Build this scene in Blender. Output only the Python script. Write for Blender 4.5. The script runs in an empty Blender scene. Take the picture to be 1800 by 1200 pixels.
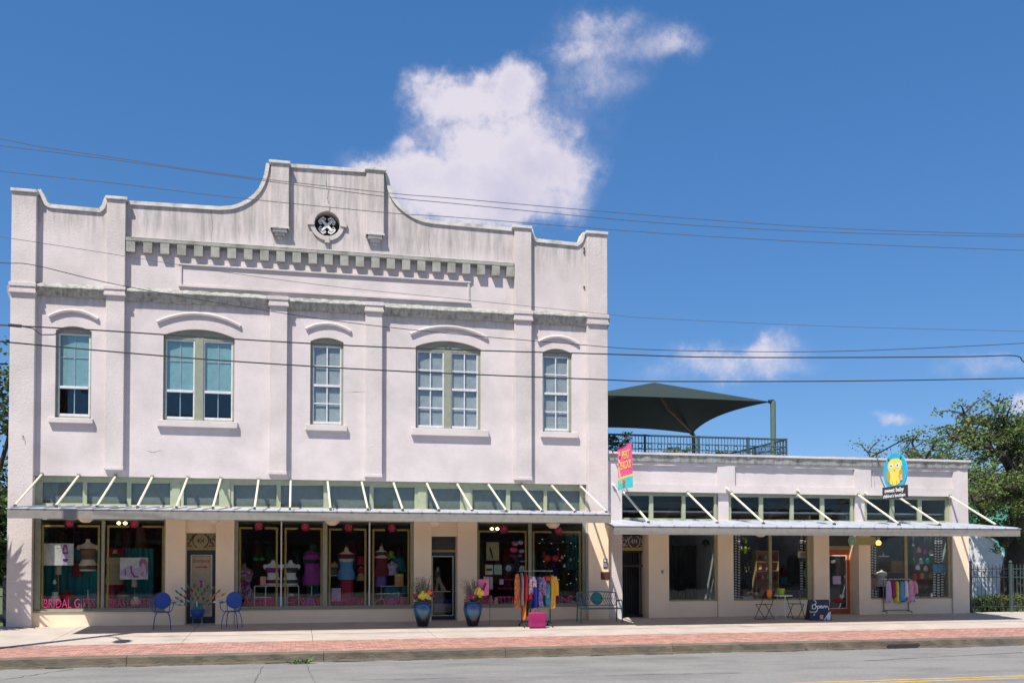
import bpy, bmesh, math, random
from math import radians, sin, cos, pi, sqrt, atan2
from mathutils import Vector, Matrix
from mathutils.geometry import tessellate_polygon
random.seed(7)
sc = bpy.context.scene
C = sc.collection

# ---------------------------------------------------------------- camera
YAW, PITCH, ROLL, FPX, CY = 0.220173, 0.029546, -0.001398, 1692.68, 937.96
CAM = Vector((0.0, -28.253, 1.7214))
_fw = Vector((sin(YAW)*cos(PITCH), cos(YAW)*cos(PITCH), sin(PITCH)))
_r0 = Vector((cos(YAW), -sin(YAW), 0)); _u0 = _r0.cross(_fw)
_r = _r0*cos(ROLL)+_u0*sin(ROLL); _u = _u0*cos(ROLL)-_r0*sin(ROLL)
cam = bpy.data.cameras.new('camera'); camo = bpy.data.objects.new('camera', cam); C.objects.link(camo)
camo.matrix_world = Matrix(((_r.x,_u.x,-_fw.x,CAM.x),(_r.y,_u.y,-_fw.y,CAM.y),(_r.z,_u.z,-_fw.z,CAM.z),(0,0,0,1)))
cam.sensor_width = 36; cam.lens = FPX/1800*36; cam.shift_x = 0; cam.shift_y = (CY-600)/1800
cam.clip_start = 0.1; cam.clip_end = 5000
sc.camera = camo

# ---------------------------------------------------------------- light
SUN = Vector((0.40, 0.46, -1.0)).normalized()          # travel direction
SUN_EL = math.asin(-SUN.z); SUN_AZ = atan2(-SUN.x, -SUN.y)   # azimuth of the sun from +Y, clockwise
sun = bpy.data.lights.new('sun', 'SUN'); suno = bpy.data.objects.new('sun', sun); C.objects.link(suno)
sun.energy = 4.9; sun.angle = radians(0.53); sun.color = (1.0, 0.95, 0.87)
suno.rotation_euler = SUN.to_track_quat('-Z', 'Y').to_euler()
suno.location = (-10, -10, 30)

def at(px, py, Y=0.0):
    d = _fw + _r*((px-900)/FPX) - _u*((py-CY)/FPX)
    return CAM + d*((Y-CAM.y)/d.y)
def X(px, py=950, Y=0.0): return at(px, py, Y).x
def Z(px, py, Y=0.0): return at(px, py, Y).z
SL = 0.04
def mpp(p):                                            # metres along the street per photo pixel at p
    d = Vector(p)-CAM; zc = d.dot(_fw); return zc*zc/(FPX*d.y)
def gnd(px, py):                                       # point on the sloping sidewalk
    d = _fw + _r*((px-900)/FPX) - _u*((py-CY)/FPX)
    t = (SL*CAM.y - CAM.z)/(d.z - SL*d.y)
    return CAM + d*t
def azel(px, py):
    d = _fw + _r*((px-900)/FPX) - _u*((py-CY)/FPX)
    return atan2(d.x, d.y), atan2(d.z, sqrt(d.x**2+d.y**2))

sc.view_settings.view_transform = 'Standard'
sc.view_settings.look = 'None'
sc.view_settings.gamma = 1
sc.view_settings.use_curve_mapping = False
sc.view_settings.exposure = 0.50

world = bpy.data.worlds.new('World'); sc.world = world; world.use_nodes = True
def world_nodes():
    nt = world.node_tree; N = nt.nodes; L = nt.links; N.clear()
    def mth(op, a, b=None, c=None):
        n = N.new('ShaderNodeMath'); n.operation = op
        for i, v in enumerate((a, b, c)):
            if v is None: continue
            if isinstance(v, (int, float)): n.inputs[i].default_value = v
            else: L.new(v, n.inputs[i])
        return n.outputs[0]
    out = N.new('ShaderNodeOutputWorld'); bg = N.new('ShaderNodeBackground')
    sky = N.new('ShaderNodeTexSky'); sky.sky_type = 'NISHITA'; sky.sun_disc = False
    sky.sun_elevation = SUN_EL; sky.sun_rotation = SUN_AZ
    sky.altitude = 900; sky.air_density = 1.0; sky.dust_density = 0.0; sky.ozone_density = 2.2
    hs = N.new('ShaderNodeHueSaturation'); hs.inputs['Saturation'].default_value = 1.3; hs.inputs['Value'].default_value = 1.0
    L.new(sky.outputs[0], hs.inputs['Color'])
    ga = N.new('ShaderNodeGamma'); ga.inputs[1].default_value = .60; L.new(hs.outputs[0], ga.inputs[0])
    tint = N.new('ShaderNodeMix'); tint.data_type = 'RGBA'; tint.blend_type = 'MULTIPLY'; tint.inputs[0].default_value = 1
    L.new(ga.outputs[0], tint.inputs[6]); tint.inputs[7].default_value = (1.04, 1.45, 2.06, 1)
    tc = N.new('ShaderNodeTexCoord'); sx = N.new('ShaderNodeSeparateXYZ'); L.new(tc.outputs['Generated'], sx.inputs[0])
    x, y, z = sx.outputs
    az = mth('ARCTAN2', x, y)
    el = mth('ARCTAN2', z, mth('SQRT', mth('ADD', mth('MULTIPLY', x, x), mth('MULTIPLY', y, y))))
    # domain warp
    no = N.new('ShaderNodeTexNoise'); no.inputs['Scale'].default_value = 12; no.inputs['Detail'].default_value = 8; no.inputs['Roughness'].default_value = .62
    L.new(tc.outputs['Generated'], no.inputs['Vector'])
    sc2 = N.new('ShaderNodeSeparateColor'); L.new(no.outputs['Color'], sc2.inputs[0])
    azw = mth('ADD', az, mth('MULTIPLY', mth('SUBTRACT', sc2.outputs[0], .5), .085))
    elw = mth('ADD', el, mth('MULTIPLY', mth('SUBTRACT', sc2.outputs[1], .5), .085))
    n2 = N.new('ShaderNodeTexNoise'); n2.inputs['Scale'].default_value = 26; n2.inputs['Detail'].default_value = 12; n2.inputs['Roughness'].default_value = .7
    L.new(tc.outputs['Generated'], n2.inputs['Vector'])
    blobs = [  # px, py, rx, ry, weight : the cumulus over the gable
        (830,335,175,72,1.15),(930,290,105,78,1.05),(760,300,85,45,.9),(860,250,120,42,.95),(815,178,92,42,1.05),(915,160,42,50,1.05),(740,182,34,36,.6),
        (672,285,52,22,.72),(705,242,20,26,.55),(1015,305,50,36,.6),(800,385,130,22,.8),(965,375,45,20,.35)]
    wisps = [(1060,45,66,30,.85),(1012,90,48,28,.75),(1045,80,60,40,.5),(1185,82,52,34,.85),(1125,100,70,34,.5),(1040,140,40,60,.6),(1085,170,50,34,.35),(1005,190,60,50,.42),(985,140,40,40,.35),(1060,240,60,40,.2),
        (1280,640,140,24,.75),(1335,612,62,22,1.1),(1240,630,80,18,.6),(1380,640,60,16,.4),(1740,645,80,20,.6),(1565,738,36,13,.8),(1802,708,34,18,1.0),(640,280,60,26,.4)]
    extra = [(-2.6,.5,.3,.14,1.),(-1.9,.3,.35,.1,.9),(2.2,.35,.3,.12,1.),(2.9,.6,.35,.2,1.),(1.5,.22,.3,.07,.8),(-1.25,.25,.2,.07,.7)]
    def field(blobs, extra=()):
        tot = None; lst = []
        for px, py, rx, ry, w in blobs:
            a0, e0 = azel(px, py); a1, _ = azel(px+rx, py); _, e1 = azel(px, py-ry)
            lst.append((a0, e0, abs(a1-a0), abs(e1-e0), w))
        for a0, e0, ra, re, w in lst+list(extra):
            dx = mth('DIVIDE', mth('SUBTRACT', azw, a0), ra); dy = mth('DIVIDE', mth('SUBTRACT', elw, e0), re)
            d = mth('ADD', mth('MULTIPLY', dx, dx), mth('MULTIPLY', dy, dy))
            g = mth('MULTIPLY', mth('EXPONENT', mth('MULTIPLY', d, -0.9)), w)
            tot = g if tot is None else mth('ADD', mth('MULTIPLY', mth('MINIMUM', tot, g), .35), mth('MAXIMUM', tot, g))
        return tot
    tot = field(blobs, extra)
    wt = field(wisps)
    n4 = N.new('ShaderNodeTexNoise'); n4.inputs['Scale'].default_value = 17; n4.inputs['Detail'].default_value = 12; n4.inputs['Roughness'].default_value = .72
    L.new(tc.outputs['Generated'], n4.inputs['Vector'])
    wd = mth('MULTIPLY', wt, mth('ADD', mth('MULTIPLY', mth('SUBTRACT', n4.outputs[0], .5), 3.4), 1.0))
    wr = N.new('ShaderNodeMapRange'); wr.interpolation_type = 'SMOOTHSTEP'; L.new(wd, wr.inputs[0]); wr.inputs[1].default_value = .06; wr.inputs[2].default_value = 1.5; wr.inputs[3].default_value = 0; wr.inputs[4].default_value = .85
    dens = mth('ADD', tot, mth('MULTIPLY', mth('SUBTRACT', n2.outputs[0], .5), mth('MULTIPLY', mth('MINIMUM', tot, .6), 2.1)))
    mr = N.new('ShaderNodeMapRange'); mr.interpolation_type = 'SMOOTHSTEP'
    L.new(dens, mr.inputs[0]); mr.inputs[1].default_value = .16; mr.inputs[2].default_value = .92; mr.inputs[3].default_value = 0; mr.inputs[4].default_value = .95
    mix = N.new('ShaderNodeMix'); mix.data_type = 'RGBA'
    L.new(mth('MAXIMUM', mr.outputs[0], wr.outputs[0]), mix.inputs[0]); L.new(tint.outputs[2], mix.inputs[6])
    shd = N.new('ShaderNodeMix'); shd.data_type = 'RGBA'; n3 = N.new('ShaderNodeTexNoise'); n3.inputs['Scale'].default_value = 11; n3.inputs['Detail'].default_value = 7; n3.inputs['Roughness'].default_value = .6
    L.new(tc.outputs['Generated'], n3.inputs['Vector'])
    q = mth('ADD', mth('MULTIPLY', mth('SUBTRACT', dens, .75), .75), mth('MULTIPLY', mth('SUBTRACT', n3.outputs[0], .5), 2.6)); qc = N.new('ShaderNodeClamp'); L.new(q, qc.inputs[0])
    L.new(qc.outputs[0], shd.inputs[0]); shd.inputs[6].default_value = CLOUD; shd.inputs[7].default_value = CLOUD_GREY
    L.new(shd.outputs[2], mix.inputs[7])
    L.new(mix.outputs[2], bg.inputs['Color']); bg.inputs['Strength'].default_value = SKY_STR
    L.new(bg.outputs[0], out.inputs[0])
SKY_STR = 0.085
CLOUD = (6.7, 6.25, 7.0, 1)
CLOUD_GREY = (4.7, 4.6, 6.1, 1)
world_nodes()

# ---------------------------------------------------------------- materials
def nmat(name, col, rough=.7, var=.12, vscale=3.0, bump=0.0, bscale=60, metal=0.0, coat=0.0, stretch=(1,1,1), col2=None, c2scale=6, c2lo=.5, c2hi=.7, spec=.5, island=0.0, trans=0.0):
    m = bpy.data.materials.new(name); m.use_nodes = True
    nt = m.node_tree; N = nt.nodes; L = nt.links
    b = N['Principled BSDF']; b.inputs['Roughness'].default_value = rough; b.inputs['Metallic'].default_value = metal
    b.inputs['Specular IOR Level'].default_value = spec; b.inputs['Coat Weight'].default_value = coat
    geo = N.new('ShaderNodeNewGeometry'); mp = N.new('ShaderNodeMapping'); mp.inputs['Scale'].default_value = stretch
    tcn = N.new('ShaderNodeTexCoord')
    L.new(geo.outputs['Position'], mp.inputs[0])
    no = N.new('ShaderNodeTexNoise'); no.inputs['Scale'].default_value = vscale; no.inputs['Detail'].default_value = 6
    L.new(mp.outputs[0], no.inputs['Vector'])
    mr = N.new('ShaderNodeMapRange'); L.new(no.outputs[0], mr.inputs[0]); mr.inputs[1].default_value = .3; mr.inputs[2].default_value = .7
    mr.inputs[3].default_value = 1-var; mr.inputs[4].default_value = 1+var
    cur = None
    rgb = N.new('ShaderNodeRGB'); rgb.outputs[0].default_value = (*col, 1); cur = rgb.outputs[0]
    if col2:
        n2 = N.new('ShaderNodeTexNoise'); n2.inputs['Scale'].default_value = c2scale; n2.inputs['Detail'].default_value = 8; n2.inputs['Roughness'].default_value = .65
        L.new(mp.outputs[0], n2.inputs['Vector'])
        r2 = N.new('ShaderNodeMapRange'); L.new(n2.outputs[0], r2.inputs[0]); r2.inputs[1].default_value = c2lo; r2.inputs[2].default_value = c2hi
        mx = N.new('ShaderNodeMix'); mx.data_type = 'RGBA'; L.new(r2.outputs[0], mx.inputs[0]); L.new(cur, mx.inputs[6]); mx.inputs[7].default_value = (*col2, 1)
        cur = mx.outputs[2]
    mu = N.new('ShaderNodeMix'); mu.data_type = 'RGBA'; mu.blend_type = 'MULTIPLY'; mu.inputs[0].default_value = 1
    cc = N.new('ShaderNodeCombineColor'); 
    val = mr.outputs[0]
    if island:
        ri = N.new('ShaderNodeMapRange'); L.new(geo.outputs['Random Per Island'], ri.inputs[0]); ri.inputs[3].default_value = 1-island; ri.inputs[4].default_value = 1+island
        mm = N.new('ShaderNodeMath'); mm.operation = 'MULTIPLY'; L.new(val, mm.inputs[0]); L.new(ri.outputs[0], mm.inputs[1]); val = mm.outputs[0]
    for i in range(3): L.new(val, cc.inputs[i])
    L.new(cur, mu.inputs[6]); L.new(cc.outputs[0], mu.inputs[7]); L.new(mu.outputs[2], b.inputs['Base Color'])
    if bump:
        nb = N.new('ShaderNodeTexNoise'); nb.inputs['Scale'].default_value = bscale; nb.inputs['Detail'].default_value = 5
        L.new(mp.outputs[0], nb.inputs['Vector'])
        bp = N.new('ShaderNodeBump'); bp.inputs['Strength'].default_value = bump; bp.inputs['Distance'].default_value = .02
        L.new(nb.outputs[0], bp.inputs['Height']); L.new(bp.outputs[0], b.inputs['Normal'])
    if trans:
        tr = N.new('ShaderNodeBsdfTranslucent'); L.new(mu.outputs[2], tr.inputs[0]); ms = N.new('ShaderNodeMixShader'); ms.inputs[0].default_value = trans
        L.new(b.outputs[0], ms.inputs[1]); L.new(tr.outputs[0], ms.inputs[2]); L.new(ms.outputs[0], N['Material Output'].inputs[0])
    m['base'] = mu.name; m['bsdf'] = b.name
    return m

def stucco(name, col, bands, splash=True, strength=.55):
    """painted stucco; bands = list of (z_low, z_high) where rain streaks run down from z_high"""
    m = nmat(name, col, rough=.82, var=.05, vscale=.7, bump=.45, bscale=26, spec=.3, col2=tuple(c*.74*k for c,k in zip(col,(.97,1.0,.97))), c2scale=.8, c2lo=.42, c2hi=.80)
    nt = m.node_tree; N = nt.nodes; L = nt.links; b = N['Principled BSDF']
    base = b.inputs['Base Color'].links[0].from_socket
    geo = N.new('ShaderNodeNewGeometry'); sx = N.new('ShaderNodeSeparateXYZ'); L.new(geo.outputs['Position'], sx.inputs[0])
    mask = None
    for lo, hi in bands:
        r = N.new('ShaderNodeMapRange'); L.new(sx.outputs[2], r.inputs[0]); r.inputs[1].default_value = lo; r.inputs[2].default_value = hi
        g = N.new('ShaderNodeMath'); g.operation = 'LESS_THAN'; L.new(sx.outputs[2], g.inputs[0]); g.inputs[1].default_value = 99 if hi > 11 else hi+.05
        t = N.new('ShaderNodeMath'); t.operation = 'MULTIPLY'; L.new(r.outputs[0], t.inputs[0]); L.new(g.outputs[0], t.inputs[1])
        if mask is None: mask = t.outputs[0]
        else:
            a = N.new('ShaderNodeMath'); a.operation = 'MAXIMUM'; L.new(mask, a.inputs[0]); L.new(t.outputs[0], a.inputs[1]); mask = a.outputs[0]
    mp = N.new('ShaderNodeMapping'); mp.inputs['Scale'].default_value = (5.5, 5.5, .55); L.new(geo.outputs['Position'], mp.inputs[0])
    no = N.new('ShaderNodeTexNoise'); no.inputs['Scale'].default_value = 1.0; no.inputs['Detail'].default_value = 7; no.inputs['Roughness'].default_value = .7; L.new(mp.outputs[0], no.inputs['Vector'])
    ad = N.new('ShaderNodeMath'); ad.operation = 'MULTIPLY_ADD'; L.new(mask, ad.inputs[0]); ad.inputs[1].default_value = .34; L.new(no.outputs[0], ad.inputs[2])
    r = N.new('ShaderNodeMapRange'); r.interpolation_type = 'SMOOTHSTEP'; L.new(ad.outputs[0], r.inputs[0]); r.inputs[1].default_value = .66; r.inputs[2].default_value = 1.05; r.inputs[4].default_value = strength
    mm = N.new('ShaderNodeMath'); mm.operation = 'MULTIPLY'; L.new(r.outputs[0], mm.inputs[0]); L.new(mask, mm.inputs[1])
    fl = N.new('ShaderNodeTexNoise'); fl.inputs['Scale'].default_value = 14; fl.inputs['Detail'].default_value = 8; L.new(geo.outputs['Position'], fl.inputs['Vector'])
    fr = N.new('ShaderNodeMapRange'); L.new(fl.outputs[0], fr.inputs[0]); fr.inputs[1].default_value = .66; fr.inputs[2].default_value = .8; fr.inputs[4].default_value = .14
    mx0 = N.new('ShaderNodeMath'); mx0.operation = 'MAXIMUM'; L.new(mm.outputs[0], mx0.inputs[0]); L.new(fr.outputs[0], mx0.inputs[1])
    mx = N.new('ShaderNodeMix'); mx.data_type = 'RGBA'; L.new(mx0.outputs[0], mx.inputs[0]); L.new(base, mx.inputs[6]); mx.inputs[7].default_value = (.16, .165, .13, 1)
    L.new(mx.outputs[2], b.inputs['Base Color'])
    return m

def glassmat(name, tint=(.86,.9,.9), ior=1.5, refl=1.0, rough=.01):
    m = bpy.data.materials.new(name); m.use_nodes = True; nt = m.node_tree; N = nt.nodes; L = nt.links; N.remove(N['Principled BSDF'])
    t = N.new('ShaderNodeBsdfTransparent'); t.inputs[0].default_value = (*tint, 1)
    g = N.new('ShaderNodeBsdfGlossy'); g.inputs['Roughness'].default_value = rough
    lw = N.new('ShaderNodeLayerWeight'); lw.inputs[0].default_value = .5       # Schlick, the same from both sides of the pane
    p5 = N.new('ShaderNodeMath'); p5.operation = 'POWER'; L.new(lw.outputs['Facing'], p5.inputs[0]); p5.inputs[1].default_value = 5
    f = N.new('ShaderNodeMath'); f.operation = 'MULTIPLY_ADD'; L.new(p5.outputs[0], f.inputs[0]); f.inputs[1].default_value = .95; f.inputs[2].default_value = ((ior-1)/(ior+1))**2
    # old panes are not perfectly flat
    no = N.new('ShaderNodeTexNoise'); no.inputs['Scale'].default_value = 1.6; geo = N.new('ShaderNodeNewGeometry'); L.new(geo.outputs['Position'], no.inputs['Vector'])
    bp = N.new('ShaderNodeBump'); bp.inputs['Strength'].default_value = .02; bp.inputs['Distance'].default_value = .05; L.new(no.outputs[0], bp.inputs['Height'])
    L.new(bp.outputs[0], g.inputs['Normal'])
    mu = N.new('ShaderNodeMath'); mu.operation = 'MULTIPLY'; L.new(f.outputs[0], mu.inputs[0]); mu.inputs[1].default_value = refl; mu.use_clamp = True
    mx = N.new('ShaderNodeMixShader'); L.new(mu.outputs[0], mx.inputs[0]); L.new(t.outputs[0], mx.inputs[1]); L.new(g.outputs[0], mx.inputs[2])
    L.new(mx.outputs[0], N['Material Output'].inputs[0])
    return m
def emit(name, col, s):
    m = bpy.data.materials.new(name); m.use_nodes = True; b = m.node_tree.nodes['Principled BSDF']
    b.inputs['Base Color'].default_value = (*col,1); b.inputs['Emission Color'].default_value = (*col,1); b.inputs['Emission Strength'].default_value = s
    return m

M = {}
_pal = dict(
 sage=((.33,.37,.25),.6), sage_dark=((.25,.265,.195),.6), olive=((.21,.19,.11),.6), gold=((.40,.28,.055),.5), white_frame=((.60,.60,.62),.4),
 brace=((.66,.62,.47),.5), fascia=((.245,.23,.20),.6), teal_door=((.010,.036,.058),.4), orange_door=((.50,.09,.012),.4),
 black_iron=((.022,.023,.025),.5), green_iron=((.045,.075,.075),.5), post_green=((.10,.15,.12),.5), rubber=((.02,.02,.02),.6),
 blue_chair=((.012,.055,.29),.35), teal_bench=((.045,.15,.18),.45), magenta=((.30,.010,.10),.6), hot_pink=((.80,.07,.28),.6), pink=((.85,.32,.45),.7),
 crimson=((.36,.01,.05),.7), red=((.60,.025,.03),.6), maroon=((.18,.015,.03),.7), purple=((.28,.04,.30),.7), violet=((.20,.09,.42),.6), navy=((.02,.03,.22),.7),
 blue=((.03,.07,.50),.6), sky_blue=((.10,.30,.55),.7), teal=((.02,.27,.31),.7), turquoise=((.05,.52,.52),.6), green=((.02,.16,.04),.7), lime=((.30,.50,.03),.6), moss=((.08,.12,.04),.8),
 yellow=((.80,.62,.06),.6), amber=((.75,.40,.03),.7), orange=((.72,.20,.04),.6), brown=((.13,.06,.03),.7), tan=((.45,.33,.20),.8), cream=((.72,.66,.50),.7), ivory=((.70,.62,.50),.6),
 plaster_white=((.78,.77,.74),.6), grey=((.30,.30,.31),.7), dark=((.03,.03,.032),.7), charcoal=((.06,.06,.065),.7), white=((.78,.78,.78),.6), mauve=((.36,.20,.33),.8), lilac=((.55,.42,.62),.7),
 chrome=((.60,.60,.62),.25), wood=((.30,.17,.08),.6), shade_cream=((.72,.60,.45),.7), teal_blind=((.33,.50,.51),.8), blind_white=((.74,.69,.69),.6), medallion=((.03,.14,.13),.6), transom_blind=((.17,.20,.195),.8), pinkshelf=((.55,.27,.22),.8), mint=((.33,.55,.42),.7), peach=((.80,.42,.30),.7), poster_grey=((.62,.60,.62),.7), khaki=((.33,.30,.17),.7), plaque=((.09,.02,.018),.5),
)
for k, (c, r) in _pal.items(): M[k] = nmat(k, c, rough=r, var=.10, vscale=7)
for k in ('teal','magenta','crimson','maroon','purple','hot_pink','navy'):
    pass
M['chrome'].node_tree.nodes['Principled BSDF'].inputs['Metallic'].default_value = 1
M['glass'] = glassmat('shop_glass', (.90,.92,.91), refl=.75)
M['glass_up'] = glassmat('upper_glass', (.88,.93,.93), refl=1.5)
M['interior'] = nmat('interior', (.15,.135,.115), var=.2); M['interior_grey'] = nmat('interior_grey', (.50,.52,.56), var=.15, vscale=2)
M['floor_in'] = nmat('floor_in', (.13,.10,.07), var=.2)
WALLC = (.64,.565,.55)
M['wall'] = stucco('wall_stucco', WALLC, [(9.6,11.2),(Z(545,545)-.75,Z(545,545)+.02)], strength=.6)
M['wall_low'] = stucco('wall_low_stucco', (.635,.565,.55), [(4.4,5.15)], strength=.4)
M['trim'] = stucco('trim_stucco', (.62,.55,.525), [(9.6,12.0)], strength=.4)
M['shade_wall'] = nmat('bounce_lit_stucco', (.84,.69,.50), rough=.85, var=.05, vscale=1.2, bump=.3, bscale=26)  # same stucco as the walls, with warm canopy bounce light put into its colour
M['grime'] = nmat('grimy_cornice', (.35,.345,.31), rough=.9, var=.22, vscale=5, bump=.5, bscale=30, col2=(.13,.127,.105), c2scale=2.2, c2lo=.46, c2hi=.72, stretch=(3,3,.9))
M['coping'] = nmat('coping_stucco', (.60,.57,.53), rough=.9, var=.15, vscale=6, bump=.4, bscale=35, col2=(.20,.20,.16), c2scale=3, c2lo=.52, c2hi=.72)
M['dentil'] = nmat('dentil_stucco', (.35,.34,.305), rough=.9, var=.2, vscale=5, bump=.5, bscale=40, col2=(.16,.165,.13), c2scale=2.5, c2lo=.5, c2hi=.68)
M['concrete'] = nmat('sidewalk_concrete', (.43,.37,.32), rough=.9, var=.10, vscale=1.5, bump=.25, bscale=50, col2=(.30,.265,.235), c2scale=.9, c2lo=.55, c2hi=.75)
M['kerb'] = nmat('kerb_concrete', (.135,.112,.08), rough=.95, var=.25, vscale=3, bump=.7, bscale=18, col2=(.10,.095,.075), c2scale=2.4, c2lo=.50, c2hi=.66, stretch=(.6,1,1.6))
M['kerbtop'] = nmat('kerb_top', (.46,.41,.36), rough=.95, var=.2, vscale=4, bump=.4)
M['brick'] = nmat('paver_brick', (.385,.205,.16), rough=.9, var=.14, vscale=8, bump=.3, bscale=80, island=.22)
M['mortar'] = nmat('mortar', (.30,.18,.14), rough=.95)
M['asphalt'] = nmat('old_asphalt', (.225,.215,.20), rough=.93, var=.16, vscale=26, bump=.6, bscale=90, stretch=(.45,1.0,1), col2=(.15,.145,.14), c2scale=1.1, c2lo=.44, c2hi=.70, island=0)
M['soil'] = nmat('soil', (.16,.13,.09), rough=1, var=.3, vscale=2)
M['lawn'] = nmat('lawn', (.075,.10,.035), rough=1, var=.35, vscale=2, bump=.6, bscale=40)
M['metal_roof'] = nmat('galvanised_roof', (.47,.49,.54), rough=.5, metal=.15, var=.1, vscale=2, stretch=(2,.5,1))
M['leaf'] = nmat('oak_leaf', (.115,.175,.04), rough=.6, var=.3, vscale=1.4, island=.45, trans=.25)
M['leaf_dark'] = nmat('dark_leaf', (.05,.095,.025), rough=.55, var=.3, vscale=1.6, island=.4, trans=.2)
M['leaf_hedge'] = nmat('hedge_leaf', (.10,.115,.022), rough=.6, var=.3, vscale=3, island=.5, trans=.25, col2=(.17,.11,.03), c2scale=2.2, c2lo=.55, c2hi=.65)
M['bark'] = nmat('bark', (.055,.045,.036), rough=.95, var=.3, vscale=6, bump=1.0, bscale=14, stretch=(1,1,.35))
M['dry_grass'] = nmat('dry_grass', (.17,.16,.115), rough=.9, var=.3, vscale=6, island=.3)
M['sail'] = nmat('shade_cloth', (.016,.03,.023), rough=.85, var=.08, vscale=1.5, trans=.03)
M['quonset'] = nmat('white_siding', (.70,.71,.72), rough=.6, var=.05)
M['green_siding'] = nmat('green_siding', (.10,.42,.32), rough=.6, var=.08)
M['pole_wood'] = nmat('pole_wood', (.12,.09,.065), rough=.95, var=.25, vscale=4, stretch=(6,6,.5))
M['cable'] = nmat('cable', (.03,.032,.036), rough=.6); M['cable_thin'] = nmat('cable_thin', (.10,.105,.12), rough=.5)
M['roadyellow'] = nmat('road_yellow', (.62,.40,.06), rough=.85, var=.15, vscale=5, col2=(.33,.26,.12), c2scale=7, c2lo=.5, c2hi=.7)
M['bulb'] = emit('lit_bulb', (1.0,.72,.30), 9.0); M['amber_lamp'] = emit('amber_lamp', (1.0,.52,.12), 1.6)
M['sparkle'] = emit('fairy_light', (1.0,.80,.55), .55)
def zgrad(name, stops, rough=.2, coat=.6):             # glaze that really changes colour with height on the pot
    m = nmat(name, (.5,.5,.5), rough=rough, coat=coat); nt = m.node_tree; N = nt.nodes; L = nt.links; b = N['Principled BSDF']
    tc = N.new('ShaderNodeTexCoord'); s = N.new('ShaderNodeSeparateXYZ'); L.new(tc.outputs['Object'], s.inputs[0])
    no = N.new('ShaderNodeTexNoise'); no.inputs['Scale'].default_value = 7; L.new(tc.outputs['Object'], no.inputs['Vector'])
    a = N.new('ShaderNodeMath'); a.operation = 'MULTIPLY_ADD'; L.new(no.outputs[0], a.inputs[0]); a.inputs[1].default_value = .16; L.new(s.outputs[2], a.inputs[2])
    cr = N.new('ShaderNodeValToRGB'); L.new(a.outputs[0], cr.inputs[0])
    e = cr.color_ramp.elements
    e[0].position, e[0].color = stops[0][0], (*stops[0][1],1); e[1].position, e[1].color = stops[-1][0], (*stops[-1][1],1)
    for p, c in stops[1:-1]:
        q = e.new(p); q.color = (*c,1)
    L.new(cr.outputs[0], b.inputs['Base Color']); return m
M['glaze'] = zgrad('blue_glaze', [(.24,(.018,.012,.012)),(.34,(.02,.05,.08)),(.46,(.03,.16,.25)),(.62,(.02,.06,.22)),(.78,(.012,.02,.09))])
def spotted(name, c1, c2, scale, thr=.5):
    return nmat(name, c1, rough=.75, var=.1, col2=c2, c2scale=scale, c2lo=thr, c2hi=thr+.04)
M['print_purple'] = spotted('purple_print', (.35,.30,.45), (.16,.05,.22), 22); M['print_pink'] = spotted('pink_print', (.75,.70,.72), (.50,.02,.18), 18)
M['print_orange'] = spotted('orange_print', (.62,.10,.04), (.70,.35,.08), 16); M['print_teal'] = spotted('teal_print', (.03,.25,.32), (.35,.5,.5), 15, .56)
M['print_blackwhite'] = spotted('bw_print', (.02,.02,.02), (.6,.6,.6), 24, .55); M['print_babypink'] = spotted('baby_print', (.75,.22,.35), (.55,.5,.5), 24)
M['confetti'] = spotted('confetti_print', (.16,.06,.35), (.6,.45,.7), 30, .58); M['lace'] = spotted('lace', (.10,.05,.03), (.35,.22,.14), 40)
M['scarf'] = spotted('floral_scarf', (.35,.05,.28), (.6,.5,.7), 12)

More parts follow.
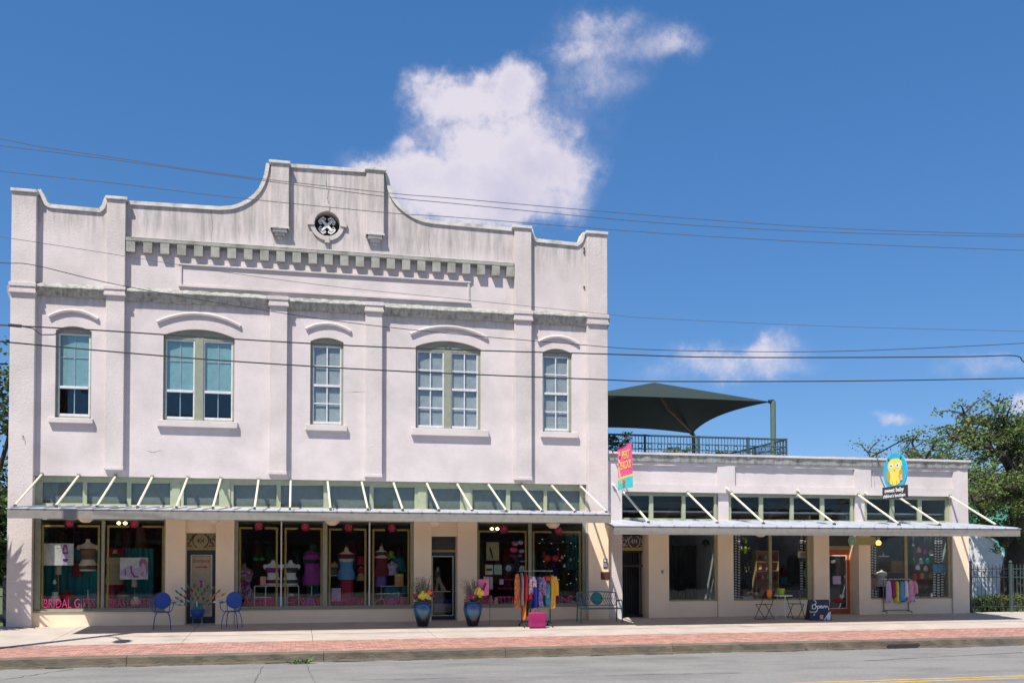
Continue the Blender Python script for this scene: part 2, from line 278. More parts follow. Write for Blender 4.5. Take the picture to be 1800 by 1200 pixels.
# ---------------------------------------------------------------- mesh helpers
def wpos(o):
    v = Vector((0,0,0))
    while o: v += o.location; o = o.parent
    return v
class MB:
    def __init__(s): s.v = []; s.f = []
    def add(s, vs, fs):
        k = len(s.v); s.v += [tuple(v) for v in vs]; s.f += [[i+k for i in f] for f in fs]; return s
    def box(s, x0, x1, y0, y1, z0, z1):
        x0,x1 = sorted((x0,x1)); y0,y1 = sorted((y0,y1)); z0,z1 = sorted((z0,z1))
        return s.add([(x0,y0,z0),(x1,y0,z0),(x1,y1,z0),(x0,y1,z0),(x0,y0,z1),(x1,y0,z1),(x1,y1,z1),(x0,y1,z1)],
              [[0,3,2,1],[4,5,6,7],[0,1,5,4],[1,2,6,5],[2,3,7,6],[3,0,4,7]])
    def extr(s, pts, vec):
        n = len(pts); vec = Vector(vec); a = [Vector(p) for p in pts]
        return s.add(a+[p+vec for p in a], [list(range(n)), list(range(2*n-1, n-1, -1))]+[[i,(i+1)%n,n+(i+1)%n,n+i] for i in range(n)])
    def prism(s, xz, y0, y1): return s.extr([(x,y0,z) for x,z in xz], (0,y1-y0,0))
    def plate(s, outer, holes, y0, y1):
        loops = [outer]+holes
        tri = tessellate_polygon([[Vector((x,z,0)) for x,z in l] for l in loops])
        flat = [p for l in loops for p in l]; n = len(flat)
        vs = [(x,y0,z) for x,z in flat]+[(x,y1,z) for x,z in flat]
        fs = [list(t) for t in tri]+[[i+n for i in reversed(t)] for t in tri]
        k = 0
        for l in loops:
            m = len(l)
            for i in range(m): a, b = k+i, k+(i+1)%m; fs.append([a,b,b+n,a+n])
            k += m
        return s.add(vs, fs)
    def tube(s, pts, r, n=8, closed=False, cap=True):
        P = [Vector(p) for p in pts]; m = len(P)
        rr = r if isinstance(r, (list,tuple)) else [r]*m
        vs = []; ref = None
        for i in range(m):
            if closed: t = (P[(i+1)%m]-P[i-1])
            else: t = P[min(i+1,m-1)]-P[max(i-1,0)]
            t.normalize()
            if ref is None: ref = Vector((0,0,1)) if abs(t.z) < .9 else Vector((1,0,0))
            a = t.cross(ref)
            if a.length < 1e-4: a = t.cross(Vector((0,1,0)))
            a.normalize(); b = t.cross(a); ref = b if False else ref
            for k in range(n):
                w = 2*pi*k/n+pi/n; vs.append(P[i]+a*cos(w)*rr[i]+b*sin(w)*rr[i])
        fs = []
        for i in range(m if closed else m-1):
            j = (i+1)%m
            for k in range(n): fs.append([i*n+k, i*n+(k+1)%n, j*n+(k+1)%n, j*n+k])
        if cap and not closed: fs += [list(range(n))[::-1], [(m-1)*n+k for k in range(n)]]
        return s.add(vs, fs)
    def lathe(s, prof, c=(0,0,0), n=16, sx=1.0, sy=1.0):
        vs = []; m = len(prof)
        for r, z in prof:
            for k in range(n):
                w = 2*pi*k/n; vs.append((c[0]+r*sx*cos(w), c[1]+r*sy*sin(w), c[2]+z))
        fs = [[i*n+k, i*n+(k+1)%n, (i+1)*n+(k+1)%n, (i+1)*n+k] for i in range(m-1) for k in range(n)]
        fs += [list(range(n))[::-1], [(m-1)*n+k for k in range(n)]]
        return s.add(vs, fs)
    def loft(s, rings):
        n = len(rings[0]); m = len(rings); vs = [p for r in rings for p in r]
        fs = [[i*n+k, i*n+(k+1)%n, (i+1)*n+(k+1)%n, (i+1)*n+k] for i in range(m-1) for k in range(n)]
        fs += [list(range(n))[::-1], [(m-1)*n+k for k in range(n)]]
        return s.add(vs, fs)
    def ball(s, c, rx, ry=None, rz=None, n=10, m=7):
        ry = ry or rx; rz = rz or rx
        return s.lathe([(max(.001, sin(pi*i/m)), -cos(pi*i/m)) for i in range(m+1)], n=n) if False else s._ball(c, rx, ry, rz, n, m)
    def _ball(s, c, rx, ry, rz, n, m):
        vs = [(c[0], c[1], c[2]-rz)]
        for i in range(1, m):
            for k in range(n):
                w = 2*pi*k/n; a = pi*i/m; vs.append((c[0]+rx*sin(a)*cos(w), c[1]+ry*sin(a)*sin(w), c[2]-rz*cos(a)))
        vs.append((c[0], c[1], c[2]+rz)); L = len(vs)-1; fs = []
        for k in range(n): fs.append([0, 1+(k+1)%n, 1+k]); fs.append([L, L-n+k, L-n+(k+1)%n])
        for i in range(m-2):
            for k in range(n): fs.append([1+i*n+k, 1+i*n+(k+1)%n, 1+(i+1)*n+(k+1)%n, 1+(i+1)*n+k])
        return s.add(vs, fs)
    def mesh(s, name, mat, off=(0,0,0), smooth=False, fix=True):
        o = Vector(off); me = bpy.data.meshes.new(name)
        me.from_pydata([(v[0]-o.x, v[1]-o.y, v[2]-o.z) for v in s.v], [], s.f)
        if fix:
            bm = bmesh.new(); bm.from_mesh(me); bmesh.ops.recalc_face_normals(bm, faces=bm.faces); bm.to_mesh(me); bm.free()
        me.materials.append(M[mat] if isinstance(mat, str) else mat)
        if smooth: me.polygons.foreach_set('use_smooth', [True]*len(me.polygons))
        return me
    def build(s, name, mat, parent=None, smooth=False, bevel=0, fix=True):
        if parent is not None: off = wpos(parent)
        else:
            xs = [v[0] for v in s.v]; ys = [v[1] for v in s.v]; zs = [v[2] for v in s.v]
            off = Vector(((min(xs)+max(xs))/2, (min(ys)+max(ys))/2, min(zs)))
        o = bpy.data.objects.new(name, s.mesh(name, mat, off, smooth, fix)); C.objects.link(o)
        if parent is not None: o.parent = parent
        else: o.location = off
        if smooth:
            try:
                md = o.modifiers.new('edges', 'EDGE_SPLIT'); md.split_angle = radians(40)
            except Exception: pass
        if bevel:
            b = o.modifiers.new('bevel', 'BEVEL'); b.width = bevel; b.segments = 2; b.limit_method = 'ANGLE'; b.angle_limit = radians(50)
        return o
def tag(o, label=None, cat=None, group=None, kind=None):
    if label: o['label'] = label
    if cat: o['category'] = cat
    if group: o['group'] = group
    if kind: o['kind'] = kind
    return o
def root(name, loc, label, cat, group=None):
    o = bpy.data.objects.new(name, None); C.objects.link(o); o.location = loc; o.empty_display_size = .2
    return tag(o, label, cat, group)
def copy_tree(o, parent=None):
    c = o.copy(); C.objects.link(c)
    if parent is not None: c.parent = parent
    for ch in list(o.children): copy_tree(ch, c)
    return c
def inst(name, me, parent, loc):                       # one more object of a shared mesh, loc in world
    o = bpy.data.objects.new(name, me); C.objects.link(o); o.parent = parent; o.location = Vector(loc)-wpos(parent); return o
def text_obj(body, size, parent, origin, mat, name='lettering', rotz=0.0, xscale=1.0, align='CENTER', extr=.002, fat=0.0, shear=0.0, width=None):
    cu = bpy.data.curves.new('txt', 'FONT'); cu.body = body; cu.size = size; cu.extrude = extr; cu.align_x = align; cu.offset = fat; cu.shear = shear
    cu.space_line = .8
    cu.resolution_u = 3
    t = bpy.data.objects.new('txt', cu); C.objects.link(t)
    dg = bpy.context.evaluated_depsgraph_get(); me = bpy.data.meshes.new_from_object(t.evaluated_get(dg))
    bpy.data.objects.remove(t)
    w = max(v.co.x for v in me.vertices)-min(v.co.x for v in me.vertices)
    if width: xscale = width/w
    me.transform(Matrix.Rotation(rotz,4,'Z') @ Matrix.Rotation(pi/2,4,'X') @ Matrix.Diagonal((xscale,1,1,1)))
    me.name = name; me.materials.clear(); me.materials.append(M[mat])
    o = bpy.data.objects.new(name, me); C.objects.link(o); o.parent = parent; o.location = Vector(origin)-wpos(parent)
    return o
def arc(cx, cz, r, a0, a1, n, Y): return [(cx+r*cos(a0+(a1-a0)*i/n), Y, cz+r*sin(a0+(a1-a0)*i/n)) for i in range(n+1)]

# ================================================================ GROUND
def zs(y): return SL*y                                  # sidewalk height
W_BR, W_KB, W_KE = -4.25, -6.28, -6.53                 # brick back edge, kerb top back edge, kerb face
ZR = SL*W_KE-0.20                                      # road level at the kerb
o = MB().add([(-3000,-3000,-.75),(3000,-3000,-.75),(3000,3000,-.75),(-3000,3000,-.75)], [[0,1,2,3]]).build('ground', 'soil'); tag(o, kind='structure')
lawn = MB().box(-200,200,-.2,300,-.7,-.03).build('lawn', 'lawn'); tag(lawn, kind='structure')
rd = MB().add([(-300,-45,ZR),(300,-45,ZR),(300,W_KE+.05,ZR),(-300,W_KE+.05,ZR)], [[0,1,2,3]]).build('road', 'asphalt'); tag(rd, kind='structure')
ym = root('road_marking', (10,-15.3,ZR), None, None); tag(ym, kind='structure')
def road_pt(px, py):
    d = _fw + _r*((px-900)/FPX) - _u*((py-CY)/FPX); t = (ZR-CAM.z)/d.z; return CAM+d*t
ya = road_pt(1760, 1190).y
for k, dy in enumerate((0.12, -0.16)):
    MB().add([(-60,ya+dy-.05,ZR+.004),(160,ya+dy-.05,ZR+.004),(160,ya+dy+.05,ZR+.004),(-60,ya+dy+.05,ZR+.004)], [[0,1,2,3]]).build('stripe', 'roadyellow', ym)
# cracks sealed in the road surface
cr = MB()
def crack(p, q, w=.022, n=14, j=.05, z=None):
    P = [p.lerp(q, i/n)+Vector((random.uniform(-j,j), random.uniform(-j,j), 0)) for i in range(n+1)]
    d = (q-p).normalized(); nn = Vector((-d.y, d.x, 0))
    for i in range(n):
        a, b = P[i], P[i+1]; wa = w*random.uniform(.4,1.3)
        zz = Vector((0,0,.004))
        cr.add([a-nn*wa+zz, b-nn*wa+zz, b+nn*wa+zz, a+nn*wa+zz], [[0,1,2,3]])
crack(road_pt(463,1170), road_pt(447,1199), .007, 22, .02); crack(road_pt(540,1169), road_pt(553,1199), .005, 22, .02)
crack(road_pt(-20,1198), road_pt(130,1175), .015, 20); crack(road_pt(1520,1161), road_pt(1800,1146), .02, 22, .03)
crack(road_pt(600,1195), road_pt(1300,1182), .012, 40, .03)
tag(cr.build('road_crack', 'charcoal'), kind='structure')
# sidewalk: concrete slabs, recessed joints
sw = MB().add([(-60,W_KB,zs(W_KB)-.03),(90,W_KB,zs(W_KB)-.03),(90,.3,zs(.3)-.03),(-60,.3,zs(.3)-.03)], [[0,1,2,3]]).build('sidewalk', 'mortar'); tag(sw, kind='structure')
xs = [-24+3.05*i for i in range(26)]
smesh = {}
for (ya_, yb_) in ((W_BR, -2.12), (-2.12, 0.28)):
    m_ = MB(); g = .006
    a, b = ya_+g, yb_-g
    m_.add([(g,a,zs(a)),(3.05-g,a,zs(a)),(3.05-g,b,zs(b)),(g,b,zs(b)),(g,a,zs(a)-.05),(3.05-g,a,zs(a)-.05),(3.05-g,b,zs(b)-.05),(g,b,zs(b)-.05)], [[0,1,2,3],[0,4,5,1],[1,5,6,2],[2,6,7,3],[3,7,4,0]])
    me = m_.mesh('paving_slab', 'concrete')
    for x in xs: inst('paving_slab', me, sw, (x,0,0))
# brick pavers: one strip of individually cut bricks
bk = MB()
nx, ny = 330, 19; bw = .205; bd = (W_BR-W_KB)/ny
for j in range(ny):
    for i in range(nx):
        x0 = -24+i*bw+(bw/2 if j%2 else 0); y0 = W_KB+j*bd; h = random.uniform(-.003,.003); g = .005
        a, b = y0+g, y0+bd-g
        bk.add([(x0+g,a,zs(a)+h),(x0+bw-g,a,zs(a)+h),(x0+bw-g,b,zs(b)+h),(x0+g,b,zs(b)+h),(x0+g,a,zs(a)-.04),(x0+bw-g,a,zs(a)-.04),(x0+bw-g,b,zs(b)-.04),(x0+g,b,zs(b)-.04)],
               [[0,1,2,3],[0,4,5,1],[1,5,6,2],[2,6,7,3],[3,7,4,0]])
o = bk.build('brick_paver', 'brick', sw, fix=False); o['kind'] = 'stuff'
# kerb in cast lengths
kb = root('kerb', (0,W_KE,ZR), None, None); tag(kb, kind='structure')
for i in range(17):
    x0 = -24+4.1*i; rr = random.Random(i)
    m_ = MB(); zt = zs(W_KE)+.006; n = 24; top = []; 
    ring = lambda x, d1, d2: [(x,W_KB-.004,zs(W_KB)+.008),(x,W_KE+.03,zt),(x,W_KE+d1,zt-.02),(x,W_KE-.01+d2,ZR+.05),(x,W_KE-.03+d2,ZR-.02),(x,W_KB-.004,ZR-.02)]
    vs = []
    for k in range(n+1):
        vs += ring(x0+.006+(4.1-.012)*k/n, rr.uniform(-.012,.012), rr.uniform(-.015,.015))
    fs = [[k*6+q, k*6+(q+1)%6, (k+1)*6+(q+1)%6, (k+1)*6+q] for k in range(n) for q in range(6)]+[[0,1,2,3,4,5],[n*6+q for q in range(5,-1,-1)]]
    m_.add(vs, fs).build('kerb_section', 'kerb', kb)
gt = MB()
for i in range(120):                                   # grit and dirt line in the gutter
    x = random.uniform(-14,34); w = random.uniform(.2,.9); gt.add([(x,W_KE-.03-random.uniform(.04,.16),ZR+.003),(x+w,W_KE-.03-random.uniform(.02,.12),ZR+.003),(x+w,W_KE,ZR+.003),(x,W_KE,ZR+.003)],[[0,1,2,3]])
o = gt.build('gutter_dirt', nmat('gutter_dirt',(.14,.12,.085),rough=1,var=.3,vscale=9), fix=False); o['kind']='stuff'
# storm drain mouth in the kerb
p = road_pt(1547,1133)
dr = root('storm_drain', (p.x,W_KE,ZR), 'dark rusty storm drain mouth in the kerb, opposite the owl sign shop', 'drain')
MB().box(p.x-.42,p.x+.42,W_KE-.045,W_KE-.03,ZR+.01,ZR+.10).build('opening','dark',dr); MB().box(p.x-.47,p.x+.47,W_KE-.05,W_KE-.03,ZR+.10,ZR+.125).build('lip','brown',dr)

# ================================================================ MAIN BUILDING
XL, XR = X(19,700), X(1065.5,700)
main = root('commercial_building', ((XL+XR)/2, 0, 0), 'two storey white stucco commercial building with stepped mission parapet and five arched windows', 'building')
def pt(px, py, Y=0): p = at(px, py, Y); return (p.x, p.z)
def curve(pts, n=6):                                    # Catmull-Rom through pixel points
    out = []; P = [pts[0]]+list(pts)+[pts[-1]]
    for i in range(1, len(P)-2):
        for k in range(n):
            t = k/n; a,b,c,d = P[i-1],P[i],P[i+1],P[i+2]
            out.append(tuple(.5*(2*b[q]+(-a[q]+c[q])*t+(2*a[q]-5*b[q]+4*c[q]-d[q])*t*t+(-a[q]+3*b[q]-3*c[q]+d[q])*t**3) for q in (0,1)))
    out.append(tuple(pts[-1])); return out
segs = [ [(26,340),(67,342)], curve([(68,340),(73,348),(78,360),(88,366)],4)+[(175,374)]+curve([(178,373),(185,366),(189,355)],4), [(190,354),(224,356)],
  [(225,360),(385,370)]+curve([(390,370),(415,367),(440,355),(458,338),(469,315),(474,292)],5), [(475,291),(508,293)], [(509,295),(642,304)], [(643,304),(676,305)],
  curve([(677,312),(683,340),(696,361),(716,378),(738,389),(760,394)],5)+[(899,407)], [(900,405),(931,406)], curve([(931,408),(935,420),(943,426)],4)+[(1012,433)]+curve([(1015,433),(1023,427),(1028,415)],4), [(1029,415),(1063,416)] ]
top = [pt(*p) for s in segs for p in s]
top[0] = (XL, top[0][1]); top[-1] = (XR, top[-1][1])
def archhole(l, r, bot, spring_l, crown, n=10):
    xl, zb = pt(l, bot); xr, _ = pt(r, bot); zsb = Z((l+r)/2, spring_l); zc = Z((l+r)/2, crown)
    h = max(.05, zc-zsb); w = (xr-xl)/2; R = (w*w+h*h)/(2*h); cx = (xl+xr)/2; cz = zc-R; a = math.asin(w/R)
    return [(xl,zb),(xr,zb)]+[(cx+R*sin(a-2*a*i/n), cz+R*cos(a-2*a*i/n)) for i in range(n+1)], (xl,xr,zb,zsb,zc,cx,cz,R,a)
WIN = [(96,159.5,733,581,573),(286,411.5,738,591,578.5),(545,603.5,746.5,600.5,593),(730.5,845.5,753,611,599),(954,1006,758,620.5,612.5)]
holes = []; winfo = []
for w in WIN:
    h, inf = archhole(*w); holes.append(h); winfo.append(inf)
oc = at(575,394); ocR = .365
holes.append([(oc.x+ocR*cos(2*pi*i/28), oc.z+ocR*sin(2*pi*i/28)) for i in range(28)])
XO0, XO1 = X(60,830), X(1031,860); ZH = Z(545,843)      # ground floor opening
outer = [(XL,0),(XO0,0),(XO0,ZH),(XO1,ZH),(XO1,0),(XR,0)]+top[::-1]
WT = .34
MB().plate(outer, holes, 0, WT).build('wall', 'wall', main)
# side and back walls, roof, floors (closed shell)
ZRF = 9.0
MB().box(XL,XL+.3,WT,17,0,ZRF+1).box(XR-.3,XR,WT,17,0,ZRF+1).box(XL+.3,XR-.3,16.7,17,0,ZRF+1).build('outer_wall','wall',main)
MB().box(XL+.3,XR-.3,WT,16.7,ZRF-.2,ZRF).build('roof','grey',main)
MB().box(XL+.3,XR-.3,WT+.02,16.7,4.45,4.7).build('upper_floor','interior',main)
# copings follow the parapet
def coping(pxs, d0=-.07, d1=WT+.05, h=.105, up=.0, name='coping'):
    P = [pt(*p) for p in pxs]; m_ = MB(); rings = []
    for i, p in enumerate(P):
        a = Vector(P[max(i-1,0)]); b = Vector(P[min(i+1,len(P)-1)]); t = (b-a).normalized(); nrm = Vector((-t.y, t.x))
        q0 = Vector(p)+nrm*up; q1 = q0+nrm*h
        rings.append([(q0.x,d0,q0.y),(q0.x,d1,q0.y),(q1.x,d1,q1.y),(q1.x,d0,q1.y)])
    m_.loft(rings).build(name,'coping',main)
PD = .17                                                # pilaster projection
coping([(66,335)]+segs[1]+[(191,350)], -.05); coping(segs[3]+[(474.5,289)], -.05); coping([(507,295)]+segs[5]+[(645,304)], -.05); coping([(676.5,305)]+segs[7]+[(902,407)], -.05); coping([(930.5,403)]+segs[9]+[(1029.5,411)], -.05)
for s, (l, r, y) in enumerate([(25.5,68,342),(189.5,225,355),(474.5,509,292),(642,676.5,304),(899.5,931.5,405),(1028,1063,415)]):
    x0, x1 = X(l,y), X(r,y); z0 = Z((l+r)/2,y)
    if s == 0: x0 = XL
    if s == 5: x1 = XR
    MB().box(x0-.025,x1+.025,-PD-.05,WT+.06,z0,z0+.085).build('pilaster_cap','coping',main,bevel=.012)
# pilasters: name, top px, bottom z
def pil(l0, r0, yt, l1, r1, yb, zb=None, capy=None, corb=False):
    zt = Z((l0+r0)/2, yt); zb_ = Z((l1+r1)/2, yb) if zb is None else zb
    x0 = (X(l0,yt)+X(l1,yb))/2; x1 = (X(r0,yt)+X(r1,yb))/2
    return x0, x1, zt, zb_
P1 = pil(25.7,67.5,342,17,61,800,0); P6 = pil(1028.7,1063,415,1031.5,1065.5,840,0)
P2 = pil(190.7,224,355,184.5,216.5,822); P5 = pil(900.7,931,405,905.5,933.5,840)
P3 = pil(475,505.5,527,472.5,503.5,830); P4 = pil(642.5,671.5,534,641,670.5,835)
Q3 = pil(475,508.5,292,478,507.5,404.5); Q4 = pil(643.5,676,304,643.5,672.5,416)
for k, (x0,x1,zt,zb) in enumerate([P1,P6,P2,P5,P3,P4,Q3,Q4]):
    if k == 0: x0 = XL
    if k == 1: x1 = XR
    MB().box(x0,x1,-PD,.0 if k>1 else .0,zb,zt).build('pilaster','trim',main,bevel=.012)
    if k in (2,3,4,5):                                 # foot moulding
        MB().box(x0-.012,x1+.012,-PD-.02,-.002,zb-.07,zb+.02).build('pilaster_foot','trim',main,bevel=.01)
    if k in (6,7):                                      # stepped corbel
        w = x1-x0; cx = (x0+x1)/2
        for q in range(3):
            MB().box(cx-w*(.40-.13*q),cx+w*(.40-.13*q),-PD*(.92-.26*q),-.001,zb-.09*(q+1),zb-.09*q).build('corbel','coping',main,bevel=.008)
        MB().box(x0-.015,x1+.015,-PD-.02,-.001,zb,zb+.05).build('corbel_band','coping',main)
# capitals where the belt cornice meets the pilasters
for (l,r,yt,yb) in ((22.5,65,500,518),(187,221,506,523),(474.5,506,524,541),(642,672,534,551),(902.5,932.5,548,566),(1030.5,1064.5,555,573)):
    x0, x1 = X(l,yt), X(r,yt); z1, z0 = Z((l+r)/2,yt), Z((l+r)/2,yb); h = z1-z0
    if l < 30: x0 = XL
    if r > 1060: x1 = XR
    MB().box(x0-.03,x1+.03,-PD-.075,-.002,z1-h*.38,z1).box(x0-.015,x1+.015,-PD-.05,-.002,z1-h*.74,z1-h*.38).box(x0-.03,x1+.03,-PD-.07,-.002,z0,z1-h*.74).build('pilaster_capital','trim',main,bevel=.008)
# belt cornice, one length per bay: worn sloping ledge, slanted face below
def cornice(l, r, yl0, yr0, yl1, yr1):
    x0, x1 = X(l,yl0), X(r,yr0); z1 = (Z(l,yl0)+Z(r,yr0))/2; z0 = (Z(l,yl1)+Z(r,yr1))/2
    n = max(4, int((x1-x0)/.16)); rings = []; rr = random.Random(l)
    for i in range(n+1):
        x = x0+(x1-x0)*i/n; j = rr.uniform(-.018,.018)
        rings.append([(x,-.001,z1+.02+j),(x,-.17+j*.4,z1-.09+j),(x,-.20,z1-.14+j*.5),(x,-.10,z0+.05),(x,-.055,z0),(x,-.001,z0)])
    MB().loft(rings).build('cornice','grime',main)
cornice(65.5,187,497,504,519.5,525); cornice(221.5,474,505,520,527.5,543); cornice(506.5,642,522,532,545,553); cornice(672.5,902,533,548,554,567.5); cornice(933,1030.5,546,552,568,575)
# dentil course
dx = [231,259,289,318.3,348,378.5,407,436,465,494,519,545,573,601,628,656,683,710,737,764,790,817,843.5,870,895.5]
xd0, xd1 = X(231,436), X(895.5,478); ztop = (Z(226,421)+Z(898,464))/2; 
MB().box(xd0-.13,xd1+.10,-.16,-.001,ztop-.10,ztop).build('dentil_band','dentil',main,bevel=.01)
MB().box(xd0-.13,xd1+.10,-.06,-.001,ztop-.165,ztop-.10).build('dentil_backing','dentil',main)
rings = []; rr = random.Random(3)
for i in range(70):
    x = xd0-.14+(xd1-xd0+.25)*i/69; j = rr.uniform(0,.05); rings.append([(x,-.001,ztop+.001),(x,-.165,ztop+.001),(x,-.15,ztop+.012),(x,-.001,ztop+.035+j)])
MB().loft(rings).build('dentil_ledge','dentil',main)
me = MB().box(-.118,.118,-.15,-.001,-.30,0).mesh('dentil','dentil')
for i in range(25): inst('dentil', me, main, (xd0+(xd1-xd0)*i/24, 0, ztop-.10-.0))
# long sunk panel frame
x0, x1 = X(316,482), X(825,511); z1 = (Z(316,464)+Z(825,493))/2; z0 = (Z(316,501)+Z(825,530))/2; t = .055
MB().box(x0-.03,x1+.03,-.055,-.001,z1-t,z1).build('panel_moulding','trim',main); MB().box(x0-.03,x1+.03,-.06,-.001,z0-t,z0).build('panel_moulding','trim',main)
MB().box(x0,x0+t,-.04,-.001,z0,z1-t).build('panel_moulding','trim',main); MB().box(x1-t,x1,-.04,-.001,z0,z1-t).build('panel_moulding','trim',main)
# oculus with ring, four keys, scroll grille
def ringmb(cx, cz, r0, r1, y0, y1, n=36):
    m_ = MB(); vs = []; 
    for i in range(n):
        a = 2*pi*i/n; c, s = cos(a), sin(a)
        vs += [(cx+r0*c,y0,cz+r0*s),(cx+r1*c,y0,cz+r1*s),(cx+r1*c,y1,cz+r1*s),(cx+r0*c,y1,cz+r0*s)]
    fs = [[i*4+q, i*4+(q+1)%4, ((i+1)%n)*4+(q+1)%4, ((i+1)%n)*4+q] for i in range(n) for q in range(4)]
    return m_.add(vs, fs)
ringmb(oc.x,oc.z,ocR,.49,-.05,-.001).build('oculus_ring','trim',main)
for a in range(4):
    c, s = cos(a*pi/2), sin(a*pi/2); m_ = MB()
    r0, r1, w = ocR+.0, .56, .07
    m_.prism([(oc.x+r0*c-w*s*.8,oc.z+r0*s+w*c*.8),(oc.x+r1*c-w*s,oc.z+r1*s+w*c),(oc.x+r1*c+w*s,oc.z+r1*s-w*c),(oc.x+r0*c+w*s*.8,oc.z+r0*s-w*c*.8)],-.08,-.001).build('keystone','trim',main)
MB().box(oc.x-.42,oc.x+.42,WT,WT+.03,oc.z-.42,oc.z+.42).build('oculus_backing','dark',main)
gm = MB()
for a in range(4):
    b = a*pi/2
    T = lambda x_, z_: (oc.x+x_*cos(b)-z_*sin(b), .13, oc.z+x_*sin(b)+z_*cos(b))
    for sgn in (1,-1):
        pts = [(0,.035),(.05,.075),(.105,.12),(.128,.165),(.108,.208),(.062,.214),(.034,.185),(.05,.155),(.072,.166)]
        gm.tube([T(sgn*x_, z_) for x_, z_ in pts], [.020,.023,.026,.026,.024,.021,.018,.018,.021], 6)
    c_ = b+pi/4
    gm.tube([(oc.x+.262*cos(c_+w_), .13, oc.z+.262*sin(c_+w_)) for w_ in [(-.42+.84*i/8) for i in range(9)]], .017, 6)
    gm.tube([(oc.x+r_*cos(c_), .13, oc.z+r_*sin(c_)) for r_ in (.22,.26)], .012, 6)
gm.ball((oc.x,.13,oc.z),.045,.02,.045)
gm.build('oculus_grille','white',main)
# hairline cracks in the stucco
def wall_crack(pxs, w=.008):
    P = []; rr = random.Random(len(pxs))
    for (a, b) in zip(pxs, pxs[1:]):
        for k in range(4): P.append((a[0]+(b[0]-a[0])*k/4+rr.uniform(-.6,.6), a[1]+(b[1]-a[1])*k/4))
    P.append(pxs[-1]); m_ = MB()
    for a, b in zip(P, P[1:]):
        p, q = at(a[0],a[1],-.0025), at(b[0],b[1],-.0025); d = (q-p).normalized(); n_ = Vector((-d.z,0,d.x))*w*rr.uniform(.3,1)
        m_.add([p-n_,p+n_,q+n_,q-n_],[[0,1,2,3]])
    m_.build('crack','charcoal',main,fix=False)
wall_crack([(574,303),(573,325),(577,336),(576,350),(579,360)]); wall_crack([(579,428),(580,438)],.005); wall_crack([(258,792),(270,795),(283,791)],.005); wall_crack([(600,690),(640,688),(660,691)],.004); wall_crack([(372,372),(374,400),(371,425)],.004); wall_crack([(756,398),(753,425),(757,452)],.005)
# hood moulds
def hood(l, yl, c, yc, r, yr):
    x0, z0 = pt(l,yl); x1, z1 = pt(r,yr); zc = Z(c,yc); zs_ = (z0+z1)/2; w = (x1-x0)/2; h = zc-zs_; R = (w*w+h*h)/(2*h); a = math.asin(w/R); cx = (x0+x1)/2; cz = zc-R
    rings = []
    for i in range(17):
        b = -a+2*a*i/16; rings.append([(cx+(R-q[0])*sin(b), q[1], cz+(R-q[0])*cos(b)) for q in ((0,-.001),(0,-.05),(.035,-.075),(.085,-.06),(.085,-.001))])
    MB().loft(rings).build('hood_mould','trim',main)
for a in ((84.5,556,128,543.5,174,558),(275,564.5,350,549.5,424,571),(536.5,576,577,567,617.5,581),(720.5,587,787,572,857.5,591),(944.5,598.5,980,589.5,1017.5,604)): hood(*a)
# upper windows
def sash(win, x0, x1, z0, z1, zr, muntins, blind, hrow):
    Yf = .115
    f = MB(); t = .042
    f.box(x0,x0+t,Yf,Yf+.06,z0,z1).box(x1-t,x1,Yf,Yf+.06,z0,z1).box(x0+t,x1-t,Yf,Yf+.06,z0,z0+.075).box(x0+t,x1-t,Yf,Yf+.06,z1-t,z1)
    fr = f.build('sash','white_frame',win,bevel=.006)
    MB().box(x0+t,x1-t,Yf-.012,Yf+.05,zr-.035,zr+.035).build('meeting_rail','white_frame',win,bevel=.006)
    for za, zb, yy in ((z0+.075,zr-.035,Yf+.035),(zr+.035,z1-t,Yf+.045)):
        MB().box(x0+t,x1-t,yy,yy+.004,za,zb).build('pane','glass_up',win)
    if muntins:
        xm = (x0+x1)/2; w = .017
        for za, zb, zm in ((z0+.075,zr-.035,hrow[1]),(zr+.035,z1-t,hrow[0])):
            MB().box(xm-w,xm+w,Yf+.01,Yf+.034,za,zb).build('muntin','white_frame',win)
            MB().box(x0+t,xm-w,Yf+.012,Yf+.034,zm-w,zm+w).box(xm+w,x1-t,Yf+.012,Yf+.034,zm-w,zm+w).build('muntin','white_frame',win)
        b = MB(); n = int((z1-z0)/.032)
        for i in range(n):
            z = z0+.03+(z1-z0-.06)*i/n; b.add([(x0+.02,.182,z),(x1-.02,.182,z),(x1-.02,.202,z+.033),(x0+.02,.202,z+.033)], [[0,1,2,3]])
        b.build('window_blind','blind_white',win,fix=False)
    else:
        b = MB(); n = 10
        MB().box(x0+.01,x1-.01,.185,.19,zr-.02,z1).build('window_blind','teal_blind',win)
        w = .012; xm = (x0+x1)/2
        MB().box(xm-w,xm+w,Yf+.052,Yf+.06,z0+.075,z1-t).build('muntin','white_frame',win)
        MB().box(x0+t,xm-w,Yf+.052,Yf+.06,hrow[0]-w,hrow[0]+w).box(xm+w,x1-t,Yf+.052,Yf+.06,hrow[0]-w,hrow[0]+w).build('muntin','white_frame',win)
names = ['first','second','third','fourth','fifth']
sashes = [([(100,157)],583.5,678.5,730,False,(625,703)),([(289.5,341.5),(356.5,408.5)],594,685,735,False,(631,710)),([(549.5,600.5)],605.5,675.5,743.5,True,(641,707)),([(733.5,781.5),(793.5,841.5)],614.5,681,750,True,(648,714.5)),([(955.8,1001.5)],624,690,755.5,True,(656,721.5))]
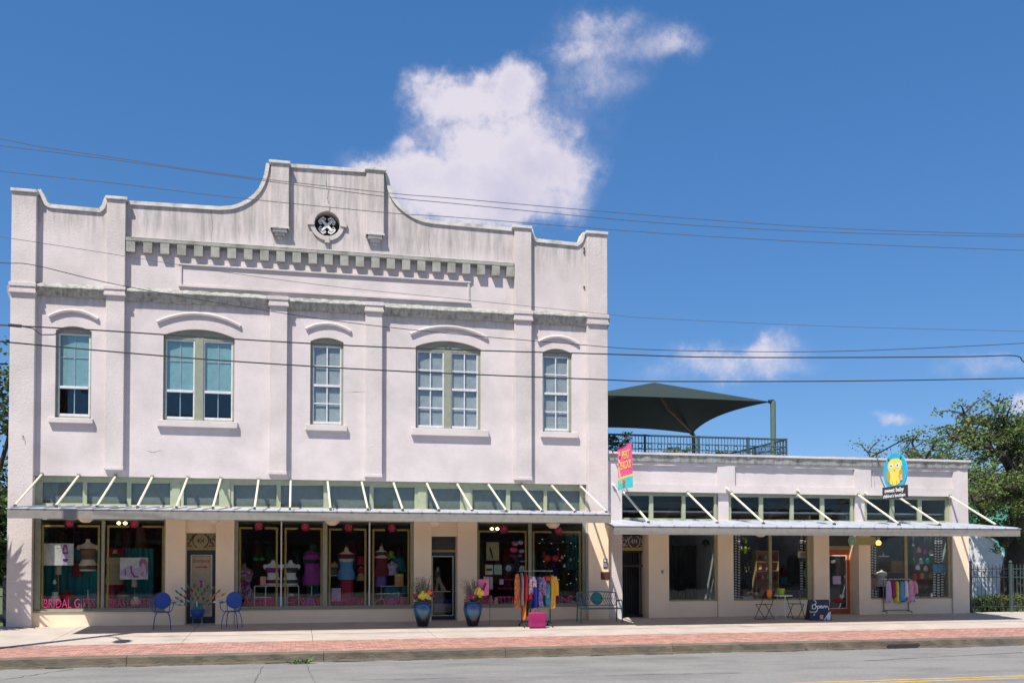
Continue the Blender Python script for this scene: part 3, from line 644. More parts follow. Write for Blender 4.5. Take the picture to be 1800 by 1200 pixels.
for k, (inf, sx_) in enumerate(zip(winfo, sashes)):
    xl,xr,zb,zsb,zc,cx,cz,R,a = inf
    win = bpy.data.objects.new('window', None); C.objects.link(win); win.parent = main; win.location = Vector((cx,0,zb))-wpos(main)
    sp, yt, yr, yb, mun, hr = sx_
    zt = Z(sp[0][0],yt)
    # timber head panel filling the arch, jamb liners, mullion
    pts = [(xl+.004,zt),(xr-.004,zt)]+[(cx+(R-.006)*sin(a-2*a*i/12), cz+(R-.006)*cos(a-2*a*i/12)) for i in range(13)]
    MB().prism(pts,.10,.19).build('arch_panel','sage_dark',win)
    if len(sp) == 2:
        for sg in (-1,1): MB().prism([(cx+sg*.10,zt+.09),(cx+sg*.45,zt+.07),(cx+sg*.42,zt+.11),(cx+sg*.10,zt+.17)],.085,.10).build('carved_panel','sage_dark',win)
        MB().ball((cx,.095,zt+.13),.045,.02,.045).build('rosette','sage_dark',win)
    xprev = xl
    edges = []
    for (l,r) in sp:
        x0, x1 = X(l,yr), X(r,yr); edges.append((x0,x1))
    MB().box(xl+.002,edges[0][0],.10,.20,zb,zt).build('jamb','sage_dark',win); MB().box(edges[-1][1],xr-.002,.10,.20,zb,zt).build('jamb','sage_dark',win)
    if len(sp) == 2: MB().box(edges[0][1],edges[1][0],.075,.20,zb,zt).build('mullion','sage_dark',win)
    for (x0,x1) in edges: sash(win,x0,x1,Z(sp[0][0],yb),zt,Z(sp[0][0],yr),mun,not mun,(Z(sp[0][0],hr[0]),Z(sp[0][0],hr[1])))
    MB().box(xl+.01,xr-.01,.10,.2,zb,Z(sp[0][0],yb)).build('bottom_rail','sage_dark',win)
    l, r, y0, y1 = [(86,164.5,734.5,745),(276.5,418,739.5,752.5),(537,610,746.5,758.5),(722.5,858,753.5,767.5),(950,1015,759,770.5)][k]
    MB().box(X(l,y0),X(r,y0),-.11,.08,Z((l+r)/2,y1-1),Z((l+r)/2,y0+.6)-.0).build('sill','trim',win,bevel=.012)
# room partition behind the upper windows (dark)
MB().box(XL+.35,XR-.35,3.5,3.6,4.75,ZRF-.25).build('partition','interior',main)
# gutter boxes and downpipes at the sides
for px, y0, y1, side in ((16,497,530,-1),(1068,556,582,1)):
    xw = XL if side<0 else XR; z1, z0 = Z(px,y0), Z(px,y1)
    MB().prism([(xw,z1),(xw+side*.20,z1),(xw+side*.20,z1-.16),(xw+side*.05,z0-.12),(xw,z0-.12)],.25,.6).build('gutter_head','charcoal' if side>0 else 'grey',main)
    MB().tube([(xw+side*.07,.42,z0),(xw+side*.07,.42,.1)],.06,8).build('downpipe','grey' if side<0 else 'charcoal',main)
MB().tube([(X(44,767),-PD,Z(44,767)),(X(44,767),-PD-.05,Z(44,768)),(X(45,768),-PD-.05,Z(45,775))],.008,5).build('wall_hook','dark',main)
for y in (437,444,505): 
    p = at(1026.5,y); MB().ball((p.x,-.02,p.z),.03,.03,.05,6,4).build('anchor','charcoal',main)

# ---- ground floor shopfront of the main building
ZT0 = 3.30                                             # bottom of transom band (behind the canopy)
def transom(parent, xa, xb, z0, z1, panes, Y=.16, post=None, blind=True):
    """timber transom: glass panes listed as pixel spans (l, r, ytop, ybottom)"""
    hs = [[(X(l,yt),Z(l,yb)),(X(r,yt),Z(r,yb)),(X(r,yt),Z(r,yt)),(X(l,yt),Z(l,yt))] for l,r,yt,yb in panes]
    MB().plate([(xa,z0),(xb,z0),(xb,z1),(xa,z1)], hs, Y, Y+.08).build('transom_frame','sage',parent)
    for h in hs:
        x0,x1 = h[0][0],h[1][0]; za,zb = h[0][1],h[2][1]
        tw = bpy.data.objects.new('transom_window', None); C.objects.link(tw); tw.parent = parent; tw.location = Vector((x0,Y,za))-wpos(parent)
        MB().box(x0,x1,Y+.05,Y+.055,za,zb).build('pane','glass',tw)
        MB().box(x0-.02,x1+.02,Y-.018,Y-.001,za-.055,za).build('ledge','sage',tw)
        if blind: MB().box(x0-.01,x1+.01,Y+.09,Y+.095,za-.02,zb+.02).build('window_blind','transom_blind',tw)
TP = [(72,143.5,846,883),(151,221.5,846.5,884.5),(229,298,848,886),(322,384.5,849,887),(410,486,851,889),(493.5,569,852,890.5),(581,650.5,853,892.5),(657.5,730,855,894),(752.5,810.5,857.5,895),(832,891.5,859.5,896),(898.8,958,860.5,897),(964,1022,861.5,897.5)]
transom(main, XO0+.004, XO1-.004, ZT0, ZH-.004, TP)
# flat casing boards proud of the frame
for l, r, y in ((301.5,315.5,845),(387,404,847),(735.5,750,852),(814,829,854)):
    MB().box(X(l,y),X(r,y),.135,.159,ZT0+.01,Z(l,y)).build('casing_board','sage',main)
MB().box(XO0+.01,XO1-.01,.13,.159,ZH-.11,ZH-.006).build('casing_board','sage',main)
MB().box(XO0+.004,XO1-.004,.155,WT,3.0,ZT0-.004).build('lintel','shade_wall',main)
def wallpiece(l, r, z0, z1, y0=.0, y1=WT, mat='shade_wall', parent=None, name='pier', xy=1000):
    MB().box(X(l,xy),X(r,xy),y0,y1,z0,z1).build(name,mat,parent or main)
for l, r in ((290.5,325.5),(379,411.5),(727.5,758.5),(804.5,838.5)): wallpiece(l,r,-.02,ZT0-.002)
ZS = .43
for l, r in ((57.5,290),(412,727),(839,1034)):
    x0 = XO0+.002 if l < 60 else X(l,1080); x1 = XO1-.002 if r > 1030 else X(r,1080)
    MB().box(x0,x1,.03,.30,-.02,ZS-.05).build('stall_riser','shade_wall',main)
    MB().box(x0,x1,-.005,.30,ZS-.05+.002,ZS).build('window_sill','sage_dark',main,bevel=.008)
def display(parent, l, r, ztop, zsill, mulls, borders, mat='sage_dark', Yf=.07, yy=1000, gold=True, jl=.14, jr=.10, name='display_window'):
    x0, x1 = X(l,yy), X(r,yy)
    dw = bpy.data.objects.new(name, None); C.objects.link(dw); dw.parent = parent; dw.location = Vector(((x0+x1)/2,Yf,zsill))-wpos(parent)
    MB().box(x0+.002,x0+jl,Yf,Yf+.10,zsill+.002,ztop).build('jamb',mat,dw); MB().box(x1-jr,x1-.002,Yf,Yf+.10,zsill+.002,ztop).build('jamb',mat,dw)
    MB().box(x0+jl,x1-jr,Yf+.01,Yf+.09,zsill+.002,zsill+.05).build('bottom_rail',mat,dw); MB().box(x0+jl,x1-jr,Yf+.01,Yf+.09,ztop-.10,ztop).build('top_rail',mat,dw)
    xs_ = [x0+jl]
    for (a, b, m_) in mulls:
        MB().box(X(a,yy),X(b,yy),Yf-.01,Yf+.09,zsill+.052,ztop-.102).build('mullion',m_,dw); xs_ += [X(a,yy),X(b,yy)]
    xs_.append(x1-jr)
    for i in range(0,len(xs_),2): MB().box(xs_[i]+.002,xs_[i+1]-.002,Yf+.045,Yf+.05,zsill+.05,ztop-.10).build('pane','glass',dw)
    for (a, b, yt) in borders:                          # gold band inside the glass, open where the bow hangs
        xa, xb = X(a,yy), X(b,yy); zt = Z(a,yt); g = .055; xm = (xa+xb)/2; q = .17
        bd = MB(); Y0, Y1 = Yf+.054, Yf+.066
        bd.box(xa,xa+g,Y0,Y1,zsill+.06,zt).box(xb-g,xb,Y0,Y1,zsill+.06,zt).box(xa+g,xm-q,Y0,Y1,zt-g,zt).box(xm+q,xb-g,Y0,Y1,zt-g,zt)
        bd.build('gold_border','gold',dw)
    return dw
ZST = 3.0
D1 = display(main,59,290.5,ZST,ZS,[(177,182.5,'sage_dark')],[(70.5,173.5,921.5),(186,287,922.5)],jl=.15,jr=.05)
D2 = display(main,411.7,727.3,ZST,ZS,[(493,495.5,'white_frame'),(567.5,575.5,'sage_dark'),(648.5,651,'white_frame')],[(419.5,488,925.5),(500,567,926.5),(578,644.5,928),(655,720.5,929)],jl=.10,jr=.09)
D3 = display(main,838.7,1033,ZST,ZS,[(930,935.5,'sage_dark')],[(841.5,927.5,931.5),(938,1023,932.5)],jl=.05,jr=.14)
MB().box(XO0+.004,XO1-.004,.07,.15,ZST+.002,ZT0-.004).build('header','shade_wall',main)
def door(parent, l, r, yt, yb, gl, gr, gt, gb, frame, Y, glass='glass', trim='cream', name='door', handle='r'):
    x0,x1 = X(l,1000,Y),X(r,1000,Y); z1 = Z(l,yt,Y); z0 = .02; g0,g1 = X(gl,1000,Y),X(gr,1000,Y); ga,gb_ = Z(gl,gb,Y),Z(gl,gt,Y)
    d = bpy.data.objects.new(name, None); C.objects.link(d); d.parent = parent; d.location = Vector(((x0+x1)/2,Y,0))-wpos(parent)
    MB().plate([(x0,z0),(x1,z0),(x1,z1),(x0,z1)],[[(g0,ga),(g1,ga),(g1,gb_),(g0,gb_)]],Y,Y+.05).build('leaf',frame,d,bevel=.004)
    t = .022
    MB().box(g0-t,g0,Y-.012,Y-.001,ga-t,gb_+t).box(g1,g1+t,Y-.012,Y-.001,ga-t,gb_+t).box(g0,g1,Y-.012,Y-.001,ga-t,ga).box(g0,g1,Y-.012,Y-.001,gb_,gb_+t).build('glazing_bead',trim,d)
    MB().box(g0,g1,Y+.02,Y+.025,ga,gb_).build('pane',glass,d)
    hx = x1-.08 if handle == 'r' else x0+.08
    MB().tube([(hx,Y-.001,1.02),(hx,Y-.06,1.02)],.014,6).ball((hx,Y-.075,1.02),.03,.025,.03,8,5).build('handle','chrome',d)
    MB().box(x0,x1,Y-.03,Y+.06,-.01,.018).build('threshold','grey',d)
    return d, (x0,x1,z0,z1,g0,g1,ga,gb_)
def recess(parent, l, r, Y, ztop, mat='shade_wall'):
    x0,x1 = X(l,1000),X(r,1000)
    MB().box(x0-.002,x1+.002,WT+.002,Y+.3,ztop,ztop+.05).build('recess_ceiling',mat,parent)
def transom_panel(parent, l, r, yt, yb, Y, num, cols=('grey','dark')):
    x0,x1 = X(l,950,Y),X(r,950,Y); z1,z0 = Z(l,yt,Y),Z(l,yb,Y); cx = (x0+x1)/2; cz = (z0+z1)/2
    t = bpy.data.objects.new('door_transom', None); C.objects.link(t); t.parent = parent; t.location = Vector((cx,Y,z0))-wpos(parent)
    MB().box(x0,x1,Y,Y+.05,z0,z1).build('panel',cols[0],t)
    w = x1-x0; h = z1-z0; s = MB(); R = h*.46
    if num:
        s.tube(arc(cx,cz,R*1.15,radians(115),radians(245),10,Y-.012),.012,5).tube(arc(cx,cz,R*1.15,radians(-65),radians(65),10,Y-.012),.012,5)
        for sg in (-1,1):
            s.tube([(cx+sg*w*.26,Y-.012,z0+.05),(cx+sg*w*.46,Y-.012,z0+.05)],.012,5)
            s.tube([(cx+sg*(w*.24+.02*q+q*q*.002),Y-.012,cz+h*.36-q*.055) for q in range(6)],.011,5)
            s.tube(arc(cx+sg*w*.38,cz-.02,.07,0,5.2,12,Y-.012),.01,5); s.tube(arc(cx+sg*w*.45,cz+.08,.045,0,5.2,10,Y-.012),.009,5)
        s.build('scrollwork',cols[1],t)
        text_obj(num,h*.52,t,(cx,Y-.006,cz-h*.18),cols[1],name='number',width=w*.24)
    return t
YD = .42
for l, r in ((325.5,379),(758.5,804.5)):
    MB().box(X(l,1000)+.001,X(r,1000)-.001,YD-.02 if False else .0+.12,WT,Z(l,936 if l<400 else 942),3.0).build('door_head','shade_wall',main)
    MB().box(X(l,1000)-.3,X(l,1000),WT+.002,YD+.2,0,3.0).box(X(r,1000),X(r,1000)+.3,WT+.002,YD+.2,0,3.0).build('recess_wall','shade_wall',main)
d1, g1 = door(main,327.5,378.5,966.5,1096,336.8,371.5,976,1081.5,'teal_door',YD,handle='r')
d2, g2 = door(main,757,805,968.5,1097,760.5,795.5,978,1080.5,'teal_door',YD)
for (l,r,ya_,yb_,num) in ((325,380,937,962,'404'),(756,806,941,965.5,None)):
    transom_panel(main,l,r,ya_,yb_,YD,num,('khaki' if num else 'charcoal','dark'))
    MB().box(X(l,964,YD),X(r,964,YD),YD-.015,YD+.05,Z(l,yb_+4.2,YD),Z(l,yb_+.3,YD)).build('door_frame','gold',main)
# thin skin added on the end pier, warm bounce light in its colour
MB().box(P6[0]+.005,XR-.001,-PD-.004,-PD-.001,-.02,3.28).build('pier_bounce_skin','shade_wall',main)
# interiors
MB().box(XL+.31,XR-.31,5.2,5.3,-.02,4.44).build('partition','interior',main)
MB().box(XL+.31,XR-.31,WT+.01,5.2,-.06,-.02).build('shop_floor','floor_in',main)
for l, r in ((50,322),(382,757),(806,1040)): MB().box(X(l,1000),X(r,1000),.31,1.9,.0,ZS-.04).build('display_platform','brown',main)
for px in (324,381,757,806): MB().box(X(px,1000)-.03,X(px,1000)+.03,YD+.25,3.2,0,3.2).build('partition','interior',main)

# ---------------------------------------------------------------- canopy helper
def canopy(parent, xs_back, xs_front, D, zb, zf, fz, ribs, name='canopy'):
    """xs_back=(x0,x1) at wall, xs_front=(x0,x1) at street edge; roof from zb at wall to zf at the edge"""
    c = bpy.data.objects.new(name, None); C.objects.link(c); c.parent = parent; c.location = Vector(((xs_front[0]+xs_front[1])/2,-D,zf))-wpos(parent)
    (b0,b1),(f0,f1) = xs_back, xs_front; th = .02
    rf = MB().add([(f0,-D-.012,zf),(f1,-D-.012,zf),(b1,-.02,zb),(b0,-.02,zb),(f0,-D-.012,zf-th),(f1,-D-.012,zf-th),(b1,-.02,zb-th),(b0,-.02,zb-th)],[[0,1,2,3],[7,6,5,4],[0,4,5,1],[1,5,6,2],[2,6,7,3],[3,7,4,0]])
    rf.build('roof_sheet','metal_roof',c)
    me = MB().add([(-.03,-D-.02,zf-.012),(.03,-D-.02,zf-.012),(.03,-.03,zb-.012),(-.03,-.03,zb-.012),(-.015,-D-.02,zf+.028),(.015,-D-.02,zf+.028),(.015,-.03,zb+.028),(-.015,-.03,zb+.028)],[[0,3,2,1],[4,5,6,7],[0,1,5,4],[1,2,6,5],[2,3,7,6],[3,0,4,7]]).mesh('roof_rib','metal_roof')
    n = int((min(f1,b1)-max(f0,b0))/ribs)
    for i in range(n): inst('roof_rib', me, c, (max(f0,b0)+.1+(min(f1,b1)-max(f0,b0)-.2)*i/(n-1),0,0))
    MB().box(f0+.03,f1-.03,-D,-D+.05,zf-fz-.03,zf-.025).build('fascia','fascia',c)
    for (ba,fa,sg) in ((b0,f0,1),(b1,f1,-1)):
        MB().add([(fa+sg*.03,-D+.052,zf-.15),(ba+sg*.03,-.02,zb-.15),(ba+sg*.03,-.02,zb-.025),(fa+sg*.03,-D+.052,zf-.025),(fa+sg*.07,-D+.052,zf-.15),(ba+sg*.07,-.02,zb-.15),(ba+sg*.07,-.02,zb-.025),(fa+sg*.07,-D+.052,zf-.025)],[[0,1,2,3],[7,6,5,4],[0,4,5,1],[1,5,6,2],[2,6,7,3],[3,7,4,0]]).build('end_board','fascia',c)
    MB().add([(f0+.08,-D+.06,zf-.07),(f1-.08,-D+.06,zf-.07),(b1-.08,-.02,zb-.07),(b0+.08,-.02,zb-.07),(f0+.08,-D+.06,zf-.09),(f1-.08,-D+.06,zf-.09),(b1-.08,-.02,zb-.09),(b0+.08,-.02,zb-.09)],[[0,1,2,3],[7,6,5,4],[0,4,5,1],[1,5,6,2],[2,6,7,3],[3,7,4,0]]).build('soffit','plaster_white',c)
    return c
DM = 3.25; ZFM = at(500,897,-DM).z; ZBM = at(300,890,0).z-.02
XF0, XF1 = at(10,895,-DM).x, at(1076,909,-DM).x
cm = canopy(main,(XF0+.02,XF1+.02),(XF0,XF1),DM,ZBM,ZFM,.215,.36)
for px, py in ((73,834),(138,836),(203,837),(267.5,838.5),(329.5,840),(388,841.5),(454.5,843.5),(511,845),(576,846.5),(636,847.5),(692,848.5),(750.5,849.5),(804,850.5),(859,851.5),(917,852.5),(970.5,853.5),(1021,854.5)):
    p = at(px,py,-.02); q = Vector((p.x,-2.48,ZFM+(ZBM-ZFM)*(1-2.48/DM)+.06)); b = MB().tube([p,q],.030,6).build('brace','brace',cm)
    MB().box(p.x-.04,p.x+.04,-.05,-.001 if False else .06,p.z-.06,p.z+.06).build('bracket','sage_dark',b); MB().box(q.x-.03,q.x+.03,q.y-.06,q.y+.04,q.z-.08,q.z+.0).build('foot','charcoal',b)

# ================================================================ LOW BUILDING
LX0, LX1 = XR+.004, X(1702,900)
low = root('shop_building', ((LX0+LX1)/2,0,0), 'low single storey white stucco shop row with sunk parapet panels and roof terrace', 'building')
ZP = (Z(1075,797)+Z(1695,805.5))/2
OX0, OX1 = X(1093.5,900), X(1673,900); ZLH = (Z(1100,863.5)+Z(1670,872))/2
pan = []
for l, r, yt, yb in ((1088,1261.5,817.5,851),(1292,1502.5,822,855),(1531,1676,827,857)):
    z1, z0 = Z((l+r)/2,yt), Z((l+r)/2,yb); pan.append([(X(l,yt),z0),(X(r,yt),z0),(X(r,yt),z1),(X(l,yt),z1)])
outer = [(LX0,0),(OX0,0),(OX0,ZLH),(OX1,ZLH),(OX1,0),(LX1,0),(LX1,ZP),(LX0,ZP)]
MB().plate(outer,pan,0,.085).build('wall','wall_low',low)
MB().plate(outer,[],.087,WT).build('wall_core','wall_low',low)
# capping course: bright top lip over a weathered band
rr = random.Random(5); n = 60; rings = []
for i in range(n+1):
    x = LX0+(LX1+.04-LX0)*i/n; j = rr.uniform(-.012,.012); rings.append([(x,.0 if False else -.001,ZP-.30),(x,-.05+j,ZP-.27),(x,-.075+j,ZP-.09),(x,-.075,ZP-.07),(x,WT+.06,ZP-.07),(x,WT+.06,ZP-.30)])
MB().loft(rings).build('parapet_band','grime',low)
rings = []
for i in range(n+1):
    x = LX0+(LX1+.06-LX0)*i/n; j = rr.uniform(-.006,.006); rings.append([(x,-.11,ZP-.07),(x,-.11,ZP+j),(x,WT+.09,ZP+.02+j),(x,WT+.09,ZP-.07)])
MB().loft(rings).build('coping','trim',low)
ZR2 = ZP-.42
MB().box(LX0,LX0+.2,WT,18,0,ZR2).box(LX1-.3,LX1,WT,18,0,ZP-.1).box(LX0+.2,LX1-.3,17.7,18,0,ZP-.1).build('outer_wall','wall_low',low)
MB().box(LX0,LX1-.3,WT+.002,17.7,ZR2-.2,ZR2).build('roof','grey',low)
TL = [(1094.5,1144.5,870,909),(1151.5,1202,870.5,910),(1208.5,1259,871.5,911),(1289,1338.5,872.5,912),(1345.5,1393.5,873.5,912.5),(1399.5,1446.5,874,913),(1453.5,1500,875,914),(1528.5,1570,876,913.5),(1577,1618.5,877,914),(1625.5,1667.5,878,914.5)]
for (a,b) in ((0,3),(3,7),(7,10)):
    sub = TL[a:b]; xa = X(sub[0][0],890)-.10 if a else OX0+.004; xb = X(sub[-1][1],890)+.09
    transom(low,xa,xb,3.02,ZLH-.004,sub,.16,blind=False)
MB().box(OX0+.004,OX1-.004,.13,.159,ZLH-.09,ZLH-.006).build('casing_board','sage_dark',low)
for l, r in ((1265.8,1284),(1507,1523.5)): MB().box(X(l,890),X(r,890),.12,.25,3.02,ZLH-.003).build('pier','wall_low',low)
MB().box(X(1671,890),OX1-.003,.12,.2,3.02,ZLH-.1).build('casing_board','sage',low)
for l, r in ((1140.5,1176),(1262.5,1289.5),(1431,1458),(1510,1530.5)): wallpiece(l,r,-.02,3.018,parent=low)
MB().box(OX0+.003,OX1-.003,.03,.26,2.86,3.017).build('header','shade_wall',low) if False else None
for l, r in ((1176,1262.5),(1289.5,1431),(1530.5,1674)):
    xb = X(r,1080) if r < 1670 else OX1-.003
    MB().box(X(l,1080)+.002,xb-.002,.05,.30,-.02,.50).build('stall_riser','shade_wall',low)
ZSL = .50
L1 = display(low,1176,1262.5,3.01,ZSL,[],[],yy=1000,jl=.03,jr=.09,mat='khaki')
L2 = display(low,1289.5,1431,3.01,ZSL,[(1354,1358.5,'khaki')],[],jl=.03,jr=.19,mat='khaki')
L3 = display(low,1530.5,1674,3.01,ZSL,[(1593,1597.5,'khaki')],[],jl=.03,jr=.10,mat='khaki')
YL = .55
for l, r in ((1093.5,1140.5),(1458,1510)):
    MB().box(X(l,1000)-.3,X(l,1000),WT+.002,YL+.3,0,3.0).box(X(r,1000),X(r,1000)+.3,WT+.002,YL+.3,0,3.0).build('recess_wall','shade_wall',low)
    MB().box(X(l,1000)+.001,X(r,1000)-.001,.10,YL+.2,Z(l,936,0) if l<1200 else 2.93,3.017).build('door_head','shade_wall',low)
transom_panel(low,1092,1137,941,961,YL,'474',('charcoal','poster_grey'))
MB().box(X(1092,964,YL),X(1137,964,YL),YL-.02,YL+.05,Z(1115,967,YL),Z(1115,961.5,YL)).build('door_frame','gold',low)
MB().box(X(1136.5,964,YL),X(1142,964,YL),YL-.02,YL+.05,0,Z(1115,961.5,YL)).build('door_frame','olive',low)
# barred iron gate with dark passage behind
gx0, gx1 = X(1092,1000,YL), X(1136.5,1000,YL); gz1 = Z(1115,967.5,YL)
gate = bpy.data.objects.new('door', None); C.objects.link(gate); gate.parent = low; gate.location = Vector(((gx0+gx1)/2,YL,0))-wpos(low)
MB().box(gx0,gx0+.045,YL,YL+.04,.02,gz1).box(gx1-.045,gx1,YL,YL+.04,.02,gz1).box(gx0+.045,gx1-.045,YL,YL+.04,.02,.08).box(gx0+.045,gx1-.045,YL,YL+.04,gz1-.05,gz1).box(gx0+.045,gx1-.045,YL,YL+.04,1.58,1.64).build('gate_frame','black_iron',gate)
me = MB().box(-.011,.011,.008,.03,.08,gz1-.05).mesh('bar','black_iron')
for i in range(9): inst('bar', me, gate, (gx0+.11+(gx1-gx0-.22)*i/8,YL,0))
MB().box(gx0-.02,gx1+.1,YL+1.6,YL+1.7,0,3).build('passage_wall','dark',low)
MB().box(gx0-.25,gx0-.2,YL+.1,YL+1.6,0,3).box(gx1+.1,gx1+.15,YL+.1,YL+1.6,0,3).build('passage_side','dark',low)
d4, g4 = door(low,1456,1494.5,966,1081,1457.5,1486.8,976.5,1068,'orange_door',YL,trim='plaster_white')
transom_panel(low,1456,1494,940,959,YL,None,('charcoal','grey'))
MB().box(X(1456,960,YL),X(1499,960,YL),YL-.02,YL+.05,Z(1470,966,YL),Z(1470,959.2,YL)).build('door_frame','khaki',low)
MB().box(X(1494.5,960,YL),X(1499,960,YL),YL-.02,YL+.05,0,Z(1470,966.2,YL)).build('door_frame','khaki',low)
MB().box(X(1675,1000),LX1-.001,-.004,-.001,-.02,2.98).build('pier_bounce_skin','shade_wall',low)  # skin added so this pier carries the painted bounce light too
# interior
MB().box(LX0+.3,LX1-.31,4.4,4.5,-.02,3.9).build('partition','interior_grey',low); MB().box(LX0+.3,LX1-.31,WT+.01,4.4,-.06,-.02).build('shop_floor','floor_in',low)
MB().box(LX0+.25,LX1-.31,WT+.01,4.4,3.3,3.35).build('shop_ceiling','interior_grey',low)
for px in (1159,1276,1449,1516): MB().box(X(px,1000)-.04,X(px,1000)+.04,YL+.32,4.38,0,3.28).build('partition','interior_grey' if px>1200 else 'interior',low)
MB().box(LX1-.36,LX1-.31,WT,4.4,0,3.28).build('partition','interior_grey',low)
for l, r in ((1290,1440),(1526,1676)): MB().box(X(l,1000),X(r,1000),.31,1.5,0,ZSL-.03).build('display_platform','grey',low)
# canopy
DL = 3.3; ZFL = at(1400,925.5,-DL).z; ZBL = at(1400,916,0).z
cl = canopy(low,(X(1060,905)+.0,at(1795,930,-DL).x-.02),(XF1+.02,at(1795,930,-DL).x),DL,ZBL,ZFL,.21,.42)
for px, py in ((1096,864),(1209,866),(1285,866.5),(1402,869),(1509,869.5),(1576,871),(1670,872)):
    p = at(px,py,-.02); q = Vector((p.x,-2.16,ZFL+(ZBL-ZFL)*(1-2.16/DL)+.06)); b = MB().tube([p,q],.034,6).build('brace','brace',cl)
    MB().box(p.x-.04,p.x+.04,-.05,.06,p.z-.06,p.z+.06).build('bracket','sage_dark',b); MB().box(q.x-.03,q.x+.03,q.y-.06,q.y+.04,q.z-.08,q.z).build('foot','charcoal',b)
# small fixings on the parapet
for px, py in ((1277,858.5),(1401,861),(1520,866)):
    p = at(px,py); m_ = MB().ball((p.x,-.05,p.z),.055,.05,.05,8,5).tube([(p.x,-.06,p.z),(p.x+.03,-.12,p.z-.06)],.02,5); m_.build('flood_lamp','cream',low)

# ---------------------------------------------------------------- lamps under the canopies (drop globes)
for k, (px, py, D, zt) in enumerate(((151,912,1.35,ZFM),(374,914,1.35,ZFM),(584,917,1.35,ZFM),(764,919,1.35,ZFM),(972,922,1.35,ZFM),(1168,934,1.2,ZFL+.1),(1337,937,1.2,ZFL+.1),(1640,935,1.2,ZFL+.1))):
    p = at(px,py,-D)
    zb = at(px,py+(6 if k not in (7,) else 3),-D).z
    lbl = ['over the wedding window with two posters','over the left teal entrance door','over the long four pane window','over the right teal entrance door','over the clothes rack window','right of the iron gate','over the checkered ribbon window','over the baby clothes rack window'][k]
    g = root('canopy_light', (p.x,-D,zt-.1), 'cream glass drop globe lamp under the canopy, '+lbl, 'lamp', 'globe lamps under the canopies')
    ztop = zt-.02 if k<5 else ZFL+.05
    MB().lathe([(.06,ztop-zb),(.07,.16),(.20,.14),(.20,.10),(.13,.03),(.08,0)],(p.x,-D,zb),16).build('globe','shade_cream',g,smooth=True)
    MB().lathe([(.09,0),(.09,.05)],(p.x,-D,ztop-.04),12).build('ceiling_plate','white',g)

# ================================================================ ROOF TERRACE
tz = ZR2
A = at(1356,706,3.4); B = at(1217,762,12.0)
Bz = A.z
sx0 = 9.75
sail = root('shade_sail', (A.x-3.5,7.7,tz), 'dark green fabric shade canopy on posts over the roof terrace', 'shade canopy')
apex = Vector((X(1150,672,7.7),7.7,Z(1150,672,7.7)))
Ac, Bc = A.copy(), Vector((B.x,12.0,B.z)); Cc = Vector((sx0,12.0,Z(1067,752,12)-.2)); Dc = Vector((sx0,3.4,A.z))
m_ = MB(); N_ = 12
def hyp(p, q):                                         # one triangular panel with a catenary edge
    n = 10; vs = []; idx = {}
    for i in range(n+1):
        for j in range(n+1-i):
            a, b = i/n, j/n; c = 1-a-b
            v = apex*a+p*b+q*c
            mid = (p+q)/2; pull = 4*b*c*(1-a)
            v = v+(Vector(((apex.x-mid.x)*.13*pull,(apex.y-mid.y)*.13*pull,.12*pull)))
            idx[(i,j)] = len(vs); vs.append(v)
    fs = []
    for i in range(n):
        for j in range(n-i):
            fs.append([idx[i,j],idx[i+1,j],idx[i,j+1]])
            if j < n-i-1: fs.append([idx[i+1,j],idx[i+1,j+1],idx[i,j+1]])
    return vs, fs
for p, q in ((Ac,Bc),(Bc,Cc),(Cc,Dc),(Dc,Ac)):
    vs, fs = hyp(p,q); m_.add(vs,fs)
m_.build('fabric','sail',sail,fix=False)
for k, p in enumerate((Ac,Bc,Cc,Dc)):
    MB().tube([(p.x+.06,p.y,tz),(p.x+.06,p.y,p.z-.03 if k else p.z+.02)],.10 if k==0 else .085,12).build('post','post_green' if k==0 else 'black_iron',sail)
    MB().tube([(p.x-.1,p.y,p.z-.0),(p.x+.08,p.y,p.z+.03)],.07,8).build('corner_plate','black_iron',sail)
MB().tube([Bc+Vector((0,0,.05)), apex.lerp(Bc,.35)+Vector((0,0,-.32)), apex+Vector((0,0,-.15))],.06,6).build('ridge_strut','brown',sail)
# railing
ry = 2.5; zr = at(1240,768,ry).z; rx0, rx1 = LX0+.1, X(1382,770,ry); zbm = tz+.12
rail = root('terrace_railing', ((rx0+rx1)/2,ry,tz), 'green metal railing with circle ornaments along the roof terrace', 'railing')
def rail_run(p0, p1, posts):
    d = (p1-p0); L_ = d.length; d.normalize()
    for z in (zr, zr-.26, zbm, zr-.46): MB().tube([Vector((p0.x,p0.y,z)),Vector((p1.x,p1.y,z))],.035 if z==zr else .018,6).build('rail','green_iron',rail)
    n = int(L_/.115); me = MB().tube([(0,0,zbm),(0,0,zr)],.012,4).mesh('baluster','green_iron'); mr_ = MB().tube([(.08*cos(2*pi*i/12)*d.x,.08*cos(2*pi*i/12)*d.y,zr-.36+.08*sin(2*pi*i/12)) for i in range(12)],.014,4,closed=True).mesh('ring','green_iron')
    for i in range(1,n):
        p = p0+d*(L_*i/n); inst('baluster',me,rail,(p.x,p.y,0))
        if i%3 == 1: inst('ring',mr_,rail,(p.x+d.x*.06,p.y+d.y*.06,0))
    for f in posts:
        p = p0+d*(L_*f); MB().tube([(p.x,p.y,tz),(p.x,p.y,zr+.04)],.045,6).build('post','green_iron',rail)
rail_run(Vector((rx0,ry,0)),Vector((rx1,ry,0)),(.0,.285,.55,.80,1.0)); rail_run(Vector((rx1,ry+.05,0)),Vector((rx1,ry+7,0)),(.33,.66,1))
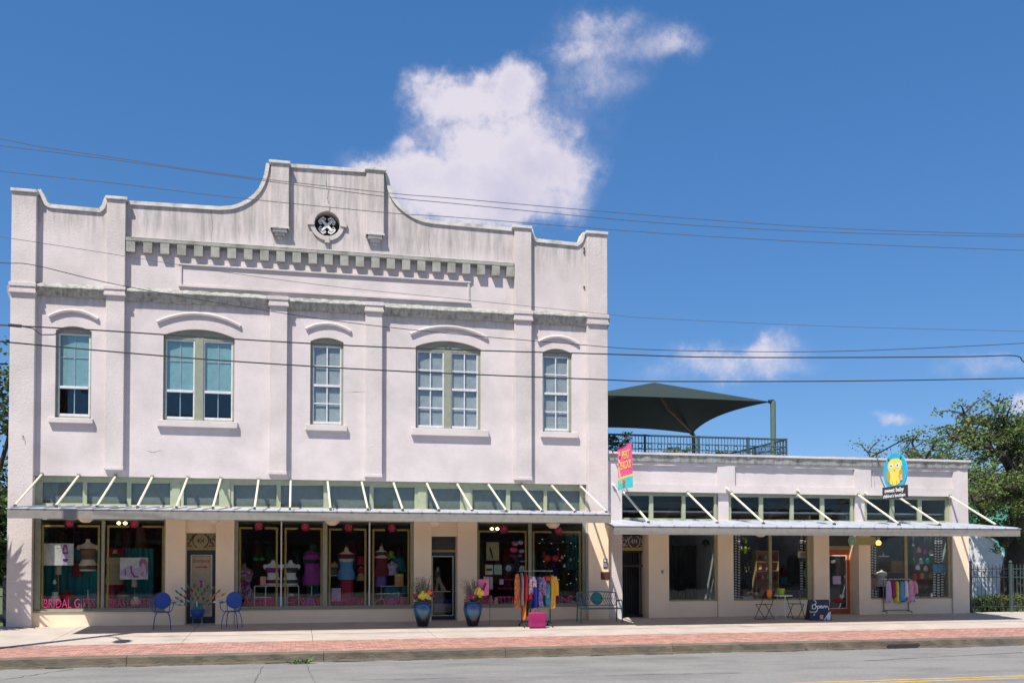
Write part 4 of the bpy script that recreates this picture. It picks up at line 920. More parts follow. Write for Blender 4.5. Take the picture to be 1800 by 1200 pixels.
# leaf helper ----------------------------------------------------
def leaves(pts, mat, name, parent, size, n_per, spread, seed=0, flat=.5, fn=None, aspect=.5):
    rr = random.Random(seed); vs = []; fs = []
    for c in pts:
        for _ in range(n_per):
            while True:
                d = Vector((rr.uniform(-1,1),rr.uniform(-1,1),rr.uniform(-1,1)))
                if d.length < 1: break
            p = Vector(c)+Vector((d.x*spread,d.y*spread,d.z*spread*flat))
            s_ = size*rr.uniform(.6,1.35)
            a = Vector((rr.gauss(0,1),rr.gauss(0,1),rr.gauss(0,.5))).normalized(); b = a.cross(Vector((rr.gauss(0,1),rr.gauss(0,1),rr.gauss(0,1)))).normalized()
            k = len(vs); vs += [p-a*s_*.5, p+b*s_*aspect*.5, p+a*s_*.5, p-b*s_*aspect*.5]; fs.append([k,k+1,k+2,k+3])
    m_ = MB(); m_.v = [tuple(v) for v in vs]; m_.f = fs
    return m_.build(name, mat, parent, fix=False)
# terrace plants and furniture
def plant(px, py0, Y, h, w, label, mat='leaf', n=26, seed=1, base_z=None, size=.16):
    p = at(px,py0,Y); bz = base_z if base_z is not None else tz
    t = root('potted_plant', (p.x,Y,bz), label, 'plant', None)
    MB().lathe([(.14,0),(.2,.32),(.21,.34),(.17,.34)],(p.x,Y,bz),12).build('pot','brown',t,smooth=True)
    rr = random.Random(seed); leaves([(p.x+rr.uniform(-w,w),Y+rr.uniform(-w,w)*.6,bz+.35+rr.uniform(.15,1)*h) for _ in range(n)], mat, 'foliage', t, size, 14, .16, seed)
    MB().tube([(p.x,Y,bz+.3),(p.x,Y,bz+.3+h*.7)],.02,5).build('stem','bark',t)
plant(1192,800,4.6,.85,.42,'pale green bushy plant behind the terrace railing, left of the sail post','leaf',26,2)
plant(1250,800,5.2,.75,.55,'pale green spreading plant behind the railing right of the black sail post','leaf',30,3)
plant(1266,800,7.5,1.0,.3,'small upright green plant at the middle of the roof terrace','leaf',14,4)
plant(1081,800,3.4,1.15,.42,'dark leafy plant beside the tall white wall on the terrace','leaf_dark',44,5)
def patio_chair(px, Y, label, rz):
    p = at(px,790,Y); t = root('patio_chair', (0,0,0), label, 'chair', 'black iron chairs on the roof terrace')
    m_ = MB()
    for sx_ in (-.22,.22): m_.tube([(sx_,-.22,0),(sx_,-.2,.45),(sx_,.2,.45),(sx_,.26,.95)],.016,5)
    for sx_ in (-.22,.22): m_.tube([(sx_,.24,0),(sx_,.2,.45)],.016,5)
    m_.build('frame','black_iron',t); s_ = MB()
    for i in range(7): s_.box(-.22,.22,-.2+.058*i,-.165+.058*i,.45,.465)
    s_.build('seat','black_iron',t); b = MB()
    for i in range(6): b.tube([(-.18+.072*i,.205,.5),(-.18+.072*i,.26,.93)],.009,4)
    b.tube([(-.22,.26,.95),(.22,.26,.95)],.016,5); b.build('backrest','black_iron',t)
    t.location = (p.x,Y,tz); t.rotation_euler.z = rz
patio_chair(1300,4.0,'black iron terrace chair left of the green sail post',.4); patio_chair(1322,4.3,'black iron terrace chair close beside the green sail post',-.5); patio_chair(1278,4.4,'black iron terrace chair, leftmost of the three by the railing',1.4)
tb = root('patio_table', (X(1340,790,5.2),5.2,tz), 'black round iron table at the right end of the roof terrace', 'table'); c = tb.location
MB().lathe([(.5,.72),(.5,.75)],c,20).build('tabletop','black_iron',tb); MB().tube([(c.x,c.y,tz),(c.x,c.y,tz+.72)],.03,6).build('leg','black_iron',tb)

# ================================================================ SURROUNDINGS
def tube_limb(m_, pts, r0, r1, n=8):
    k = len(pts); m_.tube(pts, [r0+(r1-r0)*i/(k-1) for i in range(k)], n)
def tree(name, label, base, trunk_r, limbs, mat, size, n_per, spread, seed, group=None, flat=.55, trunk_pts=None):
    t = root(name, base, label, 'tree', group); tr = MB(); b = Vector(base)
    tp = [b+Vector(q) for q in trunk_pts]; tube_limb(tr, tp, trunk_r*1.25, trunk_r*.6, 10); top_ = tp[-1]
    tips = []; rr = random.Random(seed)
    for l in limbs:
        P = [top_+Vector((0,0,-.2))]+[b+Vector(q) for q in l]
        Q = []
        for i in range(len(P)-1):
            for k in range(3):
                v = P[i].lerp(P[i+1],k/3); Q.append(v+(Vector((rr.uniform(-.14,.14),rr.uniform(-.14,.14),rr.uniform(-.1,.1))) if (i or k) else Vector()))
        Q.append(P[-1]); tube_limb(tr, Q, trunk_r*.5, .03, 7)
        for i in range(max(1,len(Q)//3),len(Q)):
            for _ in range(3):
                d = Vector((rr.uniform(-1,1),rr.uniform(-1,1),rr.uniform(-.35,.8))).normalized()*rr.uniform(.4,1.25)
                e = Q[i]+d; tube_limb(tr,[Q[i],Q[i].lerp(e,.5)+Vector((0,0,.1)),e],.05,.014,4); tips += [e, Q[i].lerp(e,.55)]
    tr.build('trunk','bark',t,smooth=True)
    leaves(tips, mat, 'crown', t, size, n_per, spread, seed, flat)
    return t
# live oak at the right
ob = at(1790,1040,4.5); ob.z = -.03
def rel(px, py, Y): p = at(px,py,Y); return (p.x-ob.x, p.y-ob.y, p.z-ob.z)
limbs = [[rel(1768,955,4.4),rel(1745,930,4.3),rel(1728,905,4.2),rel(1715,885,4)],[rel(1786,830,4.5),rel(1750,790,4.2),rel(1700,778,3.8),rel(1672,770,3.6)],[rel(1782,800,4.6),rel(1765,760,4.8),rel(1725,745,5),rel(1695,727,5)],[rel(1776,790,4.5),rel(1758,775,4.4),rel(1735,772,4.2),rel(1690,757,4)],
 [rel(1786,780,4.5),rel(1770,750,4.5),rel(1752,725,4.4)],[rel(1800,790,5),rel(1815,760,5.2),rel(1850,755,5.4)],[rel(1806,830,4),rel(1840,790,3.6),rel(1900,770,3.4)],[rel(1800,860,4),rel(1770,868,3.2),rel(1738,875,2.6),rel(1712,880,2.4)],
 [rel(1790,850,5.5),rel(1740,835,7),rel(1702,840,8),rel(1690,835,8.4)],[rel(1800,880,4),rel(1820,880,3.4),rel(1860,870,3)],[rel(1796,870,6),rel(1760,860,7.5),rel(1730,855,8.5)],[rel(1790,800,4.5),rel(1788,770,5),rel(1800,745,5.2)],[rel(1800,850,4),rel(1785,862,2.8),rel(1760,855,2.4)],[rel(1790,860,5.5),rel(1760,880,6.5),rel(1735,895,7)],[rel(1790,850,6),rel(1765,870,7.5),rel(1745,880,8)],[rel(1800,850,3),rel(1812,880,2.4),rel(1822,900,2.2)]]
tree('oak_tree','spreading live oak with dark twisted trunk at the right beyond the iron fence',ob,.55,limbs,'leaf',.135,24,.36,11,trunk_pts=[(0,0,-.1),(-.05,0,1.2),(.12,.05,2.1),(-.1,.1,3.0),(.0,0,3.5)])
# trees behind the low building
def simple_tree(label, px, Y, hx, ztop, zlow, seed, mat='leaf', name='oak_tree', n=9, size=.18, n_per=22, spread=.55, r=.35):
    x = X(px,800,Y); rr = random.Random(seed); L_ = []
    for i in range(n):
        a = 2*pi*i/n+rr.uniform(-.3,.3); rad = hx*rr.uniform(.55,1); zz = rr.uniform(zlow+.5,ztop-.6)
        L_.append([(cos(a)*rad*.45,sin(a)*rad*.45,zz*.75+zlow*.1),(cos(a)*rad,sin(a)*rad,zz)])
    L_.append([(0,0,ztop-1.5),(.3,0,ztop-.7)])
    tree(name,label,(x,Y,-.1),r,L_,mat,size,n_per,spread,seed,trunk_pts=[(0,0,0),(.1,0,zlow*.5),(0,.1,zlow)])
yy = 22.0
simple_tree('leafy oak crown rising behind the shop parapet, left of the big live oak',1600,yy,4.2,Z(1600,760,yy)+.4,4.5,21)
simple_tree('oak crown behind the shop parapet between the owl sign and the live oak',1672,yy+2,3.6,Z(1660,785,yy+2)+.2,4.0,22)
simple_tree('dense green tree filling the gap behind the live oak trunk',1735,19.0,4.2,Z(1735,835,19)+.3,1.6,23,n=14)
# left edge: dense tree behind an iron fence, palm in front of the corner
simple_tree('dense dark tree at the left edge beside the white building',-35,4.5,2.6,Z(5,625,4.5),1.0,31,'leaf_dark','shrub_tree',n=18,size=.19,n_per=30,spread=.62,r=.2)
pal = root('palm_tree', (-8.7,-1.3,-.05), 'spiky palm standing beside the left corner, mostly out of view', 'tree')
MB().tube([(-8.7,-1.3,-.08),(-8.65,-1.3,1.4),(-8.6,-1.3,3.3)],.13,8).build('trunk','bark',pal)
rr = random.Random(9); m_ = MB()
for i in range(260):
    a = rr.uniform(0,2*pi); e = rr.uniform(-.9,1.1); L_ = rr.uniform(.75,1.05); o_ = Vector((-8.62,-1.3,rr.choice((1.7,2.3,2.9,3.5,3.7)))); d = Vector((cos(a)*cos(e),sin(a)*cos(e),sin(e))); s_ = Vector((-sin(a),cos(a),0))*.034
    p1 = o_+d*L_*.55; p2 = o_+d*L_+Vector((0,0,-.12*L_))
    m_.add([o_-s_,o_+s_,p1+s_,p1-s_],[[0,1,2,3]]); m_.add([p1-s_,p1+s_,p2],[[0,1,2]])
m_.build('crown','leaf_dark',pal,fix=False)
# iron fences
def fence(name, x0, x1, y, ztop, label, posts, mat='black_iron', z0=.04, rings=True, pitch=.135):
    f = root(name, ((x0+x1)/2,y,0), label, 'fence')
    for z in (ztop-.12,ztop-.40,z0+.16): MB().box(x0,x1,y-.015,y+.015,z-.015,z+.015).build('rail',mat,f)
    n = int((x1-x0)/pitch); me = MB().tube([(0,0,z0+.05),(0,0,ztop-.02),(0,0,ztop+.06)],[.012,.012,.002],5).mesh('picket',mat)
    mr_ = MB().tube([(.05*cos(2*pi*i/10),0,ztop-.26+.05*sin(2*pi*i/10)) for i in range(10)],.010,4,closed=True).mesh('ring',mat)
    for i in range(1,n):
        inst('picket',me,f,(x0+(x1-x0)*i/n,y,0))
        if rings and i%2: inst('ring',mr_,f,(x0+(x1-x0)*(i+.5)/n,y,0))
    for px_ in posts:
        MB().box(px_-.04,px_+.04,y-.04,y+.04,-.05,ztop+.05).build('post',mat,f); MB().ball((px_,y,ztop+.11),.06,.06,.06,8,6).build('finial',mat,f)
    return f
fy = .25; fz = Z(1705,990,fy)-.06
xm = X(1773,1000,fy)
fence('iron_fence', X(1703.5,1000,fy)+.03, xm-.05, fy, fz, 'black iron picket fence with ring ornaments joined to the shop wall', [X(1705.5,1000,fy)])
fence('iron_fence', xm, xm+3.2, fy-.05, fz, 'grey green iron fence panel in front of the live oak trunk', [xm+.03,xm+3.1], mat='green_iron')
fence('iron_fence', XL-4, XL-.12, .5, Z(5,1022,.5), 'dark iron fence at the left edge beside the corner downpipe', [XL-.2,XL-2.1], rings=False)
# hedges behind the right fence
for k, (l, r, yt, Y, lbl, mat) in enumerate(((1707,1748,1046,1.0,'dark green clipped shrub behind the iron fence next to the wall','leaf_dark'),(1738,1775,1044,1.25,'yellow green shrub behind the fence in front of the white arched shed','leaf_hedge'),(1772,1840,1042,.95,'reddish green shrub at the right edge below the oak trunk','leaf_hedge'))):
    p = at((l+r)/2,1090,Y); w = (X(r,1050,Y)-X(l,1050,Y))/2; h = Z((l+r)/2,yt,Y)
    t = root('shrub', (p.x,Y,-.03), lbl, 'shrub', None); rr = random.Random(k+50)
    leaves([(p.x+rr.uniform(-w,w),Y+rr.uniform(-.4,.4),rr.uniform(.05,h-.1)) for _ in range(110)], mat,'foliage',t,.085,22,.16,k+60,1.0)
    MB().tube([(p.x,Y,-.05),(p.x,Y,h*.6)],.03,5).build('stem','bark',t)
# white arched shed and green building behind the oak
qy = 9.0
qs = root('arched_shed', (X(1730,1000,qy),qy,0), 'white shed with rounded arched end behind the fence', 'shed')
xr_ = X(1769,990,qy); zt_ = Z(1715,922,qy); xl_ = xr_-5.2; cxq = xr_-2.6
prof = [(xr_,0),(xr_,1.2)]+[(cxq+2.6*cos(a),1.2+(zt_-1.2)*sin(a)) for a in [pi*i/20 for i in range(21)]]+[(xl_,1.2),(xl_,0)]
MB().prism(prof,qy,qy+10).build('shell','quonset',qs)
arcp = [(x,z) for x,z in prof if z >= 1.2]
MB().tube([(x,qy-.02,z) for x,z in arcp],.06,6).build('eave_trim','white',qs)
for i in range(9):
    z = .12+.17*i
    MB().box(xl_+.02,xr_-.02,qy-.03,qy-.002,z,z+.155).build('siding_board','quonset',qs)
gb_ = root('green_building', (X(1810,950,14),14,0), 'bright green clad building half hidden behind the oak', 'building')
gx = X(1789,950,14)
MB().box(gx,gx+14,14,22,-.05,Z(1795,868,14)).build('wall','green_siding',gb_); MB().box(gx-.2,gx+14.2,13.7,22.2,Z(1795,868,14),Z(1795,862,14)).build('roof','green_siding',gb_)
for i in range(14):
    z = .15+i*.28
    MB().box(gx+.01,gx+13.9,13.96,13.999,z,z+.255).build('siding_board','green_siding',gb_)
# street pole with lamp just outside the left edge, and the overhead lines
PX, PY = -7.6, -5.85
pole = root('utility_pole', (PX,PY,zs(PY)), 'wooden utility pole with street lamp arm at the left kerb', 'utility pole')
MB().tube([(PX,PY,zs(PY)-.1),(PX,PY,11.6)],[.17,.11],12).build('pole','pole_wood',pole)
MB().box(PX-.06,PX+.06,PY-.9,PY+.9,10.95,11.08).build('crossarm','pole_wood',pole)
MB().tube([(PX,PY,7.2),(PX+.15,PY-.6,7.7),(PX+.3,PY-1.2,7.8)],.035,6).build('lamp_arm','grey',pole); MB().ball((PX+.38,PY-1.5,7.78),.22,.42,.12,10,6).build('lamp_head','grey',pole)
WY = -5.85
def wire(pxs, r, mat, label, dY=0.0):
    P = [at(x,y,WY+dY) for x,y in pxs]
    P = [P[0]*2-P[1]]+P+[P[-1]*2-P[-2]]
    Q = []
    for i in range(1,len(P)-2):
        for k in range(8):
            t = k/8; a,b,c,d = P[i-1],P[i],P[i+1],P[i+2]; Q.append(.5*((b*2)+(c-a)*t+(a*2-b*5+c*4-d)*t*t+(b*3-a-c*3+d)*t**3))
    Q.append(P[-2]); o = MB().tube(Q,r,5).build('power_line',mat); return tag(o,label,'power line','overhead lines along the street')
wire([(-60,236),(0,244),(77,259),(200,277),(400,307),(680,339),(800,349),(1160,380),(1480,402),(1800,412.5),(1900,415)],.0085,'cable_thin','thin overhead wire, topmost of the lines crossing the parapet',.25)
wire([(-60,248),(0,256),(200,281),(400,309),(680,346),(800,358),(1160,392),(1480,409),(1800,416),(1900,417)],.0085,'cable_thin','thin overhead wire running just beneath the topmost one',-.25)
wire([(-60,292),(0,301),(200,322),(400,346),(680,374),(800,382),(1160,410),(1480,428),(1800,440),(1900,443)],.0085,'cable_thin','thin overhead wire, third from the top, passing above the round vent',0)
wire([(-60,408),(0,416),(200,447),(400,479),(600,505),(800,525),(1065,552),(1160,560),(1480,574),(1800,582),(1900,584)],.006,'cable_thin','faintest thin wire crossing the sunk panel of the parapet',.1)
wire([(-60,452),(5,462),(60,466),(200,499),(400,535),(600,565),(780,585),(1000,604),(1160,615),(1420,618),(1620,612),(1800,603),(1900,597)],.009,'cable','slack dark service wire sagging across the cornice to the right',.15)
wire([(-60,566),(0,571),(160,579.5),(400,595),(700,611),(1062,622),(1250,627.5),(1500,628),(1700,626.5),(1783,625),(1800,636),(1830,650)],.016,'cable','thick black cable crossing the arched window heads',-.1)
wire([(-60,594),(0,600),(200,618),(400,634),(700,652),(1062,667),(1160,670),(1480,669.5),(1800,664.5),(1900,662)],.016,'cable','thick black cable, lowest of all, crossing the window sashes',.05)
sp = MB(); a = at(15,571,WY-.1); b_ = at(38,573,WY-.1); sp.tube([a,b_],.035,8); sp.tube([at(35,573,WY-.1),at(58,577,WY-.1),at(72,588,WY-.1),at(95,588,WY-.1),at(112,580,WY-.1)],.013,5)
tag(sp.build('cable_splice','cable'),'black splice and loop on the thick cable at the left corner','cable splice')
# the other side of the street (behind the camera): what the shop glass reflects
def opposite():
    ob2 = root('opposite_building', (6,-47,ZR), 'long low dark brick building on the opposite side of the street', 'building')
    MB().plate([(-34,ZR),(46,ZR),(46,6.2),(-34,6.2)],[[(x,.6),(x+3.6,.6),(x+3.6,2.9),(x,2.9)] for x in range(-32,42,6)],-46.6,-47).build('wall',nmat('dark_brick',(.16,.09,.07),rough=.9,var=.2),ob2)
    MB().box(-34,46,-58,-47.02,ZR,6.0).build('shell','charcoal',ob2)
    me = MB().box(0,3.6,-46.9,-46.88,.6,2.9).mesh('window','glass')
    for x in range(-32,42,6): inst('window',me,ob2,(x,0,0))
    MB().box(-34,46,-46.6,-44.4,3.2,3.35).build('canopy','fascia',ob2)
opposite()

# ================================================================ OBJECTS ON THE SIDEWALK
def finish(t, loc, rz=0.0): t.location = loc; t.rotation_euler.z = rz; return t
def onwalk(px, py): return gnd(px, py)
# blue metal chairs with round backs
def blue_chair(label):
    t = root('blue_chair', (0,0,0), label, 'chair', 'blue metal chairs by the entrance')
    b = MB(); n = 28; R = .205; cz = .755
    tilt = lambda x, z, y0: (x, y0+.10*(z-cz), z)
    ring = [(R*cos(2*pi*i/n), cz+R*1.04*sin(2*pi*i/n)) for i in range(n)]
    vs = [tilt(x,z,.17) for x,z in ring]+[tilt(x,z,.185) for x,z in ring]
    b.add(vs,[list(range(n)),list(range(2*n-1,n-1,-1))]+[[i,(i+1)%n,n+(i+1)%n,n+i] for i in range(n)]); b.build('backrest','blue_chair',t)
    b2 = MB().tube([tilt(x,z,.177) for x,z in ring],.014,6,closed=True); b2.build('back_rim','blue_chair',t)
    MB().lathe([(.195,0),(.205,.012),(.195,.026)],(0,-.02,.445),24,1.0,1.05).build('seat','blue_chair',t,smooth=True)
    for sx in (-1,1):
        MB().tube([(sx*.17,.12,.46),(sx*.185,.16,.56),(sx*.20,.165,.70)],.012,6).build('back_support','blue_chair',t)
        MB().tube([(sx*.20,.17,.72),(sx*.25,.05,.69),(sx*.28,-.10,.68),(sx*.28,-.17,.64),(sx*.25,-.18,.52),(sx*.18,-.16,.455)],.012,6).build('armrest','blue_chair',t)
        for y_ in (-1,1):
            MB().tube([(sx*.13,y_*.15-.02,.45),(sx*.18,y_*.19-.02,.36),(sx*.205,y_*.22-.02,.18),(sx*.215,y_*.23-.02,.0)],.0125,6).build('leg','blue_chair',t)
    return t
c1 = blue_chair('blue round backed metal chair left of the teal entrance door'); p = onwalk(285,1105); finish(c1,(p.x,p.y,p.z),.12)
c2 = copy_tree(c1); c2['label'] = 'blue round backed metal chair right of the teal entrance door'; p = onwalk(408,1103.5); finish(c2,(p.x,p.y,p.z),-.22)
# peacock planter of recycled metal in front of the entrance
p = onwalk(347,1100); t = root('peacock_planter', (0,0,0), 'metal peacock planter with fanned coloured feathers at the entrance door', 'garden ornament')
MB().lathe([(.05,.22),(.14,.26),(.19,.36),(.20,.44),(.16,.47)],n=16).build('pot','blue_chair',t,smooth=True)
bd = MB().ball((0,-.03,.50),.13,.15,.12).tube([(0,-.10,.53),(0,-.16,.64),(0,-.18,.74)],[.06,.04,.03],8).ball((0,-.20,.77),.035,.055,.04); bd.build('body','medallion',t,smooth=True)
MB().tube([(0,-.25,.77),(0,-.29,.755)],[.012,.003],5).build('beak','yellow',t); MB().tube([(0,-.155,.56),(0,-.205,.66),(0,-.215,.72)],[.02,.014,.01],6).build('neck_stripe','poster_grey',t)
for sx in (-1,1): MB().tube([(sx*.11,0,.25),(sx*.13,-.04,.0)],.010,5).build('leg','sky_blue',t); MB().ball((sx*.10,.0,.49),.05,.14,.11,8,6).build('wing','teal',t,smooth=True)
fcols = ['moss','brown','teal','olive','maroon','sky_blue','orange','moss','medallion','cream']
fi = 0
for row, (rad, n, s_) in enumerate(((.30,7,.05),(.44,9,.055),(.58,11,.06),(.72,13,.062))):
    for i in range(n):
        a = radians(14+152*i/(n-1)+(7 if row%2 else 0)); cx, cz = rad*cos(a)*1.10, .54+rad*sin(a)*.80
        m_ = MB(); ux, uz = cos(a), sin(a); k = 8
        pts = [(cx+ux*s_*1.15*cos(2*pi*q/k)-uz*s_*.5*sin(2*pi*q/k), .08+.02*row, cz+uz*s_*1.15*cos(2*pi*q/k)+ux*s_*.5*sin(2*pi*q/k)) for q in range(k)]
        m_.extr(pts,(0,.008,0)).build('feather',fcols[(fi*7)%10],t); fi += 1
        if row == 3: MB().tube([(0,.1,.55),(cx*.9,.115,.56+(cz-.56)*.9)],.006,4).build('feather_stem','green_iron',t)
finish(t,p,0)
# glazed pots
def big_pot(px, py, label, seed, flowers, r=.255, h=.66, grass_h=.85, lean=0):
    p = onwalk(px,py); t = root('glazed_pot', (0,0,0), label, 'plant pot', 'glazed pots beside the teal door')
    MB().lathe([(.13,0),(.15,.02),(.19,.16),(.245,.36),(.265,.50),(.25,.60),(.235,.63),(.26,.66),(.255,.68),(.22,.67),(.2,.60)],n=24).build('pot','glaze',t,smooth=True)
    MB().lathe([(.2,.0),(.2,.01)],(0,0,.60),16).build('soil','brown',t)
    rr = random.Random(seed); m_ = MB()
    for i in range(190):
        a = rr.uniform(0,2*pi); r0 = rr.uniform(0,.12); sp = rr.uniform(.05,.34); hh = rr.uniform(.55,1)*grass_h
        q0 = Vector((r0*cos(a),r0*sin(a),.61)); q1 = q0+Vector((sp*.5*cos(a),sp*.5*sin(a),hh*.6)); q2 = q0+Vector((sp*cos(a)+lean*hh*.2,sp*sin(a),hh))
        s_ = Vector((-sin(a),cos(a),0))*.006; m_.add([q0-s_,q0+s_,q1+s_,q1-s_],[[0,1,2,3]]); m_.add([q1-s_,q1+s_,q2],[[0,1,2]])
        for _ in range(3):
            f = rr.uniform(.4,1); c = q0.lerp(q2,f)+Vector((rr.uniform(-.02,.02),)*3); u_ = Vector((rr.gauss(0,1),rr.gauss(0,1),rr.gauss(0,1))).normalized()*.017; v_ = u_.cross(Vector((rr.gauss(0,1),rr.gauss(0,1),1))).normalized()*.011
            m_.add([c-u_,c+v_,c+u_,c-v_],[[0,1,2,3]])
    m_.build('grass','dry_grass',t,fix=False)
    lv = [(rr.uniform(-.2,.2),rr.uniform(-.22,.1),rr.uniform(.64,.80)) for _ in range(40)]; leaves(lv,'leaf','foliage',t,.07,8,.07,seed+1,1.0)
    for (fx, fz, s_, col) in flowers:
        f = MB()
        for q in range(9):
            b_ = 2*pi*q/9; d = Vector((cos(b_),rr.uniform(-.3,.1),sin(b_)))*s_; c = Vector((fx,-.20,fz)); w = Vector((-sin(b_),0,cos(b_)))*s_*.42
            f.add([c,c+d*.6+w,c+d,c+d*.6-w],[[0,1,2,3]])
        f.ball((fx,-.215,fz),s_*.35,s_*.25,s_*.35,6,4)
        f.build('flower',col,t,fix=False)
    return finish(t,p)
big_pot(743,1100,'blue glazed pot with yellow and dark red flowers left of the dark glass door',3,[(-.26,.86,.075,'crimson'),(-.22,.80,.06,'maroon'),(-.08,.84,.085,'yellow'),(-.01,.93,.075,'yellow'),(.07,.86,.08,'yellow'),(-.03,.79,.06,'yellow'),(.16,.94,.08,'orange'),(.22,.88,.07,'maroon'),(.20,.99,.06,'crimson'),(.12,.80,.05,'yellow')])
big_pot(831,1099.5,'blue glazed pot with bright yellow and purple flowers beside the pink ribbon flag',5,[(.12,1.0,.10,'yellow'),(.20,.93,.09,'yellow'),(.07,.94,.08,'yellow'),(.17,.86,.07,'amber'),(-.10,.86,.08,'magenta'),(-.15,.80,.07,'purple'),(-.03,.82,.06,'hot_pink')],lean=-.3,grass_h=.78)
# pink ribbon garden flag
p = onwalk(850,1099); q = at(850,1049,p.y)
t = root('garden_flag', (p.x,p.y,p.z), 'small pink flag with dark ribbon loop by the right glazed pot', 'flag')
fl = MB(); x0,x1 = at(840.5,1040,p.y).x, at(859.5,1040,p.y).x; z0,z1 = at(850,1046,p.y).z, at(850,1017.5,p.y).z
n = 8; vs = []
for i in range(n+1):
    x = x0+(x1-x0)*i/n; y = p.y+.012*sin(i*1.1); vs += [(x,y,z0+.012*sin(i)),(x,y,z1)]
fl.add(vs,[[2*i,2*i+2,2*i+3,2*i+1] for i in range(n)])
fl.build('cloth',nmat('ribbon_pink',(.82,.20,.38),rough=.75,var=.15),t,fix=False)
cx, cz = (x0+x1)/2, (z0+z1)/2
MB().tube([(cx-.10,p.y-.02,cz-.01),(cx-.04,p.y-.02,cz-.045),(cx+.02,p.y-.02,cz+.0),(cx+.075,p.y-.02,cz+.10),(cx+.045,p.y-.02,cz+.135),(cx-.0,p.y-.02,cz+.05),(cx+.02,p.y-.02,cz-.03),(cx-.02,p.y-.02,cz-.13)],.013,5).build('ribbon_print','maroon',t)
MB().tube([(x0-.02,p.y+.02,z1+.015),(x1+.03,p.y+.02,z1+.015),(x1+.03,p.y+.02,p.z)],.007,5).build('pole','black_iron',t)
# clothes rack with garments
def rack(px0, px1, pyb, ztop, label, castor=True, mat='black_iron', dep=.28):
    a, b = onwalk(px0,pyb), onwalk(px1,pyb); y = (a.y+b.y)/2; z = SL*y; x0, x1 = a.x, b.x
    t = root('clothes_rack', ((x0+x1)/2,y,z), label, 'clothes rack')
    MB().tube([(x0-.08,y,ztop),(x1+.08,y,ztop)],.014,8).build('rail','chrome',t)
    for x in (x0,x1):
        MB().tube([(x,y,z+.10),(x,y,ztop)],.016,8).build('upright',mat,t)
        MB().tube([(x,y-dep,z+.06),(x,y-dep*.6,z+.11),(x,y+dep*.6,z+.11),(x,y+dep,z+.06)],.016,6).build('base',mat,t)
        for s_ in (-1,1):
            if castor: MB().lathe([(.001,-.03),(.045,-.03),(.045,.03),(.001,.03)],(0,0,0),10).build('castor','rubber',t) if False else MB().ball((x,y+s_*dep,z+.04),.03,.045,.04,8,6).build('castor','rubber',t)
    MB().tube([(x0,y,z+.14),(x1,y,z+.14)],.012,6).build('crossbar',mat,t)
    return x0,x1,y,z
def garment(px, pyt, pyb, Y, wpx, mat, label, cat='garment', group='clothes on the pavement rack', sleeve=None, seed=0, dep=.40, flare=1.15, name='hanging_garment', mat2=None, hook=True):
    p1, p0 = at(px,pyt,Y), at(px,pyb,Y); w = wpx*mpp(p1)*.5; x = p1.x; zt, zb = p1.z, p0.z
    t = root(name, (x,Y,zb), label, cat, group); rr = random.Random(seed+int(px)); n = 18; rings = []
    K = 7
    for i in range(K+1):
        f = i/K; z = zt+(zb-zt)*f; ww = w*(.55 if i==0 else (.85+ (flare-.85)*f)); dd = dep*.5*(.30 if i==0 else (1.0 if i<3 else .92)); ring = []
        for k in range(n):
            a_ = 2*pi*k/n; rip = 1+.17*f*sin(a_*5+seed+px)+.05*sin(a_*3+px)
            ring.append((x+ww*cos(a_)*rip+.012*sin(f*7+px)*f, Y+dd*sin(a_)*rip, z+(.03*sin(a_*3+seed) if i==K else 0)))
        rings.append(ring)
    MB().loft(rings).build('fabric',mat,t,smooth=True)
    if sleeve:
        sx = sleeve*w*1.0
        MB().tube([(x+sx*.6,Y-dep*.35,zt-.03),(x+sx*1.1,Y-dep*.48,zt-(zt-zb)*.25),(x+sx*1.2,Y-dep*.5,zt-(zt-zb)*.62)],[.05,.06,.055],8).build('sleeve',mat2 or mat,t,smooth=True)
    if hook: MB().tube([(x,Y,zt-.02),(x,Y,zt+.05),(x+.02,Y,zt+.09)],.006,4).build('hanger','black_iron',t)
    return t
_p = onwalk(940,1101); ZRK = at(940,1003,_p.y).z
rx0,rx1,rY,rz_ = rack(916.5,968,1100.5,ZRK,'rolling black clothes rack full of colourful clothes on the pavement')
hangs = [(909.5,1008,1066,7.5,'print_orange','long red and orange printed robe, leftmost on the pavement rack',0,-1,None),(917,1006,1063,5,'grey','slim grey top beside the orange robe on the pavement rack',0,None,None),
 (923.5,1007,1054,6.5,'red','bright red blouse on the pavement rack between grey and orange clothes',0,None,None),(922,1030,1087,5.5,'orange','long plain orange scarf dress hanging lowest on the pavement rack',0,None,None),
 (929,1052,1081,7,'dark','black trousers hanging low beneath the white print top',0,None,None),(931.5,1012,1043,9,'print_pink','white and pink floral top on the pavement rack',0,1,None),(930.5,1040,1054,9,'red','red gathered skirt hem below the floral top',0,None,None),
 (939.5,1014,1067,8.5,'blue','royal blue long dress in the middle of the pavement rack',0,None,None),(948.5,1013,1065,11,'print_purple','grey and violet patterned dress on the pavement rack',0,1,None),(957.5,1014,1022,8,'dark','black folded top with hanger right of the violet dress',0,None,None),
 (962,1021,1065,10,'print_teal','teal and pale blue print dress on the pavement rack',0,None,None),(961,1012,1021,13,'red','red short cape peeking above the teal dress',0,None,None)]
for (px,yt,yb,w,mt,lb,sd,sl,_) in hangs: garment(px,yt,yb,rY-.03*(int(px)%3),w,mt,lb,seed=sd,sleeve=sl)
garment(971,1011,1067,rY-.12,9,'amber','golden yellow jacket, rightmost on the pavement rack',sleeve=1,seed=4,dep=.3)
